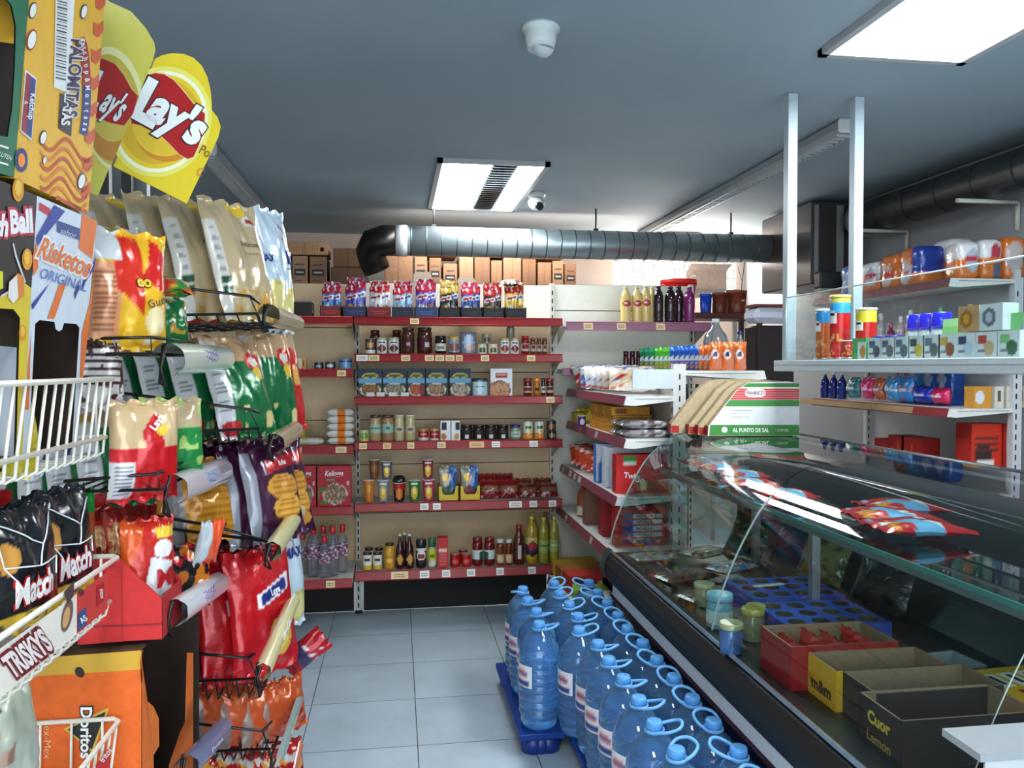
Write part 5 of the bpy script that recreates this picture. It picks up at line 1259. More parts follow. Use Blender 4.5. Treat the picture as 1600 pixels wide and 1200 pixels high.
# loaf boxes standing on the counter top
PT = 1.206
def loaf(i, y, dx, name, front=False, th=.035):
    pl = plane_map((0, y, 0), (0, -1, 0))
    px = [(1106, 676), (1249, 676), (1249, 594), (1232, 591), (1168, 593), (1150, 606), (1107, 661)]
    px = [(u + dx, v) for u, v in px]
    o = thing('loaf_box', name, 'carton', (0, 0, 0), (0, 0, 0), 'striped loaf cartons on the counter')
    dz = PT - pl(1180 + dx, 676).z
    W = lambda u, v, off=0: pl(u + dx, v, off) + Vector((0, 0, dz))
    sh = [W(u - dx, v) for u, v in px]
    m = MB(); m.prism(sh, (0, th, 0), 'paper' if front else 'card', (222, 226, 226) if front else (186, 168, 134), (176, 156, 122), 'card')
    def band(v0, v1, c, off=.0006):
        def lx(v):
            return 1107 if v > 661 else (1107 + (661 - v) / 55 * 43 if v > 606 else 1150 + (606 - v) / 13 * 18)
        m.poly([W(lx(v1) + 1, v1, off), W(1248.5, v1, off), W(1248.5, v0, off), W(lx(v0) + 1, v0, off)], 'paper', c)
    if front:
        band(594, 600, (70, 140, 70)); band(600, 602, (230, 234, 230))
        for k in range(5): band(602.5 + k * 3.6, 604.8 + k * 3.6, (206, 60, 62)); 
        for k in range(4): band(604.8 + k * 3.6, 606.1 + k * 3.6, (224, 160, 160))
        band(620, 630, (78, 146, 76)); band(659, 675.5, (70, 140, 68))
        pass
        t = MB(); q = t
        el = [(1180 + 16 * math.copysign(abs(math.cos(a)) ** .6, math.cos(a)), 609 + 6.5 * math.copysign(abs(math.sin(a)) ** .6, math.sin(a))) for a in [2 * PI * k / 24 for k in range(24)]]
        t.poly([W(u, v, .0012) for u, v in el][::-1], 'paper', (236, 236, 234))
        tx = lambda cu, cv, s, k=.8: (lambda a, b: W(cu + a * s * k, cv - b * s, .002))
        t.text('PANRICO', tx(1180, 609, 5.6), (120, 60, 80), 'paper', .02)
        t.build('lettering', o); t = MB(); t.text('AL PUNTO DE SAL', tx(1173, 667, 6.2, .77), (234, 238, 232), 'paper', .03)
        t.build('lettering', o); t = MB(); t.text('/ CON SAL', tx(1222, 667, 4.2, .72), (226, 234, 222), 'paper', .01)
        cc = [(1132 + 4.6 * math.cos(2 * PI * k / 18), 666.5 + 4.6 * math.sin(2 * PI * k / 18)) for k in range(18)]
        t.poly([W(u, v, .0012) for u, v in cc][::-1], 'paper', (226, 230, 226)); t.text('S', tx(1132, 666.5, 3.6), (90, 130, 90))
        for k, (u0, u1, v) in enumerate(((1143, 1176, 636), (1143, 1152, 641), (1143, 1160, 646), (1163, 1172, 646))):
            t.poly([W(u0, v + .9, .0012), W(u1, v + .9, .0012), W(u1, v, .0012), W(u0, v, .0012)], 'paper', (170, 174, 176))
        t.build('lettering', o)
    m.build('carton', o)
    if not front:
        t = MB(); t.poly([W(1107, 675, .0012), W(1119, 675, .0012), W(1119, 664, .0012), W(1107, 664, .0012)], 'paper', (170, 40, 40)); t.build('corner_print', o)
    e = MB(); b = sh[-1]
    e.box((sh[0].x - .001, y + th / 2, PT + .025), (.002, th * .96, .04), 'paper', (140, 40, 44)); e.build('corner_mark', o)
loaf(0, 3.16, 0, 'green, red and white striped loaf carton foremost on the counter', True)
loaf(1, 3.20, -15, 'kraft-edged loaf carton second from the front on the counter')
loaf(2, 3.24, -30, 'kraft-edged loaf carton third from the front on the counter')
loaf(3, 3.30, -58, 'kraft-edged loaf carton rearmost on the counter')
# crates, jars, cartons on the deck
DZ = .659
def obox(name, label, u, v, W, Dp, Hh, col, inner=(150, 128, 104), rz=0, cat='open carton', shortfront=1.0, prints=()):
    p = P(u, v, Z=DZ)
    o = thing(name, label, cat, (p.x, p.y, DZ), (0, 0, rz))
    t = .004; m = MB()
    m.box((W / 2, Dp / 2, t / 2), (W, Dp, t), 'card', inner)
    def wall(c, d, n):
        m.box(c, d, 'card', inner)
        cc = [c[k] + n[k] * (d[k] / 2 + .0008) for k in range(3)]; dd = [d[k] if n[k] == 0 else .0012 for k in range(3)]
        m.box(cc, dd, 'paper', col)
    wall((W / 2, t / 2, Hh / 2 * shortfront), (W, t, Hh * shortfront), (0, -1, 0)); wall((W / 2, Dp - t / 2, Hh / 2), (W, t, Hh), (0, 1, 0))
    wall((t / 2, Dp / 2, Hh / 2), (t, Dp, Hh), (-1, 0, 0)); wall((W - t / 2, Dp / 2, Hh / 2), (t, Dp, Hh), (1, 0, 0))
    m.build('carton', o)
    q = MB(); any_ = False
    for s, a, z, size, c, bold in prints:
        q.text(s, lambda x, y: Vector((-.0025, Dp * (1 - a) - x * size, z * Hh + y * size)), c, 'paper', bold); any_ = True
    if any_: q.build('lettering', o)
    return o
obox('open_carton', 'red open carton with shiny red packs, nearest the blue crates', 1236, 1080, .30, .17, .115, (150, 26, 34))
for i in range(4):
    p = P(1236, 1080, Z=DZ)
    o = thing('red_packet', 'shiny red packet inside the red open carton, %s of four' % nth(i + 1), 'packet', (p.x + .045 + i * .062, p.y + .085, DZ + .006), (0, 0, 1.57), 'red packets in the red carton')
    k_bag(o, .14, .095 + .012 * (i % 2), .045, art=lab((190, 24, 30), ('n', 0, 1, .3, 1, 5, .3, (216, 80, 80))), seed=i)
obox('open_carton', 'yellow open carton with dark lower-case letters on its end', 1306, 1113, .30, .13, .10, (214, 164, 40), prints=[('m&m', .5, .36, .03, (40, 30, 26), .04), ("'s", .12, .4, .018, (40, 30, 26), .03)])
obox('open_carton', 'charcoal open carton between the yellow and black ones', 1368, 1152, .32, .135, .10, (44, 46, 48))
obox('open_carton', 'black open carton with yellow lettering on its end', 1408, 1205, .32, .15, .105, (26, 26, 26), prints=[('Cuor', .5, .66, .026, (206, 180, 60), .04), ('Lemon', .5, .25, .022, (170, 140, 80), .02)])
o = thing('flat_carton', 'flat yellow carton with red and white print near the curved glass edge', 'carton', (1.575, 1.74, DZ), (0, 0, .1))
m = MB(); carton(m, .32, .2, .06, lab((214, 160, 30), ('r', .3, .7, .2, .6, (190, 40, 40))), (206, 156, 30), (214, 166, 40))
for k in range(4): m.box((-.1 + k * .055, .03, .0605), (.04, .075, .001), 'paper', (214, 214, 210)); m.box((-.1 + k * .055, .03, .0612), (.012, .05, .001), 'paper', (40, 34, 34))
m.box((0, -.05, .0605), (.2, .04, .001), 'paper', (160, 30, 34)); m.build('carton', o)
o = thing('foam_tray', 'grey empty tray behind the flat yellow carton', 'tray', (1.46, 1.95, DZ), (0, 0, .1))
m = MB(); m.lathe([(.06, 0), (.075, .004), (.085, .04), (.08, .04), (.07, .01)], 'satin', (150, 162, 166), 4, M=Matrix.Rotation(PI / 4, 4, 'Z') @ Matrix.Scale(1.6, 4, (1, -1, 0)), sm=False); m.build('tray', o)
o = thing('blue_carton', 'small blue and white carton beside the steel box', 'carton', (P(1436, 1200, Y=1.3).x, 1.3, DZ), (0, 0, -.6))
k_box(o, .045, .085, .06, art=lab((120, 180, 206), ('r', .1, .9, .75, .95, (216, 226, 230)), ('n', 0, 1, 0, .7, 5, .1, (190, 220, 232))), side=(190, 206, 210), top=(206, 214, 216))
# steel dispenser box on the counter edge
sa, sb = P(1472, 1138, Z=.92), P(1532, 1179, Z=.92)
o = thing('steel_box', 'steel-topped dispenser with brown packs at the near end of the counter', 'dispenser', (sb.x, sb.y, 0))
dx_, dy_ = sa.x - sb.x, sa.y - sb.y
m = MB(); m.prism([(0, 0, .92), (dx_, dy_, .92), (dx_ + .34, dy_, .92), (.34, 0, .92)], (0, 0, -.012), 'satin', (140, 147, 150)); m.prism([(.01, .002, .908), (.34, .002, .908), (.34, .002, .66), (.14, .002, .66), (.01, .002, .86)], (0, .004, 0), 'satin', (170, 176, 178)); m.build('casing', o)
m = MB(); m.box((.2 + dx_, dy_ * .5, .69), (.12, .14, .06), 'metal', (150, 154, 156)); m.build('foot', o)
for k in range(3):
    m = MB(); m.box((.10 + dx_ * .5 + k * .055, dy_ * .5, .82), (.05, dy_ * .9, .17), 'paper', ((110, 62, 48), (130, 60, 52), (96, 56, 44))[k], bev=.003); m.box((.0745 + dx_ * .5 + k * .055, dy_ * .5, .84), (.001, dy_ * .5, .06), 'paper', (176, 110, 90)); m.build('brown_pack', o)
# blue crates with round holes
def crate(label, x, y, rz):
    o = thing('egg_crate', label, 'crate', (x, y, DZ), (0, 0, rz), 'blue crates with round holes')
    m = MB(); nx, ny, c = 4, 3, .078; Wd, Dd = nx * c, ny * c; z = .075; k = 16
    for i in range(nx):
        for j in range(ny):
            cx, cy = (i + .5) * c - Wd / 2, (j + .5) * c - Dd / 2
            ring = [(cx + .028 * math.cos(2 * PI * q / k), cy + .028 * math.sin(2 * PI * q / k)) for q in range(k)]
            sq = []
            for q in range(k):
                a = 2 * PI * q / k; s = c / 2 / max(abs(math.cos(a)), abs(math.sin(a)))
                sq.append((cx + s * math.cos(a), cy + s * math.sin(a)))
            vs = [(a, b, z) for a, b in ring] + [(a, b, z) for a, b in sq] + [(a, b, .01) for a, b in ring]
            fs = [(q, k + q, k + (q + 1) % k, (q + 1) % k) for q in range(k)]
            m.add(vs, fs, 'satin', (30, 92, 190)); m.add(vs, [(q, (q + 1) % k, 2 * k + (q + 1) % k, 2 * k + q) for q in range(k)], 'satin', (60, 70, 60))
    for s in (-1, 1):
        m.box((0, s * (Dd / 2 + .003), z / 2), (Wd + .012, .006, z), 'satin', (26, 84, 180)); m.box((s * (Wd / 2 + .003), 0, z / 2), (.006, Dd, z), 'satin', (26, 84, 180))
    m.box((0, 0, .004), (Wd, Dd, .006), 'satin', (70, 76, 66)); m.build('crate_body', o)
crate('blue crate with round holes, farther from the cartons', 1.32, PY + .142, 0)
crate('blue crate with round holes, closer to the red carton', 1.30, PY - .142, 0)
o = thing('price_strip', 'white plastic strip lying on the farther blue crate', 'strip', (1.28, PY + .16, DZ + .078), (0, 0, .15)); m = MB(); m.box((0, 0, 0), (.12, .018, .003), 'satin', (216, 220, 220)); m.build('strip', o)
for i, (u, v, c, l) in enumerate(((1122, 990, (110, 170, 190), (120, 176, 200)), (1180, 1015, (130, 140, 110), (176, 170, 90)), (1150, 1040, (60, 100, 150), (150, 160, 120)), (1206, 1020, (140, 150, 120), (190, 184, 110)), (1105, 960, (150, 160, 120), (170, 176, 140)))):
    p = P(u, v, Z=DZ)
    o = thing('olive_jar', ('pale blue tub by the glass joint', 'yellow-lidded jar before the red carton', 'blue jar low in the counter corner', 'yellow-lidded jar touching the red carton side', 'cloudy jar behind the pale blue tub')[i], 'jar', (p.x + .03, p.y + (.06, .08, .1, .17, .1)[i], DZ), (0, 0, 0))
    jar(o, (.042, .034, .034, .03, .036)[i], (.11, .10, .09, .09, .08)[i], c, l, lab((190, 206, 206)) if i == 0 else None, lidh=.2, neck=.95)
# packaged meats
pk = [(1100, 868, .20, .13, .5, (150, 160, 140), (96, 66, 50), 'sliced meat pack with white top label'), (1142, 892, .2, .12, .5, (60, 130, 180), (206, 170, 140), 'blue sliced meat pack'), (1030, 895, .24, .14, .3, (96, 82, 78), (70, 58, 54), 'dark vacuum pack lying farthest along the glass'), (1060, 925, .24, .14, .35, (104, 88, 84), (70, 60, 56), 'dark vacuum pack overlapping the glass front'),
      (1170, 925, .18, .12, .4, (70, 56, 52), (150, 110, 70), 'flat dark meat pack behind the pale tub'), (1090, 962, .2, .1, .9, (140, 140, 110), (110, 104, 84), 'long pale vacuum pack leaning at the glass'), (1240, 905, .2, .13, .1, (110, 130, 140), (60, 70, 80), 'grey flat pack near the middle post'), (1010, 865, .2, .12, .1, (150, 160, 160), (110, 110, 108), 'clear flat pack at the far corner')]
for i, (u, v, w, d, rz, c, c2, nm) in enumerate(pk):
    p = P(u, v, Z=DZ + .03)
    p.y = min(p.y, CY1 - .13)
    o = thing('meat_pack', nm, 'meat pack', (max(p.x, 1.0 + w * .5), p.y, DZ + .002 + (.03 if i in (0, 1) else 0)), (0, 0, rz))
    k_pack(o, w, .028, d, art=lab(c, ('n', 0, 1, 0, 1, 5, .05, c2), ('r', .05, .6, .5, .95, (206, 210, 206)) if i == 0 else ('r', 0, 1, .9, 1, c), ('r', .4, .6, .6, .85, (170, 30, 50)) if i == 0 else ('r', 0, 0, 0, 0, c)), seed=i)
for i, (x, y, c, nm) in enumerate(((1.5, 3.3, (20, 90, 50), 'green leafy bag'), (1.62, 3.1, (50, 90, 120), 'blue folded bag'), (1.6, 2.85, (150, 146, 90), 'straw-coloured bag'), (1.62, 2.5, (60, 52, 50), 'dark brown bag'))):
    o = thing('salad_bag', nm + ' piled against the counter rear wall', 'bag', (x, y, DZ + .004), (0, 0, -1.2))
    k_bag(o, .22, .2, .08, art=lab(c, ('n', 0, 1, 0, 1, 6, .1, tuple(int(v * .6) for v in c))), seed=i, lean=-.5, fin='film')

# ------------------------------------------------------------------ hanging white shelf on two posts
HY0, HY1, HX0, HX1 = .9, 3.18, 1.585, 1.98
HZ0, HZ1 = 1.478, 1.524
S = thing('hanging_shelf', 'thick white shelf hung from the ceiling on two white posts', 'shelf', (0, 0, 0))
m = MB(); m.box(((HX0 + HX1) / 2, (HY0 + HY1) / 2, (HZ0 + HZ1) / 2), (HX1 - HX0, HY1 - HY0, HZ1 - HZ0), 'satin', (196, 208, 212), bev=.003); m.box((HX0 - .001, (HY0 + HY1) / 2, HZ0 + .026), (.002, HY1 - HY0 - .01, .0025), 'matte', (150, 158, 160)); m.build('slab', S)
pz_ = P(1234, 400, Y=3.15).x, P(1337, 400, Y=3.15).x
for x in pz_:
    m = MB(); m.box((x, 3.15, (HZ1 + CEIL - .001) / 2), (.042, .042, CEIL - HZ1 - .002), 'satin', (172, 186, 192), bev=.002); m.build('post', S)
m = MB(); zt = 1.785
m.add([(1.61, 3.12, HZ1), (1.61, HY0, HZ1), (1.61, HY0, zt), (1.61, 3.12, zt)], [(0, 1, 2, 3)], 'glass', (226, 238, 238)); o = m.build('glass_guard', S)
e = MB(); e.tube([(1.61, 3.12, zt), (1.61, HY0, zt)], .0028, 'gloss', (206, 222, 222), 6); e.tube([(1.61, 3.12, HZ1), (1.61, 3.12, zt)], .0028, 'gloss', (190, 206, 206), 6); e.build('guard_edge', o)
HZ = HZ1 + .001
def yat(u, X): return P(u, 560, X=X).y
def hthing(name, label, cat, u, X, maker, w, h, d, rz=-PI / 2, z=HZ, group=None, **kw):
    o = thing(name, label, cat, (X, yat(u, X), z), (0, 0, rz), group); maker(o, w, h, d, **kw); return o
def k_tube(root, w, h, d, art=None, lid=(230, 226, 214), rim=None):
    r = w / 2
    m = MB(); m.lathe([(r * .97, 0), (r * .97, h * .955)], 'gloss', art, 28, rows=24); m.build('tube_body', root)
    m = MB(); m.lathe([(r * .98, 0), (r, .001), (r, .006), (r * .97, .007)], 'metal', STEEL, 28, cap=False); m.build('base_rim', root)
    m = MB(); m.lathe([(r * 1.01, h * .952), (r * 1.02, h * .96), (r * 1.02, h * .995), (r * .96, h)], 'satin', lid, 28); m.build('lid', root)
face = [('e', .18, .7, .2, .085, (236, 232, 224)), ('e', .18, .74, .16, .03, (40, 26, 22)), ('r', .02, .36, .6, .66, (240, 236, 230))]
tubes = [(1286, 1.70, .06, .205, (206, 100, 40), (50, 140, 200), 'slim orange and blue crisp tube', (230, 226, 214)), (1312, 1.69, .078, .248, (206, 34, 36), (60, 170, 222), 'tallest red crisp tube with blue top band', (226, 206, 120)), (1353, 1.72, .075, .19, (206, 36, 34), (236, 206, 60), 'shorter red crisp tube with yellow top band', (226, 224, 206))]
for u, X, w, h, c, c2, nm, lid in tubes:
    art = lab(c, ('r', 0, 1, .74, 1, c2), ('r', 0, 1, .93, 1, (226, 206, 90) if w > .07 else c2), *face, ('n', 0, .7, .02, .4, 6, .22, (226, 170, 90)))
    o = hthing('crisp_tube', nm + ' on the white shelf', 'crisp tube', u, X, k_tube, w, h, w, art=art, lid=lid, rz=-PI / 5)
hthing('snack_cup', 'small red snack cup at the foot of the tall red tube', 'snack cup', 1327, 1.665, k_tube, .055, .07, .055, art=lab((200, 40, 36), ('n', 0, 1, .1, .8, 6, .1, (226, 170, 100))), lid=(226, 214, 196), rz=-PI / 5)
hthing('tissue_box', 'green and white box beside the red snack cup', 'box', 1352, 1.665, k_box, .085, .075, .05, art=lab((70, 180, 90), ('r', .4, 1, 0, .8, (226, 230, 226)), ('e', .75, .35, .2, .3, (206, 140, 70))), side=(70, 180, 90), top=(120, 206, 130))
cf = lambda c, c2: lab((220, 224, 226), ('r', .08, .5, .55, .85, c), ('e', .65, .35, .26, .3, c2), ('r', .1, .45, .2, .28, (120, 130, 140)))
row = [(1376, (70, 90, 130), (80, 84, 90)), (1397, (90, 100, 120), (110, 110, 112)), (1419, (90, 110, 130), (100, 104, 110)), (1442, (60, 70, 80), (206, 180, 60)), (1466, (110, 120, 130), (96, 104, 110)), (1491, (206, 170, 70), (150, 84, 50)), (1520, (40, 60, 100), (190, 206, 220)), (1552, (190, 60, 50), (206, 170, 130)), (1588, (130, 190, 120), (60, 110, 80))]
for i, (u, c, c2) in enumerate(row):
    hthing('pet_food_box', 'white cat-food style box, %s from the tubes along the shelf edge' % nth(i + 1), 'box', u, 1.665, k_box, .078, .072, .05, art=cf(c, c2), group='small white boxes on the white shelf')
for i, (u, c, c2, nm) in enumerate(((1524, (206, 160, 110), (176, 110, 40), 'biscuit-picture box'), (1560, (222, 226, 228), (110, 120, 140), 'white box with grey emblem'))):
    hthing('pet_food_box', '%s stacked on the small white boxes' % nm, 'box', u, 1.665, k_box, .085, .075, .05, z=HZ + .0745, art=lab(c, ('e', .4, .5, .3, .34, c2), ('e', .4, .5, .16, .2, (214, 170, 40) if i == 0 else (200, 206, 214))), side=(216, 220, 222), top=(216, 220, 222))
for i, u in enumerate((1432, 1450, 1470)):
    hthing('lidded_jar', 'white tub with bright blue lid, %s of three on the white shelf' % nth(i + 1), 'tub', u, 1.76, k_jar, .062, .15, .062, content=(216, 222, 222), lid=(50, 50, 206), lidh=.36, neck=.94, art=lab((206, 220, 222), ('r', .15, .85, .2, .7, (90, 150, 140))), group='blue-lidded tubs on the white shelf')
hthing('green_card_box', 'light green card box between tubs and stacked boxes', 'box', 1500, 1.76, k_box, .1, .125, .05, art=lab((150, 214, 130), ('r', 0, 1, .8, 1, (176, 226, 160))))
hthing('food_can', 'steel tin standing near the green wedge packet', 'can', 1575, 1.76, k_can, .07, .13, .07, art=lab((190, 190, 180), ('r', 0, 1, .4, .6, (150, 150, 130))))
hthing('green_card_box', 'pale green box by the frame edge of the white shelf', 'box', 1600, 1.69, k_box, .05, .12, .05, art=lab((130, 206, 130), ('p', [(.4, .3), (1, .2), (1, .9)], (150, 150, 170))))
for i, (u, c) in enumerate(((1395, (60, 50, 160)), (1376, (206, 130, 90)))):
    hthing('snack_cup', ('low violet tub behind the white boxes', 'low orange tub behind the white boxes')[i], 'tub', u, 1.76, k_jar, .07, .085, .07, content=c, lid=(60, 50, 150), lidh=.2, neck=.95)

# ------------------------------------------------------------------ shelving along the right wall
RX0, RX1, RY0, RY1 = 2.73, 3.15, 3.62, 4.93
Rr = thing('shelving_unit', 'white wall shelving of toiletries and paper packs along the right wall', 'shelving', (0, 0, 0))
m = MB(); m.box((RX1 - .01, (RY0 + RY1) / 2, 1.05), (.014, RY1 - RY0, 1.8), 'satin', (206, 210, 214)); m.build('back_panel', Rr)
for y in (RY0 + .02, RY1 - .02):
    m = MB(); m.box((RX1 - .034, y, 1.0), (.034, .036, 1.98), 'satin', (206, 210, 214))
    for k in range(34): m.box((RX1 - .034, y - .0185, .15 + k * .052), (.007, .002, .028), 'matte', (30, 30, 32))
    m.build('upright', Rr)
RZ = [1.94, 1.555, 1.285, .93, .5]
for z, rl in zip(RZ, ((120, 70, 74), None, (140, 44, 50), None, None)):
    tg = [(4.88 - k * .09, 5.2 - k * .09 + (.05 if k % 3 else .07), 'y') for k in range(12)] if z == RZ[2] else []
    gshelf(Rr, RX0, RX1 - .05, RY0, RY1 - .0, z, rl, tg)
def rbox(root, w, d, h, art, fin='film', name='wrapped_pack', bumps=2):
    m = MB(); k = 32; n = 14
    def f(a, b):
        t = 2 * PI * a - PI
        cx, cy = math.sin(t), -math.cos(t)
        e = 5
        r = (abs(cx) ** e + abs(cy) ** e) ** (-1 / e)
        bul = 1 - .06 * (1 - abs(math.sin(b * PI * bumps))) 
        q = min(1, min(b, 1 - b) / .06) if b not in (0, 1) else 0
        s = (.8 + .2 * math.sqrt(max(0, 1 - (1 - q) ** 2))) * bul
        return Vector((cx * r * w / 2 * s, cy * r * d / 2 * s, b * h))
    def col(a, b):
        t = 2 * PI * a - PI
        x = .5 + .5 * math.sin(t) * 1.0
        return art(x, b)
    m.grid(f, k, n, fin, col)
    for b, fl in ((0, 1), (1, 0)):
        ring = [f(i / k, b) for i in range(k)]
        m.add(ring, [list(range(k))[::-1] if fl else list(range(k))], fin, art.base)
    m.build(name, root)
ora, wht = (214, 120, 50), (222, 224, 226)
tpa = lab(wht, ('r', 0, 1, 0, .5, ora), ('e', .62, .5, .26, .3, (176, 190, 206)), ('r', .4, .84, .46, .58, (190, 50, 60)))
tpb = lab((200, 206, 214), ('p', [(.1, .5), (.35, .05), (.75, .05), (.95, .5), (.75, .95), (.35, .95)], (40, 110, 190)), ('e', .5, .55, .28, .22, (140, 176, 214)))
tpc = lab(ora, ('r', .6, 1, .3, 1, (40, 70, 160)), ('e', .35, .35, .3, .3, (206, 200, 200)), ('r', .1, .55, .3, .42, (196, 70, 60)))
yT = lambda u, X=2.86: yat(u, X)
tp = [(1356, 2.9, tpb, -PI / 2, .19, 'blue and white paper-roll pack farthest along the top shelf'), (1390, 2.9, tpa, -PI / 2, .18, 'orange-white paper pack next to the blue one'), (1425, 2.9, lab(ora, ('e', .4, .4, .3, .3, (206, 200, 200)), ('r', .1, .7, .35, .5, (196, 70, 60))), -PI / 2, .2, 'mostly orange paper pack in the row middle'), (1458, 2.88, tpc, -PI / 2, .21, 'orange paper pack with dark blue corner')]
for i, (u, X, art, rz, h, nm) in enumerate(tp):
    o = thing('paper_roll_pack', nm, 'toilet paper', (X, yat(u, X) + .08, RZ[0] + .001), (0, 0, rz), 'paper roll packs'); rbox(o, .19, .2, h, art)
for i, (u, art, nm) in enumerate(((1500, tpa, 'white-topped paper pack first along the shelf end'), (1535, lab(wht, ('r', 0, 1, 0, .5, ora), ('e', .65, .7, .2, .2, (176, 60, 80)), ('r', .55, .85, 0, .4, (90, 100, 120))), 'white-topped paper pack second along the shelf end'), (1570, lab(ora, ('e', .5, .55, .34, .36, (190, 180, 180))), 'orange paper pack with grey oval on the shelf end'))):
    X = P(u, 410, Y=3.72).x
    o = thing('paper_roll_pack', nm, 'toilet paper', (X, 3.71, RZ[0] + .001), (0, 0, -.2), 'paper roll packs'); rbox(o, .115, .16, .185 + .015 * i, art)
o = thing('paper_roll_pack', 'blue-cornered paper pack nearest the wall edge', 'toilet paper', (3.0, 3.95, RZ[0] + .001), (0, 0, 0), 'paper roll packs'); rbox(o, .15, .2, .24, lab(wht, ('r', 0, 1, 0, .6, ora), ('r', .5, 1, 0, .5, (40, 60, 140))))
cols = [(150, 180, 180), (40, 110, 110), (190, 190, 190), (150, 60, 90), (200, 176, 190), (190, 190, 150), (60, 130, 110), (170, 84, 40), (60, 130, 80), (120, 70, 40), (90, 140, 120), (190, 120, 60), (70, 110, 90), (150, 160, 150), (60, 90, 120), (180, 190, 196)]
for i, c in enumerate(cols):
    u = 1345 + i * 15.5
    Y = yat(u, 2.86)
    if Y < 3.68: 
        X = P(u, 500, Y=3.69).x; Y = 3.69
    else: X = 2.86
    o = thing('shampoo_bottle', '%s toiletry bottle, %s from the far end behind the glass guard' % (('pale grey', 'deep teal', 'silver', 'wine-red', 'pale pink', 'cream-green', 'teal-green', 'rust', 'green', 'brown', 'sea-green', 'amber', 'dark green', 'grey-green', 'slate blue', 'off-white')[i], nth(i + 1)), 'toiletry bottle', (X, Y, RZ[1] + .001), (0, 0, -PI / 2), 'toiletry bottles behind the glass')
    bottle(o, .027, .2 + .03 * ((i * 7) % 3), c, tuple(min(255, v + 40) for v in c), lab(tuple(min(255, int(v * 1.2)) for v in c), ('r', .2, .8, .3, .6, (210, 210, 206))), [(.9, 0), (1, .03), (1, .6), (.8, .72), (.4, .78), (.4, .84)], .84, cr=.45, sy=1)
low = [(1290, .05, .16, (16, 40, 120), 'navy spray bottle'), (1303, .05, .16, (16, 40, 120), 'navy spray bottle'), (1316, .05, .16, (16, 44, 124), 'navy spray bottle')]
for i, (u, w, h, c, nm) in enumerate(low):
    o = thing('spray_bottle', 'dark blue bottle with white cap, %s of three on the striped-edge shelf' % nth(i + 1), 'bottle', (2.86, yat(u, 2.86), RZ[2] + .001), (0, 0, -PI / 2), 'dark blue bottles'); bottle(o, .03, .17, c, (206, 210, 222), lab(c, ('p', [(.4, .9), (.6, .9), (.5, .1)], (190, 200, 226))), cr=.35)
low = [(1340, .16, .13, (50, 120, 130), (130, 160, 160), 'teal pack'), (1362, .14, .13, (206, 40, 110), (226, 150, 190), 'magenta pack'), (1382, .12, .13, (206, 110, 70), (60, 50, 120), 'orange-violet pack'), (1402, .15, .14, (70, 160, 226), (220, 230, 240), 'sky-blue pack'), (1424, .14, .14, (40, 140, 220), (206, 120, 60), 'blue pack with orange spot'), (1450, .18, .09, (20, 40, 170), (90, 110, 220), 'low royal-blue pack'), (1478, .16, .085, (196, 20, 90), (220, 60, 120), 'low pink-red pack')]
for i, (u, w, h, c, c2, nm) in enumerate(low):
    o = thing('tissue_pack', '%s on the shelf with the striped edge' % nm, 'pack', (2.87, yat(u, 2.87) + .03, RZ[2] + .012), (0, 0, -PI / 2)); k_bag(o, w * .8, h, .1, art=lab(c, ('n', 0, 1, 0, 1, 4, .15, c2), ('r', .2, .8, .4, .55, (222, 226, 232))), seed=i)
for i, (u, c, nm) in enumerate(((1420, (200, 90, 60), 'orange-fronted'), (1438, (60, 150, 220), 'light blue'), (1462, (40, 110, 200), 'mid blue'), (1484, (30, 90, 190), 'deep blue'))):
    o = thing('nappy_pack', '%s tall pack standing behind the low packs' % nm, 'pack', (3.02, yat(u, 3.02), RZ[2] + .001), (0, 0, -PI / 2)); rbox(o, .15, .1, .23, lab(c, ('e', .5, .6, .2, .2, (190, 206, 226))))
for i, (u, c, nm) in enumerate(((1528, (206, 150, 60), 'orange pack with white disc'), (1554, (214, 210, 196), 'cream box with dark script, first'), (1572, (206, 202, 186), 'cream box with dark script, second'), (1588, (190, 170, 140), 'tan box'))):
    X = P(u, 600, Y=3.68).x
    o = thing('soap_box', '%s on the end of the striped-edge shelf' % nm, 'box', (X, 3.68, RZ[2] + .001), (0, 0, 0)); k_box(o, .1 if i == 0 else .05, .11, .07, art=lab(c, ('e', .35, .5, .25, .3, (214, 220, 226)) if i == 0 else ('r', .3, .7, .3, .8, (90, 90, 84))))
for i, (u, X, w, h, nm) in enumerate(((1395, 2.9, .14, .14, 'low red box'), (1418, 2.9, .14, .17, 'red box with yellow stripes'), (1440, 2.9, .14, .17, 'tall dark red box'))):
    o = thing('red_box', nm + ' on the dim shelf above the counter rear', 'box', (X, yat(u, X), RZ[3] + .001), (0, 0, -PI / 2)); k_box(o, w, h, .14, art=lab((170, 30, 24), ('r', .2, .3, 0, .6, (214, 130, 40)), ('r', .6, .66, 0, .8, (214, 110, 40))), side=(150, 26, 22), top=(120, 30, 26))
for i, (u0, u1, nm) in enumerate(((1518, 1566, 'large red-orange box with a white tray picture'), (1568, 1596, 'narrow red-orange box with white upright print'))):
    a, b = P(u0, 690, Y=3.7).x, P(u1, 690, Y=3.7).x
    o = thing('detergent_box', nm, 'box', ((a + b) / 2, 3.76, RZ[3] + .001)); k_box(o, b - a - .004, .27, .12, art=lab((206, 56, 34), ('e', .4, .4, .3, .2, (60, 40, 36)), ('r', .2, .75, .2, .28, (226, 226, 222)), ('lines', .1, .9, .5, .8, 3, (90, 50, 40), .5)) if i == 0 else lab((206, 50, 32), ('r', .2, .7, .45, .95, (226, 220, 214)), ('lines', .2, .8, .05, .4, 8, (226, 200, 190))), side=(180, 40, 30), top=(190, 60, 40))

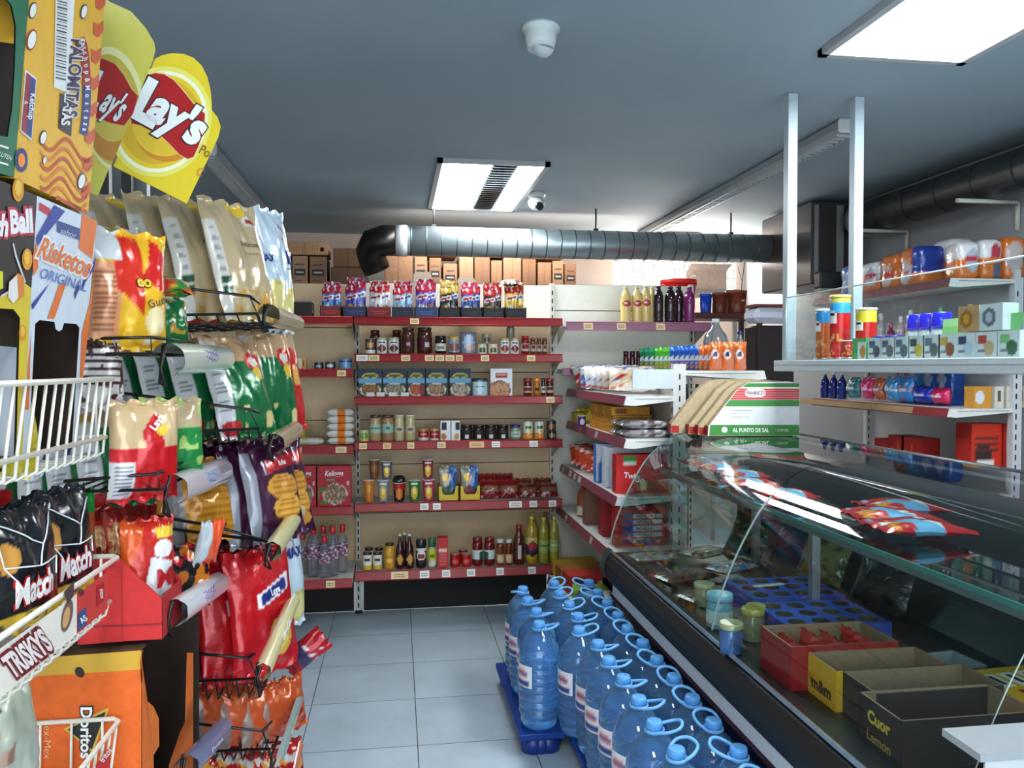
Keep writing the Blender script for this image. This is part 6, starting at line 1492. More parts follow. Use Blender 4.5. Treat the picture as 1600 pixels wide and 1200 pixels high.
# ------------------------------------------------------------------ water jugs on blue pallets
def pallet(label, x, y, w, d, rz=0):
    o = thing('pallet', label, 'pallet', (x, y, 0), (0, 0, rz), 'blue plastic pallets')
    m = MB(); m.box((0, 0, .0775), (w, d, .025), 'satin', (16, 60, 140), bev=.004); m.build('deck', o)
    for sx in (-1, 0, 1):
        for sy in (-1, 1):
            m = MB(); m.lathe([(.04, 0), (.045, .004), (.05, .064)], 'satin', (14, 50, 124), 14, M=Matrix.Translation((sx * (w / 2 - .06), sy * (d / 2 - .06), 0))); m.build('foot', o)
JZ = .0915
CAPS = [(835, 922), (839, 938), (862, 953), (869, 969), (883, 918), (885, 936), (927, 916), (936, 931), (913, 950), (956, 947), (923, 968), (979, 968), (934, 988), (992, 988), (952, 1008), (1015, 1008), (968, 1031), (1033, 1030), (989, 1056), (1055, 1056), (1011, 1085), (1081, 1082), (1028, 1116), (1102, 1111), (1060, 1151), (1137, 1148), (1095, 1190), (1180, 1189)]
JH, JR = .405, .081
pts = [P(u, v, Z=JZ + JH - .012) for u, v in CAPS]
# push apart any that would touch
xy = [[p.x, p.y] for p in pts]
for it in range(300):
    for i in range(len(xy)):
        for j in range(i):
            dx, dy = xy[i][0] - xy[j][0], xy[i][1] - xy[j][1]; L = math.hypot(dx, dy) or 1e-6
            if L < 2 * JR + .003:
                k = (2 * JR + .003 - L) / 2 * .5
                xy[i][0] += dx / L * k; xy[i][1] += dy / L * k; xy[j][0] -= dx / L * k; xy[j][1] -= dy / L * k
    for q in xy:
        q[0] = min(q[0], .89)
xs_ = [q[0] for q in xy]; ys_ = [q[1] for q in xy]
g1 = [i for i in range(6)]; g2 = [i for i in range(6, len(xy))]
def bounds(g): return min(xy[i][0] for i in g) - JR, max(xy[i][0] for i in g) + JR, min(xy[i][1] for i in g) - JR, max(xy[i][1] for i in g) + JR
print('JUGS', bounds(g1), bounds(g2))
jp = [(.80, 0), (.9, .012), (.93, .03)]
z = .03
for k in range(7):
    jp += [(.90, .044 + k * .032), (.975, .05 + k * .032), (1, .06 + k * .032), (.975, .07 + k * .032)]
jp += [(1, .272), (.985, .287), (.9, .312), (.74, .336), (.54, .356), (.34, .371), (.28, .376), (.27, .385)]
J0 = None
HND = [(0, -.028, .372)]
def make_jug(loc, rz, label):
    o = thing('water_jug', label, 'water jug', loc, (0, 0, rz), 'big blue water jugs')
    m = MB(); m.lathe([(a * JR, b) for a, b in jp], 'water', (150, 208, 250), 30); m.build('jug_body', o)
    m = MB(); m.lathe([(.021, .380), (.0235, .383), (.0235, .398), (.021, .4045), (.014, .405)], 'satin', (96, 164, 226), 20); m.build('cap', o)
    m = MB(); hp = [(-.024, 0, .378), (-.034, -.03, .384), (-.03, -.066, .395), (0, -.078, .402), (.03, -.066, .395), (.034, -.03, .384), (.024, 0, .378)]
    hs = smooth(hp, 3); m.tube(hs, .0048, 'satin', (120, 184, 236), 8); m.lathe([(.026, .372), (.029, .374), (.029, .381), (.025, .382)], 'satin', (112, 178, 234), 20, cap=False); m.build('carry_handle', o)
    m = MB(); n = 9
    def f(a, b):
        t = (a - .5) * 1.25
        return Vector((JR * 1.012 * math.sin(t), -JR * 1.012 * math.cos(t), .165 + b * .085))
    m.grid(f, 12, 8, 'paper', lab((226, 226, 232), ('r', .1, .9, .1, .3, (60, 70, 130)), ('e', .5, .62, .3, .22, (216, 150, 140)), ('r', .2, .8, .56, .68, (110, 90, 150)))); m.build('paper_label', o)
    return o
for i in range(len(xy)):
    grp = 'on the rear pallet' if i < 6 else 'in the long double row'
    if i < 6: lb = 'blue water jug on the separate rear pallet, %s of six from the aisle' % nth(i + 1)
    else:
        k = (i - 6)
        lft = sorted([j for j in g2 if xy[j][0] <= sorted(xy[q][0] - .0 for q in g2)[len(g2) // 2]], key=lambda j: xy[j][1])
        rank = sorted(g2, key=lambda j: xy[j][1]).index(i) + 1
        lb = 'blue water jug in the long double row by the counter, %s nearest the viewer' % nth(rank)
    a = (-.5, .9, .6, 1.0, 2.6, 2.4)[i] if i < 6 else (random.uniform(3.2, 4.3) if xy[i][0] > .8 else random.uniform(.6, 2.6))
    loc = (xy[i][0], xy[i][1], JZ)
    if J0 is None: J0 = make_jug(loc, 0, lb)
    else:
        o = clone(J0, loc, (0, 0, 0), lb)
    o = bpy.data.objects[J0.name] if i == 0 else o
    # handles point their own way, labels face the aisle
    for ch in o.children:
        if ch.name.startswith('carry_handle'): ch.rotation_euler = (0, 0, a)
        if ch.name.startswith('paper_label'): ch.rotation_euler = (0, 0, -1.15)
b = list(bounds(g1)); b[1] = min(b[1], min(xy[q][0] for q in g2 if xy[q][1] > b[2]) - JR - .012); PX1 = b[1] + .01; pallet('blue plastic pallet under the six rear water jugs', (b[0] + b[1]) / 2, (b[2] + b[3]) / 2, b[1] - b[0] + .02, b[3] - b[2] + .02)
b = bounds(g2)
for i, (ya, yb) in enumerate(((b[2], (b[2] + b[3]) / 2 - .004), ((b[2] + b[3]) / 2 + .004, b[3]))):
    lo = [q for q in g2 if ya - .02 <= xy[q][1] <= yb + .02]
    xa, xb = min(xy[q][0] for q in lo) - JR, max(xy[q][0] for q in lo) + JR
    if i == 1: xa = max(xa, PX1 + .008)
    pallet(('blue plastic pallet under the nearer half of the double jug row', 'blue plastic pallet under the farther half of the double jug row')[i], (xa + xb) / 2, (ya + yb) / 2, xb - xa, yb - ya)
# ------------------------------------------------------------------ left side: white wire rack with display cartons
def tpx(pm, cu, cv, size, ang=0, off=.0012, wide=1.0, slx=0.0):
    ca, sa = math.cos(ang), math.sin(ang)
    return lambda a, b: pm(cu + (a * wide * ca + b * sa) * size, cv + (a * wide * sa - b * ca) * size, off)
def ptext(m, pm, s, cu, cv, size, col, ang=0, wide=1.0, bold=0, back=None, bw=.06, shear=0, off=.0012):
    if back: m.text(s, tpx(pm, cu, cv, size, ang, off, wide), back, 'paper', bold + bw, shear)
    m.text(s, tpx(pm, cu, cv, size, ang, off + .0007, wide), col, 'paper', bold, shear)
def ppoly(m, pm, pts, col, off=.0008, fin='paper'):
    q = [pm(u, v, off) for u, v in pts]
    n = Vector((0, 0, 0))
    for i in range(len(q)): n += q[i].cross(q[(i + 1) % len(q)])
    if n.dot(pm.n) < 0: q = q[::-1]
    m.poly(q, fin, col)
def ell(cu, cv, ru, rv, ang=0, k=26):
    ca, sa = math.cos(ang), math.sin(ang)
    return [(cu + ru * math.cos(t) * ca - rv * math.sin(t) * sa, cv + ru * math.cos(t) * sa + rv * math.sin(t) * ca) for t in [2 * PI * i / k for i in range(k)]]
def carton_px(name, label, pm, quad, face, depth, outer, inner, fin='paper'):
    """display carton: four walls and a back behind a printed front that may have a torn opening"""
    o = thing(name, label, 'display carton')
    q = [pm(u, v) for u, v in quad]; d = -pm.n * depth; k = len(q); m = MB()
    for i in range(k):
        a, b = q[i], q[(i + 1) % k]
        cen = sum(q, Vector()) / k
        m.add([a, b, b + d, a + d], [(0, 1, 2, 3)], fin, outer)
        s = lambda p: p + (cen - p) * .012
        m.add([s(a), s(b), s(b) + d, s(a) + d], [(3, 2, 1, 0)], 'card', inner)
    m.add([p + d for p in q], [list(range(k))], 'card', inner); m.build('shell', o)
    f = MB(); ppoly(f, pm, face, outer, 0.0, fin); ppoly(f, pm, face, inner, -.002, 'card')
    return o, f
RP = plane_map((-.505, 1.1, 1.3), (1, 0, -.08))
# green carton
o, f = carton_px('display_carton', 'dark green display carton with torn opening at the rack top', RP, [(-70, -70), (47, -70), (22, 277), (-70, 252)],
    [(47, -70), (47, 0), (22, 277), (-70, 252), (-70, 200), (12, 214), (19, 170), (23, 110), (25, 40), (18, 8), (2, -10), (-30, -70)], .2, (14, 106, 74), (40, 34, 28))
ptext(f, RP, 'SIN GLUTEN', -2, 240, 7, (226, 232, 226), .4, .7)
ppoly(f, RP, [(-12, 222), (13, 230), (12, 233), (-12, 225)], (226, 232, 226)); ppoly(f, RP, [(-14, 248), (12, 256), (12, 259), (-14, 251)], (226, 232, 226))
f.build('printed_front', o)
for i, (u, v) in enumerate(((8, 205), (2, 118))):
    p = RP(u, v, -.06)
    o = thing('snack_bag', ('shiny green bag low inside the green carton', 'shiny green bag high inside the green carton')[i], 'snack bag', p, (0, 0, 1.3)); k_bag(o, .12, .1, .05, art=lab((10, 96, 60), ('n', 0, 1, .7, 1, 4, .0, (206, 226, 216)), ('n', 0, 1, 0, 1, 5, .3, (6, 50, 34))), seed=i)
# yellow carton
RP2 = plane_map((-.478, 1.1, 1.3), (1, 0, -.08))
quad = [(46, -70), (168, -70), (164, 0), (138, 331), (22, 279), (45, 0)]
o, f = carton_px('display_carton', 'yellow popcorn carton with barcode and red waves on the rack top', RP, [(46, -70), (168, -70), (138, 331), (22, 279)], quad, .2, (226, 176, 52), (150, 126, 96))
edge = lambda v: 164 - 26 * v / 331
for k in range(9):
    v = -50 + 42 * k
    ppoly(f, RP, [(edge(v) - 16, v), (edge(v + 6) - 7, v + 5), (edge(v) - .5, v - 2), (edge(v) - .5, v + 15), (edge(v) - 9, v + 24), (edge(v) - 16, v + 19)], (206, 90, 44))
for k in range(7):
    up = [(62 + t * 78 / 16, 214 + k * 16 + 13 * math.sin(t * .55 + k * .25) + t * 1.5) for t in range(17)]
    up = [(u, v) for u, v in up if u < edge(v) - 3 and v < 279 + (u - 22) * .445]
    if len(up) > 2: ppoly(f, RP, up + [(u, v + 6.5) for u, v in up[::-1]], (214, 124, 44) if k % 2 else (190, 80, 44))
ppoly(f, RP, [(86, -30), (117, -30), (107, 146), (83, 136)], (226, 230, 228), .0011)
for k in range(30):
    v = -14 + k * 4.6; w = (1.2, 2.4, .9, 1.8)[k % 4]; x = 87.5 - v * .02
    ppoly(f, RP, [(x, v), (x + 16, v + 4), (x + 16, v + 4 + w), (x, v + w)], (60, 64, 70), .0016)
ptext(f, RP, 'PALOMITAS', 114, 122, 19, (60, 46, 84), 1.66, .86, .03, (226, 228, 226), .07)
ppoly(f, RP, [(93, 145), (113, 155), (110, 213), (90, 200)], (52, 46, 66), .0011); ptext(f, RP, 'TAS', 101, 181, 13, (230, 230, 226), 1.66, .9, .04, off=.0016)
ppoly(f, RP, [(38, 108), (56, 122), (48, 220), (30, 205)], (226, 226, 226), .0011); ppoly(f, RP, [(39.5, 113), (54, 124.5), (47, 216), (31.5, 203)], (46, 66, 130), .0016); ppoly(f, RP, [(39.5, 113), (45, 117), (38, 209), (31.5, 203)], (160, 44, 50), .002)
ptext(f, RP, 'Ketchup', 46, 166, 8.5, (232, 234, 232), 1.66, 1.0, .02, off=.0026); ptext(f, RP, '&', 37, 160, 6, (232, 234, 232), 1.66, 1, off=.0026)
ppoly(f, RP, ell(32, 250, 10, 19), (40, 60, 120), .0011); ppoly(f, RP, ell(31.5, 250, 5.5, 11), (236, 140, 40), .0016)
arc = [(128 + 13 * math.sin(t), 140 - 84 * math.cos(t)) for t in [.15 + k * .19 for k in range(14)]]
inn = [(118 + 10 * math.sin(t), 142 - 76 * math.cos(t)) for t in [.15 + k * .19 for k in range(14)]]
ppoly(f, RP, arc[:8] + inn[:8][::-1], (160, 44, 50), .0011); ppoly(f, RP, arc[7:] + inn[7:][::-1], (44, 64, 130), .0011)
for i, ch in enumerate('Ketchup&Mostaza'):
    t = .28 + i * .155; u, v = 123 + 11.5 * math.sin(t), 141 - 80 * math.cos(t)
    ptext(f, RP, ch, u, v, 8, (234, 234, 228), min(1.9, .75 + t * .5), .9, .02, off=.0017)
for (u, v, r) in ((66, 215, 7), (68, 250, 4), (126, 283, 8), (48, 62, 10), (50, 16, 8), (130, 18, 7)):
    ppoly(f, RP, ell(u, v, r * .8, r * 1.7, .2), (150, 60, 50) if r == 10 else (70, 60, 70), .0011); ppoly(f, RP, ell(u, v, r * .62, r * 1.4, .2), (232, 232, 226), .0016)
f.build('printed_front', o)
# black carton with yellow foot
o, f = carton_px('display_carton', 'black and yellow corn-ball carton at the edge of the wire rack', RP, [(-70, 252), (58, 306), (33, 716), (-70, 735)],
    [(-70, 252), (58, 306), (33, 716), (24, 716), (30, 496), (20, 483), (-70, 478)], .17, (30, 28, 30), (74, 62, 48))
ppoly(f, RP, [(-70, 500), (0, 462), (36, 441), (48, 450), (33, 716), (24, 716), (30, 496), (20, 483), (-70, 478)], (214, 190, 50))
ppoly(f, RP, [(0, 461), (36, 440), (22, 400), (18, 380), (20, 380), (25, 400), (39, 440), (36, 443), (0, 465)], (206, 206, 206), .0012)
ppoly(f, RP, [(3, 424), (3, 450), (-20, 460), (-20, 420)], (206, 206, 40), .0014)
for u, v, r in ((41, 405, 8), (27, 296, 9), (34, 520, 6)):
    ppoly(f, RP, ell(u, v, r, r * 2.1), (216, 150, 30), .0012); ppoly(f, RP, ell(u - 1, v - 3, r * .6, r * 1.3), (232, 186, 70), .0018)
ppoly(f, RP, [(12, 440), (26, 426), (36, 434), (36, 462), (18, 474), (10, 464)], (214, 130, 60), .0016); ppoly(f, RP, [(12, 440), (24, 430), (26, 465), (18, 474), (10, 464)], (222, 220, 214), .002)
ptext(f, RP, 'Ball', 31, 345, 34, (234, 230, 230), -.06, .52, .05, (196, 50, 84), .09); ptext(f, RP, 'Crunch', -27, 348, 32, (234, 230, 230), .1, .55, .05, (196, 50, 84), .09)
f.build('printed_front', o)
# white and orange carton
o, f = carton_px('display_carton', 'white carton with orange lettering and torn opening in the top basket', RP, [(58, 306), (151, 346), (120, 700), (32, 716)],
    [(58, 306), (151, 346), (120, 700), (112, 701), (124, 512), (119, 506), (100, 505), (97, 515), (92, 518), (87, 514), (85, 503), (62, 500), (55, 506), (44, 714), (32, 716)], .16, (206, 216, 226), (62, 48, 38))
for pts, c in (([(128, 334), (151, 346), (143, 404), (122, 388)], (222, 116, 50)), ([(84, 320), (101, 330), (57, 384), (55, 372)], (36, 64, 150)), ([(56, 376), (59, 418), (51, 432), (50, 400)], (222, 116, 50)), ([(150, 400), (146, 420), (126, 452), (130, 436)], (36, 64, 150)),
                ([(91, 446), (103, 442), (84, 498), (73, 498)], (222, 116, 50)), ([(68, 452), (76, 444), (50, 484), (48, 476)], (36, 64, 150)), ([(140, 470), (146, 440), (128, 600), (124, 600), (127, 520)], (222, 120, 56)), ([(44, 560), (48, 520), (44, 640), (38, 640)], (222, 120, 56)),
                ([(61, 316), (78, 326), (77, 338), (60, 328)], (190, 40, 60)), ([(88, 344), (124, 357), (123, 375), (88, 362)], (50, 74, 140)), ([(122, 440), (123, 452), (116, 468), (115, 458)], (40, 60, 130))):
    ppoly(f, RP, pts, c)
ptext(f, RP, 'Risketos', 101, 402, 32, (226, 116, 50), .40, .56, .02, (232, 234, 236), .08); ptext(f, RP, 'ORIGINAL', 98, 437, 16, (70, 110, 180), .30, .74)
ptext(f, RP, 'sabor', 105, 364, 8, (206, 216, 230), .36, 1, off=.0016)
f.build('printed_front', o)

# the wire rack itself
WH = (226, 222, 210)
rack = thing('wire_rack', 'white wire snack rack with three baskets, closest to the viewer', 'rack')
FX = -.475
def fz(r): return 1.5 + r * FX
def basket(zt, zb, y1, depth, zig=False, out=0.0):
    m = MB(); y0 = .45; xf = FX + out; xb = FX - depth; r = .0042
    m.tube([(xf, y0, zt), (xf, y1 - .012, zt), (xf - .012, y1, zt), (xb, y1, zt)], r, 'satin', WH, 8)
    m.tube([(xf - .012, y0, zb), (xf - .012, y1 - .014, zb)], r, 'satin', WH, 8)
    m.tube([(xf - .02, y1 - .006, zb), (xb, y1 - .006, zb)], r * .8, 'satin', WH, 8)
    n = int((y1 - y0) / .031)
    for i in range(n):
        y = y1 - .02 - i * .031
        if not zig:
            m.tube([(xf, y, zt), (xf - .012, y, zb), (xf - .014, y, zb - .025), (xf - .025, y, zb - .032), (xb, y, zb - .032)], .0024, 'satin', WH, 6)
        else:
            m.tube([(xf - .012, y, zb), (xf - .016, y - .004, zb - .02), (xf - .026, y - .016, zb - .024), (xf - .03, y - .03, zb - .018), (xf - .016, y - .028, zb - .008), (xf - .012, y - .03, zb)], .0024, 'satin', WH, 6)
    for k in range(4):
        x = FX - depth * (k + .6) / 4
        m.tube([(x, y1, zt), (x, y1 - .006, zb)], .0024, 'satin', WH, 6); m.tube([(x, y0, zb - .032), (x, y1, zb - .032)], .0024, 'satin', WH, 6)
    m.build('wire_basket', rack)
z1t, z1b = P(180, 592, X=FX).z, P(178, 682, X=FX).z
z2t, z2b = P(176, 876, X=FX).z, P(172, 958, X=FX).z
z3t = P(175, 1140, X=FX).z
YE = P(180, 600, X=FX).y
basket(z1t, z1b, YE, .2); basket(z2t, z2b + .01, YE + .012, .2, True); basket(z3t, z3t - .09, YE + .01, .2)
for y in (.5, YE - .03):
    m = MB(); m.tube([(FX - .215, y, 0), (FX - .215, y, 2.0)], .012, 'satin', WH, 10); m.build('post', rack)
m = MB(); m.box((FX - .12, .9, .03), (.3, .9, .05), 'satin', WH, bev=.01); m.build('base', rack)
# printed strip on the middle basket
SP = plane_map((FX + .004, 1, z2t), (1, 0, .1))
f = MB()
def along(u, r): return (u, 572 + (620 - u) * r)
rt, rb_, = .712, .838
ppoly(f, SP, [along(-60, rt), along(120, rt), along(120, rb_), along(-60, rb_)], (222, 216, 204), .0, 'paper')
ppoly(f, SP, [along(120, rt), along(168, rt), along(168, rb_), along(120, rb_)], (196, 62, 58), .0, 'paper')
sl = math.atan2(-.77, 1)
ptext(f, SP, 'TRISKYS', 40, 1021, 36, (226, 216, 212), sl, .42, .04, (120, 34, 40), .1, .15)
ptext(f, SP, 'D', 125, 925, 9, (50, 40, 46), sl, .9, .04); ppoly(f, SP, [along(121, .775), along(134, .775), along(134, .83), along(121, .83)], (44, 84, 130), .0009); ptext(f, SP, 'AS', 127.5, 968, 9, (226, 232, 236), sl, .8, .03, off=.0016)
ppoly(f, SP, [along(150, .735), along(162, .735), along(162, .80), along(150, .80)], (176, 34, 40), .0009); ptext(f, SP, 'fritos', 157, 928, 6, (236, 226, 222), 1.4, .8, .02, off=.0016)
ppoly(f, SP, ell(104, 962, 8, 26, .2), (120, 92, 80), .0009); ppoly(f, SP, ell(102, 965, 5, 17, .2), (200, 160, 110), .0014); ppoly(f, SP, [(98, 925), (114, 908), (114, 930), (104, 944)], (80, 60, 60), .0016)
for s_ in (-1,): f.build('sign_strip', rack)
f = MB(); SP3 = plane_map((FX + .004, 1.3, z3t), (1, 0, .1))
ppoly(f, SP3, [along(150, 1.325), along(172, 1.325), along(172, 1.5), along(150, 1.5)], (196, 50, 50), .0); ptext(f, SP3, 'fritos', 163, 1180, 9, (236, 226, 222), -.95, .9, .02); f.build('sign_strip', rack)
# ---- chip bag art
LGT = (206, 204, 196)
def strip(a, x1=.15, c=LGT, k=22, d=(156, 156, 158), top=.8):
    a.r(0, x1, .0, top, c)
    for i in range(k): a.r(x1 * .2, x1 * (.6 + .3 * ((i * 7) % 3) / 2), .2 + i * .55 / k, .2 + i * .55 / k + .011, d)
    return a
def beige(dark=0): 
    a = Art((188, 170, 136)); a.n(.2, 1, .0, .24, 7, .05, (196, 150, 70)); a.n(.3, 1, 0, .2, 8, .25, (214, 176, 100)); a.e(.62, .93, .2, .05, (222, 190, 60)); a.e(.8, .84, .14, .05, (216, 206, 196)); a.r(.72, .9, .81, .86, (150, 50, 46)); a.r(.45, .85, .585, .592, (90, 80, 66))
    strip(a); a.r(.05, .18, .2, .26, (30, 76, 50)); a.r(.05, .18, .28, .34, (30, 76, 50)); return a
def paleblue():
    a = Art((196, 214, 226)); a.e(.72, .2, .3, .16, (206, 196, 110)); a.e(.74, .2, .24, .12, (222, 214, 140)); a.e(.62, .8, .12, .07, (150, 150, 170)); a.e(.6, .8, .08, .045, (206, 200, 206)); a.r(0, .12, .2, .8, (210, 220, 228)); return a
def green():
    a = Art((16, 104, 58)); a.r(0, 1, .74, 1, (196, 164, 126)); a.n(.4, 1, .02, .3, 5, .1, (206, 190, 130)); a.e(.78, .74, .16, .1, (190, 36, 40)); a.e(.78, .74, .1, .05, (226, 216, 206)); a.e(.82, .62, .1, .07, (226, 190, 70)); strip(a, .24, (206, 208, 210), 16, (120, 126, 130), .96)
    a.e(.16, .84, .12, .05, (200, 150, 60)); a.e(.18, .1, .15, .07, (176, 30, 34)); return a
def purple():
    a = Art((62, 22, 52)); a.e(.62, .52, .32, .13, (206, 150, 60)); a.e(.66, .32, .3, .12, (220, 168, 76)); a.e(.7, .16, .22, .07, (200, 140, 60))
    for k in range(7): a.e(.62, .52 + (k - 3) * .03, .26, .006, (170, 112, 40)); a.e(.66, .32 + (k - 3) * .03, .24, .006, (180, 122, 46))
    a.p([(.35, .66), (.95, .74), (.95, .86), (.35, .78)], (176, 34, 40)); a.r(0, .16, 0, .9, (140, 144, 154)); return a
def gold():
    a = Art((206, 146, 40)); a.lines(.25, 1, .05, .8, 9, (186, 122, 30), .35); a.r(0, .16, 0, .9, (160, 160, 164)); a.e(.6, .9, .3, .06, (222, 180, 70)); return a
def red(c=(184, 26, 34)):
    a = Art(c); a.e(.66, .27, .18, .15, (206, 170, 70)); a.e(.66, .27, .13, .1, (220, 190, 96)); a.p([(.36, .52), (.9, .64), (.9, .76), (.36, .64)], (226, 230, 236)); a.p([(.4, .545), (.86, .645), (.86, .735), (.4, .63)], (40, 50, 120)); return a
def rust():
    a = Art((186, 84, 44)); a.r(0, .14, 0, 1, (140, 120, 110)); a.n(.3, 1, 0, .4, 5, .1, (160, 44, 34)); a.n(.3, 1, .5, 1, 6, .3, (214, 120, 70)); return a
def nuts():
    a = Art((176, 40, 34)); a.e(.5, .42, .42, .36, (160, 84, 50)); a.n(.08, .92, .06, .78, 9, .02, (206, 150, 100)); a.n(.08, .92, .06, .78, 13, .22, (226, 180, 130)); a.r(0, 1, .84, 1, (140, 26, 26)); return a
def chips(label, u, v, Y, w, h, d, rz, lean, art, text=(), seed=0, name='crisp_bag', group=None, nx=36, ny=52, X=None):
    p = P(u, v, Y=Y)
    o = thing(name, label, 'crisp bag', p, (0, 0, rz), group)
    m = MB(); M = Matrix.Rotation(-lean, 4, 'X')
    on = pillow(m, w, h, d, art, lab((190, 190, 190)) if False else art, nx, ny, seed, 'foil', M=M, wr=w * .035)
    m.build('bag', o)
    if text:
        t = MB()
        for s, x, z, sz, c in [q[:5] for q in text]: pass
        for q in text:
            s, x, z, sz, c = q[:5]; kk = q[5] if len(q) > 5 else {}
            bag_text(t, on, s, x * w, z * h, sz * h, c, **kk)
        t.build('lettering', o)
    return o
RZ70 = math.radians(56)
# level one: beige bags, pale-blue bags
g = 'beige crisp bags on the top wire shelf'
med = [('Mediterraneas', .12, .62, .045, (60, 52, 44), dict(shear=.2, wide=.55)), ('con aceite de oliva', .1, .54, .02, (110, 96, 76), dict(wide=.7))]
for i, (u, v) in enumerate(((213, 495), (283, 496), (338, 502), (396, 503))):
    chips('beige crisp bag on the top wire shelf, %s from the rack post' % nth(i + 1), u, v, 2.02 + .0 * i, .19, .315, .056, RZ70 - .1 * (i == 1), .30, beige(), med, i, group=g)
chips('pale blue crisp bag with navy badge leaning behind the foremost bag', 424, 503, 2.2, .18, .32, .06, RZ70, .34, paleblue(), [('MAX', .1, .55, .07, (40, 50, 130), dict(bold=.03, wide=.9))], 8)
chips('foremost pale blue crisp bag with navy badge, beside the cardboard storage view', 440, 520, 2.3, .14, .35, .07, 1.15, .12, paleblue(), [('M', .2, .6, .1, (36, 44, 130), dict(bold=.05)), ('___', .2, .55, .07, (36, 44, 130), {})], 9)
# level two: green bags
for i, (u, v) in enumerate(((238, 676), (288, 680), (338, 682), (392, 684), (433, 680))):
    chips('green crisp bag with beige top on the second wire shelf, %s from the post' % nth(i + 1), u, v, 2.0 + .24 * (i == 4), .18, .258 + .03 * (i == 4), .052, RZ70 - .05, .33 if i < 4 else .18, green(), (), 20 + i, group='green crisp bags')
chips('red and beige crisp bag behind the foremost green bag', 450, 672, 2.3, .16, .3, .07, RZ70, .2, lab((186, 40, 40), ('r', 0, 1, .62, 1, (190, 164, 130)), ('n', .3, 1, .0, .6, 4, .2, (214, 170, 90)), ('e', .7, .7, .2, .08, (206, 40, 44))), (), 27)
for i, (u, v) in enumerate(((40, 792), (95, 798), (140, 800), (188, 796))):
    chips('dim green crisp bag low behind the white baskets, %s from the frame edge' % nth(i + 1), u, v, 1.82, .16, .24, .08, RZ70 - .2, .3, green(), (), 30 + i, group='green crisp bags')
# level three: purple ridged bags and gold bags
for i, (u, v) in enumerate(((368, 848), (405, 850), (438, 845), (458, 838))):
    chips('purple ridged-crisp bag with red badge, %s from the pink price roll' % nth(i + 1), u, v, 2.02 + (.26 if i == 3 else 0), .17, .252 + (.03 if i == 3 else 0), .055, RZ70 - .1, .24, purple(), [('Ruffles', .16, .76, .05, (230, 220, 214), dict(bold=.03, ang=.13, wide=.6))], 40 + i, group='purple ridged-crisp bags')
for i, (u, v) in enumerate(((215, 850), (275, 846), (322, 850))):
    chips('golden ridged-crisp bag on the third wire shelf, %s from the red carton' % nth(i + 1), u, v, 1.92, .16, .2, .08, RZ70 - .2, .28, gold(), (), 50 + i, group='golden crisp bags')
# level four: red bags and a pale one
for i, (u, v) in enumerate(((326, 1056), (372, 1062), (420, 1052))):
    chips('big red crisp bag with navy badge, %s from the white price roll' % nth(i + 1), u, v, 1.98, .19, .305, .055, RZ70 - .15, .16, red(), [('Lays', .13, .64, .05, (232, 236, 240), dict(bold=.04, ang=.2, wide=.8))], 60 + i, group='big red crisp bags')
chips('pale blue crisp bag behind the red ones on the fourth wire shelf', 446, 985, 2.14, .16, .28, .07, RZ70, .1, paleblue(), [('MAX', .15, .72, .09, (40, 50, 130), dict(bold=.03))], 66)
# level five and six
for i, (u, v) in enumerate(((345, 1150), (385, 1156), (418, 1158), (444, 1150))):
    chips('rust-coloured snack bag on the fifth wire shelf, %s from the blue-grey roll' % nth(i + 1), u, v, 1.98 + .03 * i, .16, .135, .05, RZ70 - .1, .18, rust(), (), 70 + i, group='rust-coloured snack bags')
for i, (u, v) in enumerate(((350, 1300), (385, 1305), (418, 1300), (446, 1290))):
    chips('red and white snack bag on the lowest wire shelf, %s from the orange carton' % nth(i + 1), u, v, 1.96 + .04 * i, .16, .2, .06, RZ70 - .1, .14, lab((160, 30, 30), ('n', 0, 1, .3, 1, 4, .05, (190, 186, 180)), ('n', 0, 1, 0, 1, 6, .3, (206, 150, 60))), (), 80 + i, group='red and white snack bags')
p = P(470, 1012, Y=2.42)
o = thing('crisp_bag', 'small red packet poking out over the aisle from the fifth shelf', 'crisp bag', P(446, 1042, Y=2.4), (0, 0, .1))
m = MB(); on = pillow(m, .08, .14, .035, lab((176, 24, 40), ('n', 0, 1, 0, 1, 4, .2, (230, 226, 226)), ('r', 0, 1, .3, .5, (60, 50, 90))), None, 12, 16, 5, M=Matrix.Rotation(.95, 4, 'Y')); m.build('bag', o)
# near column of the black rack
chips('yellow and red puff-snack bag hanging at the front of the black rack', 198, 550, 1.5, .15, .215, .07, .75, .03, lab((226, 178, 40), ('r', 0, .34, .1, .72, (214, 150, 110)), ('lines', .06, .28, .16, .66, 14, (150, 96, 70)), ('p', [(.3, .5), (.62, .3), (.62, .95), (.3, .95)], (206, 48, 30)), ('r', 0, .4, .74, 1, (206, 212, 214)), ('p', [(.62, .6), (1, .45), (1, .8), (.8, .95)], (200, 34, 30)), ('e', .8, .26, .14, .12, (232, 216, 170)), ('n', .3, 1, 0, .1, 6, .1, (214, 206, 190))),
      [('Gusti', .3, .42, .07, (70, 50, 30), dict(ang=.3, back=(236, 200, 90))), ('eo', .12, .58, .09, (236, 190, 60), dict(bold=.04, back=(60, 40, 20)))], 90)
chips('crumpled white snack bag above the puff-snack bag', 172, 440, 1.75, .14, .13, .07, .6, .4, lab((206, 206, 200), ('n', 0, 1, 0, 1, 4, .1, (190, 176, 150)), ('n', 0, 1, .5, 1, 6, .3, (206, 186, 80))), (), 91)
p = P(236, 448, Y=1.58)
o = thing('crisp_bag', 'green and red snack packet lying flat across the puff-snack bag', 'crisp bag', p, (0, .12, .35))
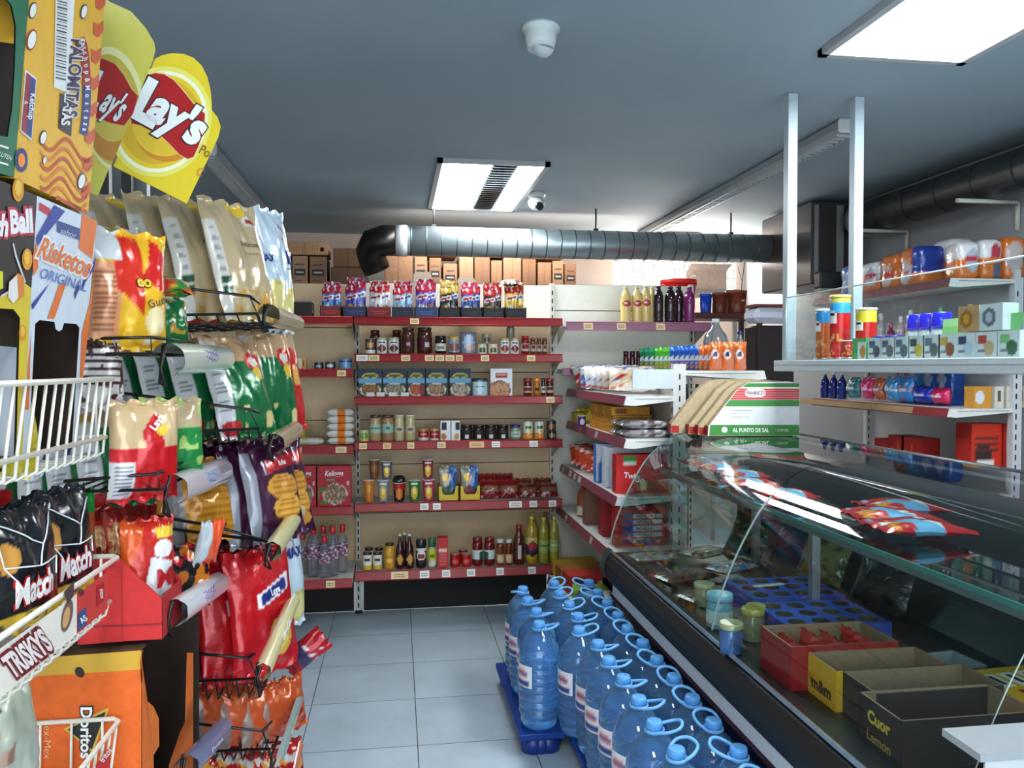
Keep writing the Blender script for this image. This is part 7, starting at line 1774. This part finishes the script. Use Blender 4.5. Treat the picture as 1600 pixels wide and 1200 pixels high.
m = MB(); pillow(m, .16, .12, .045, lab((206, 50, 36), ('n', 0, 1, 0, 1, 5, -.05, (40, 140, 60)), ('n', 0, 1, 0, 1, 6, .25, (226, 186, 50)), ('r', 0, 1, .9, 1, (190, 30, 40))), None, 16, 16, 6, M=Matrix.Rotation(-1.38, 4, 'X')); m.build('bag', o)
chips('small green snack bag half hidden by the puff-snack bag', 258, 552, 1.72, .11, .12, .05, .8, .1, lab((20, 120, 60), ('n', 0, 1, 0, 1, 5, .2, (206, 160, 60)), ('n', 0, 1, .5, 1, 6, .2, (214, 220, 210))), (), 92)
chips('red and beige crisp bag hanging before the green bags', 224, 782, 1.5, .125, .18, .06, .7, -.05, lab((190, 28, 34), ('r', 0, 1, .55, 1, (196, 170, 130)), ('p', [(.5, .3), (.75, .45), (.6, .9), (.4, .7)], (190, 30, 36)), ('r', 0, .3, .05, .42, (206, 206, 206)), ('lines', .04, .26, .08, .4, 8, (110, 110, 120)), ('e', .68, .72, .1, .06, (226, 190, 60))), [('Lays', .1, .8, .07, (232, 226, 220), dict(bold=.04, back=(190, 30, 36), ang=.9))], 93)
chips('green and beige crisp bag behind the hanging red one', 272, 742, 1.62, .13, .15, .05, .8, .05, lab((40, 140, 70), ('r', 0, 1, .6, 1, (196, 176, 140)), ('n', 0, 1, 0, 1, 5, .2, (176, 206, 120))), (), 94)
for i, (u, v) in enumerate(((140, 905), (178, 905), (206, 900))):
    chips('red bag of peanuts inside the red carton, %s of three' % nth(i + 1), u, v, 1.6, .1, .135, .05, .5, .12, nuts(), (), 95 + i, group='red peanut bags')
chips('red and white peanut bag at the front of the red carton', 232, 950, 1.53, .10, .165, .05, .75, .02, lab((186, 44, 34), ('p', [(.3, .1), (.9, .1), (.9, .5), (.45, .6)], (222, 222, 224)), ('e', .7, .66, .2, .1, (226, 222, 220)), ('p', [(.0, .4), (.4, .9), (.2, 1), (0, 1)], (206, 90, 40)), ('r', .6, 1, .78, .9, (226, 190, 60))), [('M', .22, .34, .2, (176, 30, 34), dict(bold=.03))], 99)
chips('black and orange snack bag with white figure beside the white roll', 290, 955, 1.75, .12, .14, .05, .8, .05, lab((34, 32, 34), ('n', 0, 1, .4, 1, 4, .0, (222, 130, 40)), ('n', 0, 1, .5, 1, 6, .3, (206, 40, 50))), [('9', .2, .36, .2, (232, 232, 232), dict(bold=.04))], 100)
chips('orange and silver snack packet standing up near the gold bags', 318, 880, 1.72, .06, .1, .03, .9, -.35, lab((226, 90, 50), ('r', 0, .4, 0, 1, (190, 196, 200))), (), 101)
chips('black and white zigzag snack bag behind the white baskets', 152, 640, 1.46, .10, .14, .05, .8, .1, lab((206, 200, 196), ('lines', 0, 1, .3, 1, 8, (60, 40, 40), .4), ('n', 0, 1, 0, 1, 6, .2, (90, 50, 50))), [('MOAI', .05, .82, .12, (60, 40, 40), dict(bold=.02))], 102)
# in the white baskets
for i, (u, v, c, nm) in enumerate(((60, 742, (214, 220, 226), 'white snack bag with orange flash in the top basket, nearer the viewer'), (98, 725, (206, 214, 222), 'white snack bag with orange flash in the top basket, beside the carton leg'))):
    chips(nm, u, v, P(u, v, X=-.57).y, .075, .13, .04, 1.4, .1, lab(c, ('n', 0, 1, .5, 1, 4, .15, (190, 90, 50)), ('p', [(.3, 0), (.5, 0), (.8, .5), (.6, .5)], (40, 60, 130))), (), 110 + i)
chips('yellow snack bag with black marks in the top basket', 16, 750, P(16, 750, X=-.53).y, .1, .11, .05, 1.2, .1, lab((214, 196, 50), ('n', 0, 1, 0, 1, 5, .3, (30, 28, 26))), (), 112)
web = lab((22, 26, 32), ('r', 0, 1, 0, .16, (216, 180, 50)), ('n', 0, 1, .0, .14, 8, .2, (40, 36, 20)), ('e', .2, .6, .12, .12, (206, 150, 70)))
def webtext(on): pass
for i, (u, v, w) in enumerate(((40, 985, .14), (104, 940, .14))):
    o = chips(('black snack bag with white net lines in the middle basket, nearer the viewer', 'black snack bag with white net lines in the middle basket, beside the green pouch')[i], u, v, P(u, v, X=-.53).y, .14, .185, .05, 1.3, .1, web, [('Match', .0, .34, .19, (232, 230, 230), dict(bold=.04, ang=.1, wide=.62, back=(190, 34, 40))), ('Gol', .0, .12, .07, (40, 34, 20), dict(wide=.8))], 120 + i, group='black snack bags with net lines')
    t = MB(); M = Matrix.Rotation(-.1, 4, 'X'); tmp = MB(); on = pillow(tmp, .14, .185, .05, web, None, 4, 4, 120 + i, M=M, wr=.14 * .035)
    for a, b in (((-.06, .17), (.02, .12)), ((.02, .12), (.06, .16)), ((.02, .12), (.01, .09)), ((.01, .09), (-.05, .1)), ((.01, .09), (.06, .095)), ((-.05, .1), (-.06, .17)), ((-.05, .1), (-.03, .07)), ((.06, .095), (.05, .07))):
        t.tube([on(a[0] + (b[0] - a[0]) * k / 6, a[1] + (b[1] - a[1]) * k / 6, .002) for k in range(7)], .0012, 'paper', (226, 230, 232), 5)
    t.build('net_print', o)
chips('green pouch with orange band standing behind the black bags', 108, 905, P(108, 905, X=-.56).y, .1, .15, .04, .8, .08, lab((34, 150, 60), ('r', 0, 1, .5, .72, (190, 80, 40)), ('p', [(0, .72), (.4, .62), (.3, .86), (0, .95)], (226, 150, 50)), ('n', 0, 1, .0, .14, 5, .1, (206, 170, 130)), ('r', .55, .95, .2, .45, (176, 40, 40))), [('Sonutz', .1, .61, .09, (226, 120, 60), dict(bold=.02, back=(90, 30, 20), wide=.7))], 130)
chips('pale grey-green snack bag in the bottom basket', -6, 1250, P(-6, 1250, X=-.53).y, .14, .16, .06, 1.1, .15, lab((170, 176, 160), ('r', 0, .5, .72, .92, (40, 40, 60)), ('n', 0, .6, .1, .6, 4, .0, (150, 116, 96)), ('n', 0, .5, .2, .6, 6, .2, (190, 160, 140))), [('AS', -.2, .8, .1, (222, 226, 226), {})], 131)
# red carton tray with sloping sides and the large orange carton
yr = 1.47
zr = lambda v, Y=yr: P(200, v, Y=Y).z
xr = lambda u, Y=yr: P(u, 900, Y=Y).x
o = thing('display_carton', 'red display carton with sloping sides holding peanut bags', 'display carton')
sidep = [(xr(120), zr(872)), (xr(185), zr(872)), (xr(252), zr(938)), (xr(252), zr(1000)), (xr(120), zr(1004))]
m = MB()
for y, th in ((yr, .004), (yr + .13, .004)): m.prism([(a, y, b) for a, b in sidep], (0, th, 0), 'card', (186, 44, 44))
m.box(((sidep[0][0] + sidep[3][0]) / 2, yr + .067, sidep[4][1] + .004), (sidep[3][0] - sidep[0][0], .13, .004), 'card', (150, 36, 36)); m.box((sidep[0][0] + .002, yr + .067, (sidep[0][1] + sidep[4][1]) / 2), (.004, .13, sidep[0][1] - sidep[4][1]), 'card', (150, 36, 36))
m.box((sidep[3][0] - .002, yr + .067, (sidep[2][1] + sidep[3][1]) / 2), (.004, .13, sidep[2][1] - sidep[3][1]), 'card', (176, 40, 40))
m.build('tray', o)
m = MB(); m.box(((sidep[0][0] + sidep[3][0]) / 2, yr - .001, zr(977)), (sidep[3][0] - sidep[0][0], .001, .0025), 'paper', (130, 26, 28)); m.box((xr(190), yr - .001, (zr(872) + zr(1000)) / 2), (.0015, .001, zr(872) - zr(1000)), 'paper', (160, 34, 36)); m.build('crease', o)
yo = 1.45
OP = plane_map((0, yo, .8), (0, -1, 0))
xo = P(222, 1100, Y=yo).x
FP = plane_map((xo, yo, .8), (1, 0, 0))
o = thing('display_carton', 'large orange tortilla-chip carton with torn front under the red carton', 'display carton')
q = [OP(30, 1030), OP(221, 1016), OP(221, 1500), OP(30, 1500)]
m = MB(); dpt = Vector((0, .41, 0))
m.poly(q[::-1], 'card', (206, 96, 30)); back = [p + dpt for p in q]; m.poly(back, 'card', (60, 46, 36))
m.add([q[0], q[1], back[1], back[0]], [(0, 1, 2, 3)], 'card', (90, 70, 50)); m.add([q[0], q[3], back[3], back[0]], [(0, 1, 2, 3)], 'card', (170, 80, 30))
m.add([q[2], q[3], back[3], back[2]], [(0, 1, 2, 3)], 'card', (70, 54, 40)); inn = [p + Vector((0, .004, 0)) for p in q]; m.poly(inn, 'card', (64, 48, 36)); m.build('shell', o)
f = MB()
ppoly(f, OP, [(30, 1030), (221, 1016), (221, 1046), (30, 1058)], (190, 150, 44))
ppoly(f, OP, ell(125, 1050, 7, 9, -.6), (40, 24, 18), .0012)
ppoly(f, OP, [(100, 1138), (171, 1105), (146, 1176)], (196, 166, 70), .0012); ppoly(f, OP, [(106, 1139), (166, 1111), (144, 1170)], (30, 30, 26), .0017)
ptext(f, OP, 'Doritos', 136, 1144, 17, (226, 226, 220), PI / 2, 1.05, .03, (36, 34, 30), .08, off=.0022)
ptext(f, OP, 'Tex-Mex', 75, 1154, 12, (214, 160, 120), PI / 2, 1.0, .0)
f.build('printed_side', o)
f = MB()
face_ = [(222, 1016), (226, 1010), (219, 1030), (222, 1050), (224, 1075), (222, 1092), (226, 1098), (240, 1110), (248, 1125), (250, 1170), (248, 1176), (236, 1190), (300, 1190), (300, 1022), (291, 1040), (289, 1090), (287, 1130), (282, 1142), (278, 1150), (284, 1165), (262, 1200), (300, 1300), (222, 1300)]
left_ = [(222, 1016), (224, 1016), (219, 1032), (223, 1050), (221, 1072), (226, 1092), (240, 1104), (248, 1122), (249, 1165), (240, 1180), (243, 1500), (222, 1500)]
right_ = [(292, 1020), (302, 1020), (302, 1500), (262, 1500), (264, 1195), (281, 1145), (289, 1128)]
ppoly(f, FP, left_, (216, 112, 40), 0.0, 'card'); ppoly(f, FP, right_, (216, 112, 40), 0.0, 'card'); ppoly(f, FP, [(243, 1230), (264, 1230), (264, 1500), (243, 1500)], (216, 112, 40), 0, 'card'); f.build('torn_front', o)
for i, (u, v, c) in enumerate(((238, 1150, (60, 70, 50)), (262, 1190, (90, 110, 70)), (250, 1230, (150, 60, 40)))):
    p = FP(u, v, -.09); p.y = max(p.y, 1.58)
    oo = thing('crisp_bag', 'dim shiny bag inside the orange carton, %s from the opening top' % nth(i + 1), 'crisp bag', p, (0, 0, 1.3)); k_bag(oo, .13, .11, .05, art=lab(c, ('n', 0, 1, 0, 1, 6, .1, (206, 206, 196)), ('n', 0, 1, 0, 1, 5, .2, (30, 30, 30))), seed=i)
# ---- the black wire rack
BK = (20, 20, 22)
rack = thing('wire_rack', 'black wire crisp rack of six sloping shelves with rolled price holders', 'rack')
for x, y in ((-.80, 1.62), (-.80, 2.36), (P(200, 300, Y=2.2).x, 2.2)):
    m = MB(); m.box((x, y, 1.1), (.025, .025, 2.2), 'satin', BK); m.build('post', rack)
m = MB(); m.box((P(213, 300, Y=2.24).x, 2.26, 1.95), (.05, .03, .6), 'satin', (110, 118, 122)); m.build('sign_mount', rack)
for k, (na, fa, c1, c2, yy) in enumerate((((140, 432), (390, 463), (402, 490), (140, 495), 1.86), ((190, 614), (390, 640), (404, 670), (270, 676), 1.86), ((60, 775), (335, 822), (420, 846), (60, 800), 1.86), ((270, 1018), (388, 1028), (402, 1060), (270, 1066), 1.9), ((300, 1130), (410, 1142), (420, 1170), (300, 1175), 1.9))):
    m = MB(); r = .0034
    A1, A2, A3, A4 = P(*na, Y=yy), P(*fa, Y=yy), P(*c1, Y=yy), P(*c2, Y=yy)
    dy = Vector((.0, .5, 0)); lo = Vector((0, .03, -(.015, .03, .05, .055, .038)[k]))
    m.tube([A1, A2, A3, A4], r, 'satin', BK, 7); m.tube([A2, A2 + dy * .14 + Vector((.01, 0, -.01))], r, 'satin', BK, 7); m.tube([A3, A3 + lo, A3 + dy + lo], r, 'satin', BK, 7); m.tube([A1 + dy, A2 + dy], r, 'satin', BK, 7)
    for q in range(9):
        t = q / 8; a = A4 + (A3 - A4) * t
        m.tube([a, a + lo, a + dy + lo], .0022, 'satin', BK, 6)
    for q in range(5):
        b = dy * (q + 1) / 6 + lo; m.tube([A4 + b, A3 + b], .0022, 'satin', BK, 6)
    m.build('basket_shelf', rack)
for k, (na, fa, c1, yy) in enumerate((((150, 529), (236, 527), (237, 553), 1.46), ((100, 752), (246, 740), (250, 765), 1.46))):
    m = MB(); A1, A2, A3 = P(*na, Y=yy), P(*fa, Y=yy), P(*c1, Y=yy); dy = Vector((0, .3, 0)); A4 = A3 + Vector((A1.x - A2.x, 0, 0))
    m.tube([A1, A2, A3, A4], .003, 'satin', BK, 7); m.tube([A2, A2 + dy], .003, 'satin', BK, 7); m.tube([A3, A3 + dy], .003, 'satin', BK, 7)
    for q in range(7):
        a = A4 + (A3 - A4) * q / 6; m.tube([a, a + dy], .002, 'satin', BK, 6)
    m.build('front_basket', rack)
def roll(u0, v0, u1, v1, X0, X1, r, col, scr=None, arc0=-.9, arc1=3.6, txt=None):
    a, b = P(u0, v0, X=X0), P(u1, v1, X=X1); ax = (b - a).normalized(); up = Vector((0, 0, 1)); out = ax.cross(up).normalized(); 
    if out.x < 0: out = -out
    upv = Vector((0, 0, 1)) - ax * ax.z; upv.normalize()
    m = MB()
    def f(s, t, k=1.0):
        an = arc0 + (arc1 - arc0) * t - .6
        jag = .004 * math.sin(t * 31) if s in (0, 1) else 0
        return a + (b - a) * s + ax * jag + (out * math.cos(an) + upv * math.sin(an)) * r * k
    m.grid(f, 6, 22, 'gloss', col); m.grid(lambda s, t: f(s, t, .97), 6, 22, 'paper', tuple(int(c * .8) for c in col), flip=True)
    o = m.build('price_holder', rack)
    if scr:
        t = MB()
        for q in range(5):
            t.tube([f(.4 + .05 * q + .04 * math.sin(j * 2.1 + q), .30 + j * .035, 1.01) for j in range(6)], .0009, 'paper', scr, 5)
        t.build('handwriting', o)
    if txt: 
        t = MB(); t.text(txt, lambda x, y: f(.5 + x * .07, .36 + y * .08, 1.015), (206, 212, 226), 'paper', .02); t.build('lettering', o)
    m = MB(); m.tube([a + Vector((.0, -.01, r)), a + Vector((-.008, -.012, -r * .5)), a + Vector((0, -.012, -r * 1.6)), a + Vector((-.014, 0, -r * 1.4)), a + Vector((-.01, .01, r))], .003, 'satin', BK, 6); m.build('clip', o)
roll(262, 562, 346, 560, -.405, -.405, .03, (206, 214, 200), (140, 130, 190))
roll(268, 766, 344, 736, -.405, -.405, .029, (206, 194, 204), (110, 150, 196))
roll(272, 958, 340, 912, -.405, -.405, .025, (222, 226, 232), (170, 130, 190))
roll(292, 1200, 348, 1138, -.405, -.405, .023, (112, 130, 166), None, txt='Doritos')
roll(420, 492, 462, 506, -.268, -.268, .023, (186, 180, 144), None)
roll(428, 694, 460, 672, -.268, -.268, .023, (182, 164, 132), None)
roll(424, 862, 466, 800, -.265, -.265, .021, (206, 204, 156), None)
roll(410, 1050, 458, 938, -.265, -.265, .017, (212, 204, 156), (226, 230, 230))
roll(432, 1192, 466, 1090, -.26, -.26, .014, (146, 164, 162), (176, 190, 150), arc0=0, arc1=2.2)
roll(452, 1230, 466, 1165, -.25, -.25, .013, (190, 110, 84), None, arc0=0, arc1=2.0)
# ---- header signs
def sign(label, p0, n, outline, col, parts, dark=1.0):
    pm = plane_map(p0, n)
    o = thing('header_sign', label, 'sign', (0, 0, 0), (0, 0, 0), None)
    m = MB(); m.prism([pm(u, v) for u, v in outline], -pm.n * .004, 'gloss', col, (206, 190, 90), 'card'); m.build('panel', o)
    f = MB(); parts(f, pm); f.build('printed_logo', o); return o
def logo2(f, pm):
    C = lambda r0, r1, c, off: ppoly(f, pm, ell(250, 190, r0, r1, .45, 40), c, off, 'gloss')
    C(79, 88, (232, 224, 110), .0006); C(72, 81, (240, 242, 214), .0009); C(66, 75, (226, 200, 44), .0012); C(60, 68, (214, 176, 40), .0014)
    ppoly(f, pm, ell(258, 206, 50, 46, .5), (206, 140, 40), .0016, 'gloss'); ppoly(f, pm, ell(256, 194, 52, 50, .5), (224, 190, 52), .0018, 'gloss')
    ban = [(228, 118), (241, 114), (255, 116), (270, 125), (285, 142), (300, 161), (319, 178), (317, 200), (309, 228), (301, 245), (292, 248), (279, 241), (264, 225), (246, 208), (226, 197), (203, 193), (214, 160)]
    ppoly(f, pm, [(u + (u - 260) * .03, v + (v - 182) * .03) for u, v in ban], (236, 216, 150), .0021, 'gloss'); ppoly(f, pm, ban, (176, 24, 30), .0025, 'gloss')
    ptext(f, pm, "L", 234, 160, 63, (236, 240, 240), .50, 1.0, .05, (60, 14, 16), .03, off=.003)
    ptext(f, pm, "ay's", 279, 182, 52, (236, 240, 240), .54, .86, .045, (60, 14, 16), .03, .1, off=.003)
    ptext(f, pm, 'Po', 320, 236, 15, (120, 60, 30), .5, .8, 0); ptext(f, pm, 'C', 312, 268, 13, (206, 120, 60), .5, .8, 0)
sign('yellow header sign with red banner and white lettering, farther of two', P(250, 200, Y=1.74), (.80, -.58, -.16), [(243, 92), (255, 86), (270, 83), (287, 84), (302, 90), (315, 102), (324, 120), (329, 140), (331, 160), (331, 172), (340, 183), (345, 198), (341, 215), (292, 318), (178, 260)], (226, 204, 44), logo2)
def logo1(f, pm):
    cl = lambda pts: [(min(u, 240 - max(0, v - 94) * .405), v) for u, v in pts]
    ppoly(f, pm, cl(ell(176, 170, 52, 98, -.12, 36)), (206, 206, 150), .0008, 'gloss'); ppoly(f, pm, cl(ell(174, 172, 46, 88, -.12, 36)), (176, 162, 70), .0012, 'gloss'); ppoly(f, pm, cl(ell(172, 196, 36, 56, -.1)), (170, 120, 50), .0015, 'gloss'); ppoly(f, pm, cl(ell(172, 160, 38, 62, -.1)), (180, 164, 74), .0018, 'gloss')
    ban = [(140, 90), (160, 92), (178, 100), (192, 118), (204, 140), (214, 150), (208, 178), (192, 196), (172, 192), (150, 184), (130, 186)]
    ban = cl(ban)
    ppoly(f, pm, ban, (150, 24, 28), .0025, 'gloss')
    ptext(f, pm, "L", 150, 140, 56, (196, 204, 206), .42, .55, .04, (50, 14, 16), .03, off=.003); ptext(f, pm, "ay's", 178, 162, 42, (196, 204, 206), .60, .42, .03, (50, 14, 16), .03, off=.003)
sign('glare-dulled yellow header sign with red banner, nearer and half behind the yellow carton', P(190, 150, Y=1.5), (.86, -.46, -.16), [(60, -80), (150, -20), (170, 2), (205, 18), (228, 44), (241, 66), (243, 78), (239, 94), (153, 306), (60, 268), (30, 90)], (190, 184, 84), logo1)  # panel and logo colours dulled to olive, painting in the sign's glare
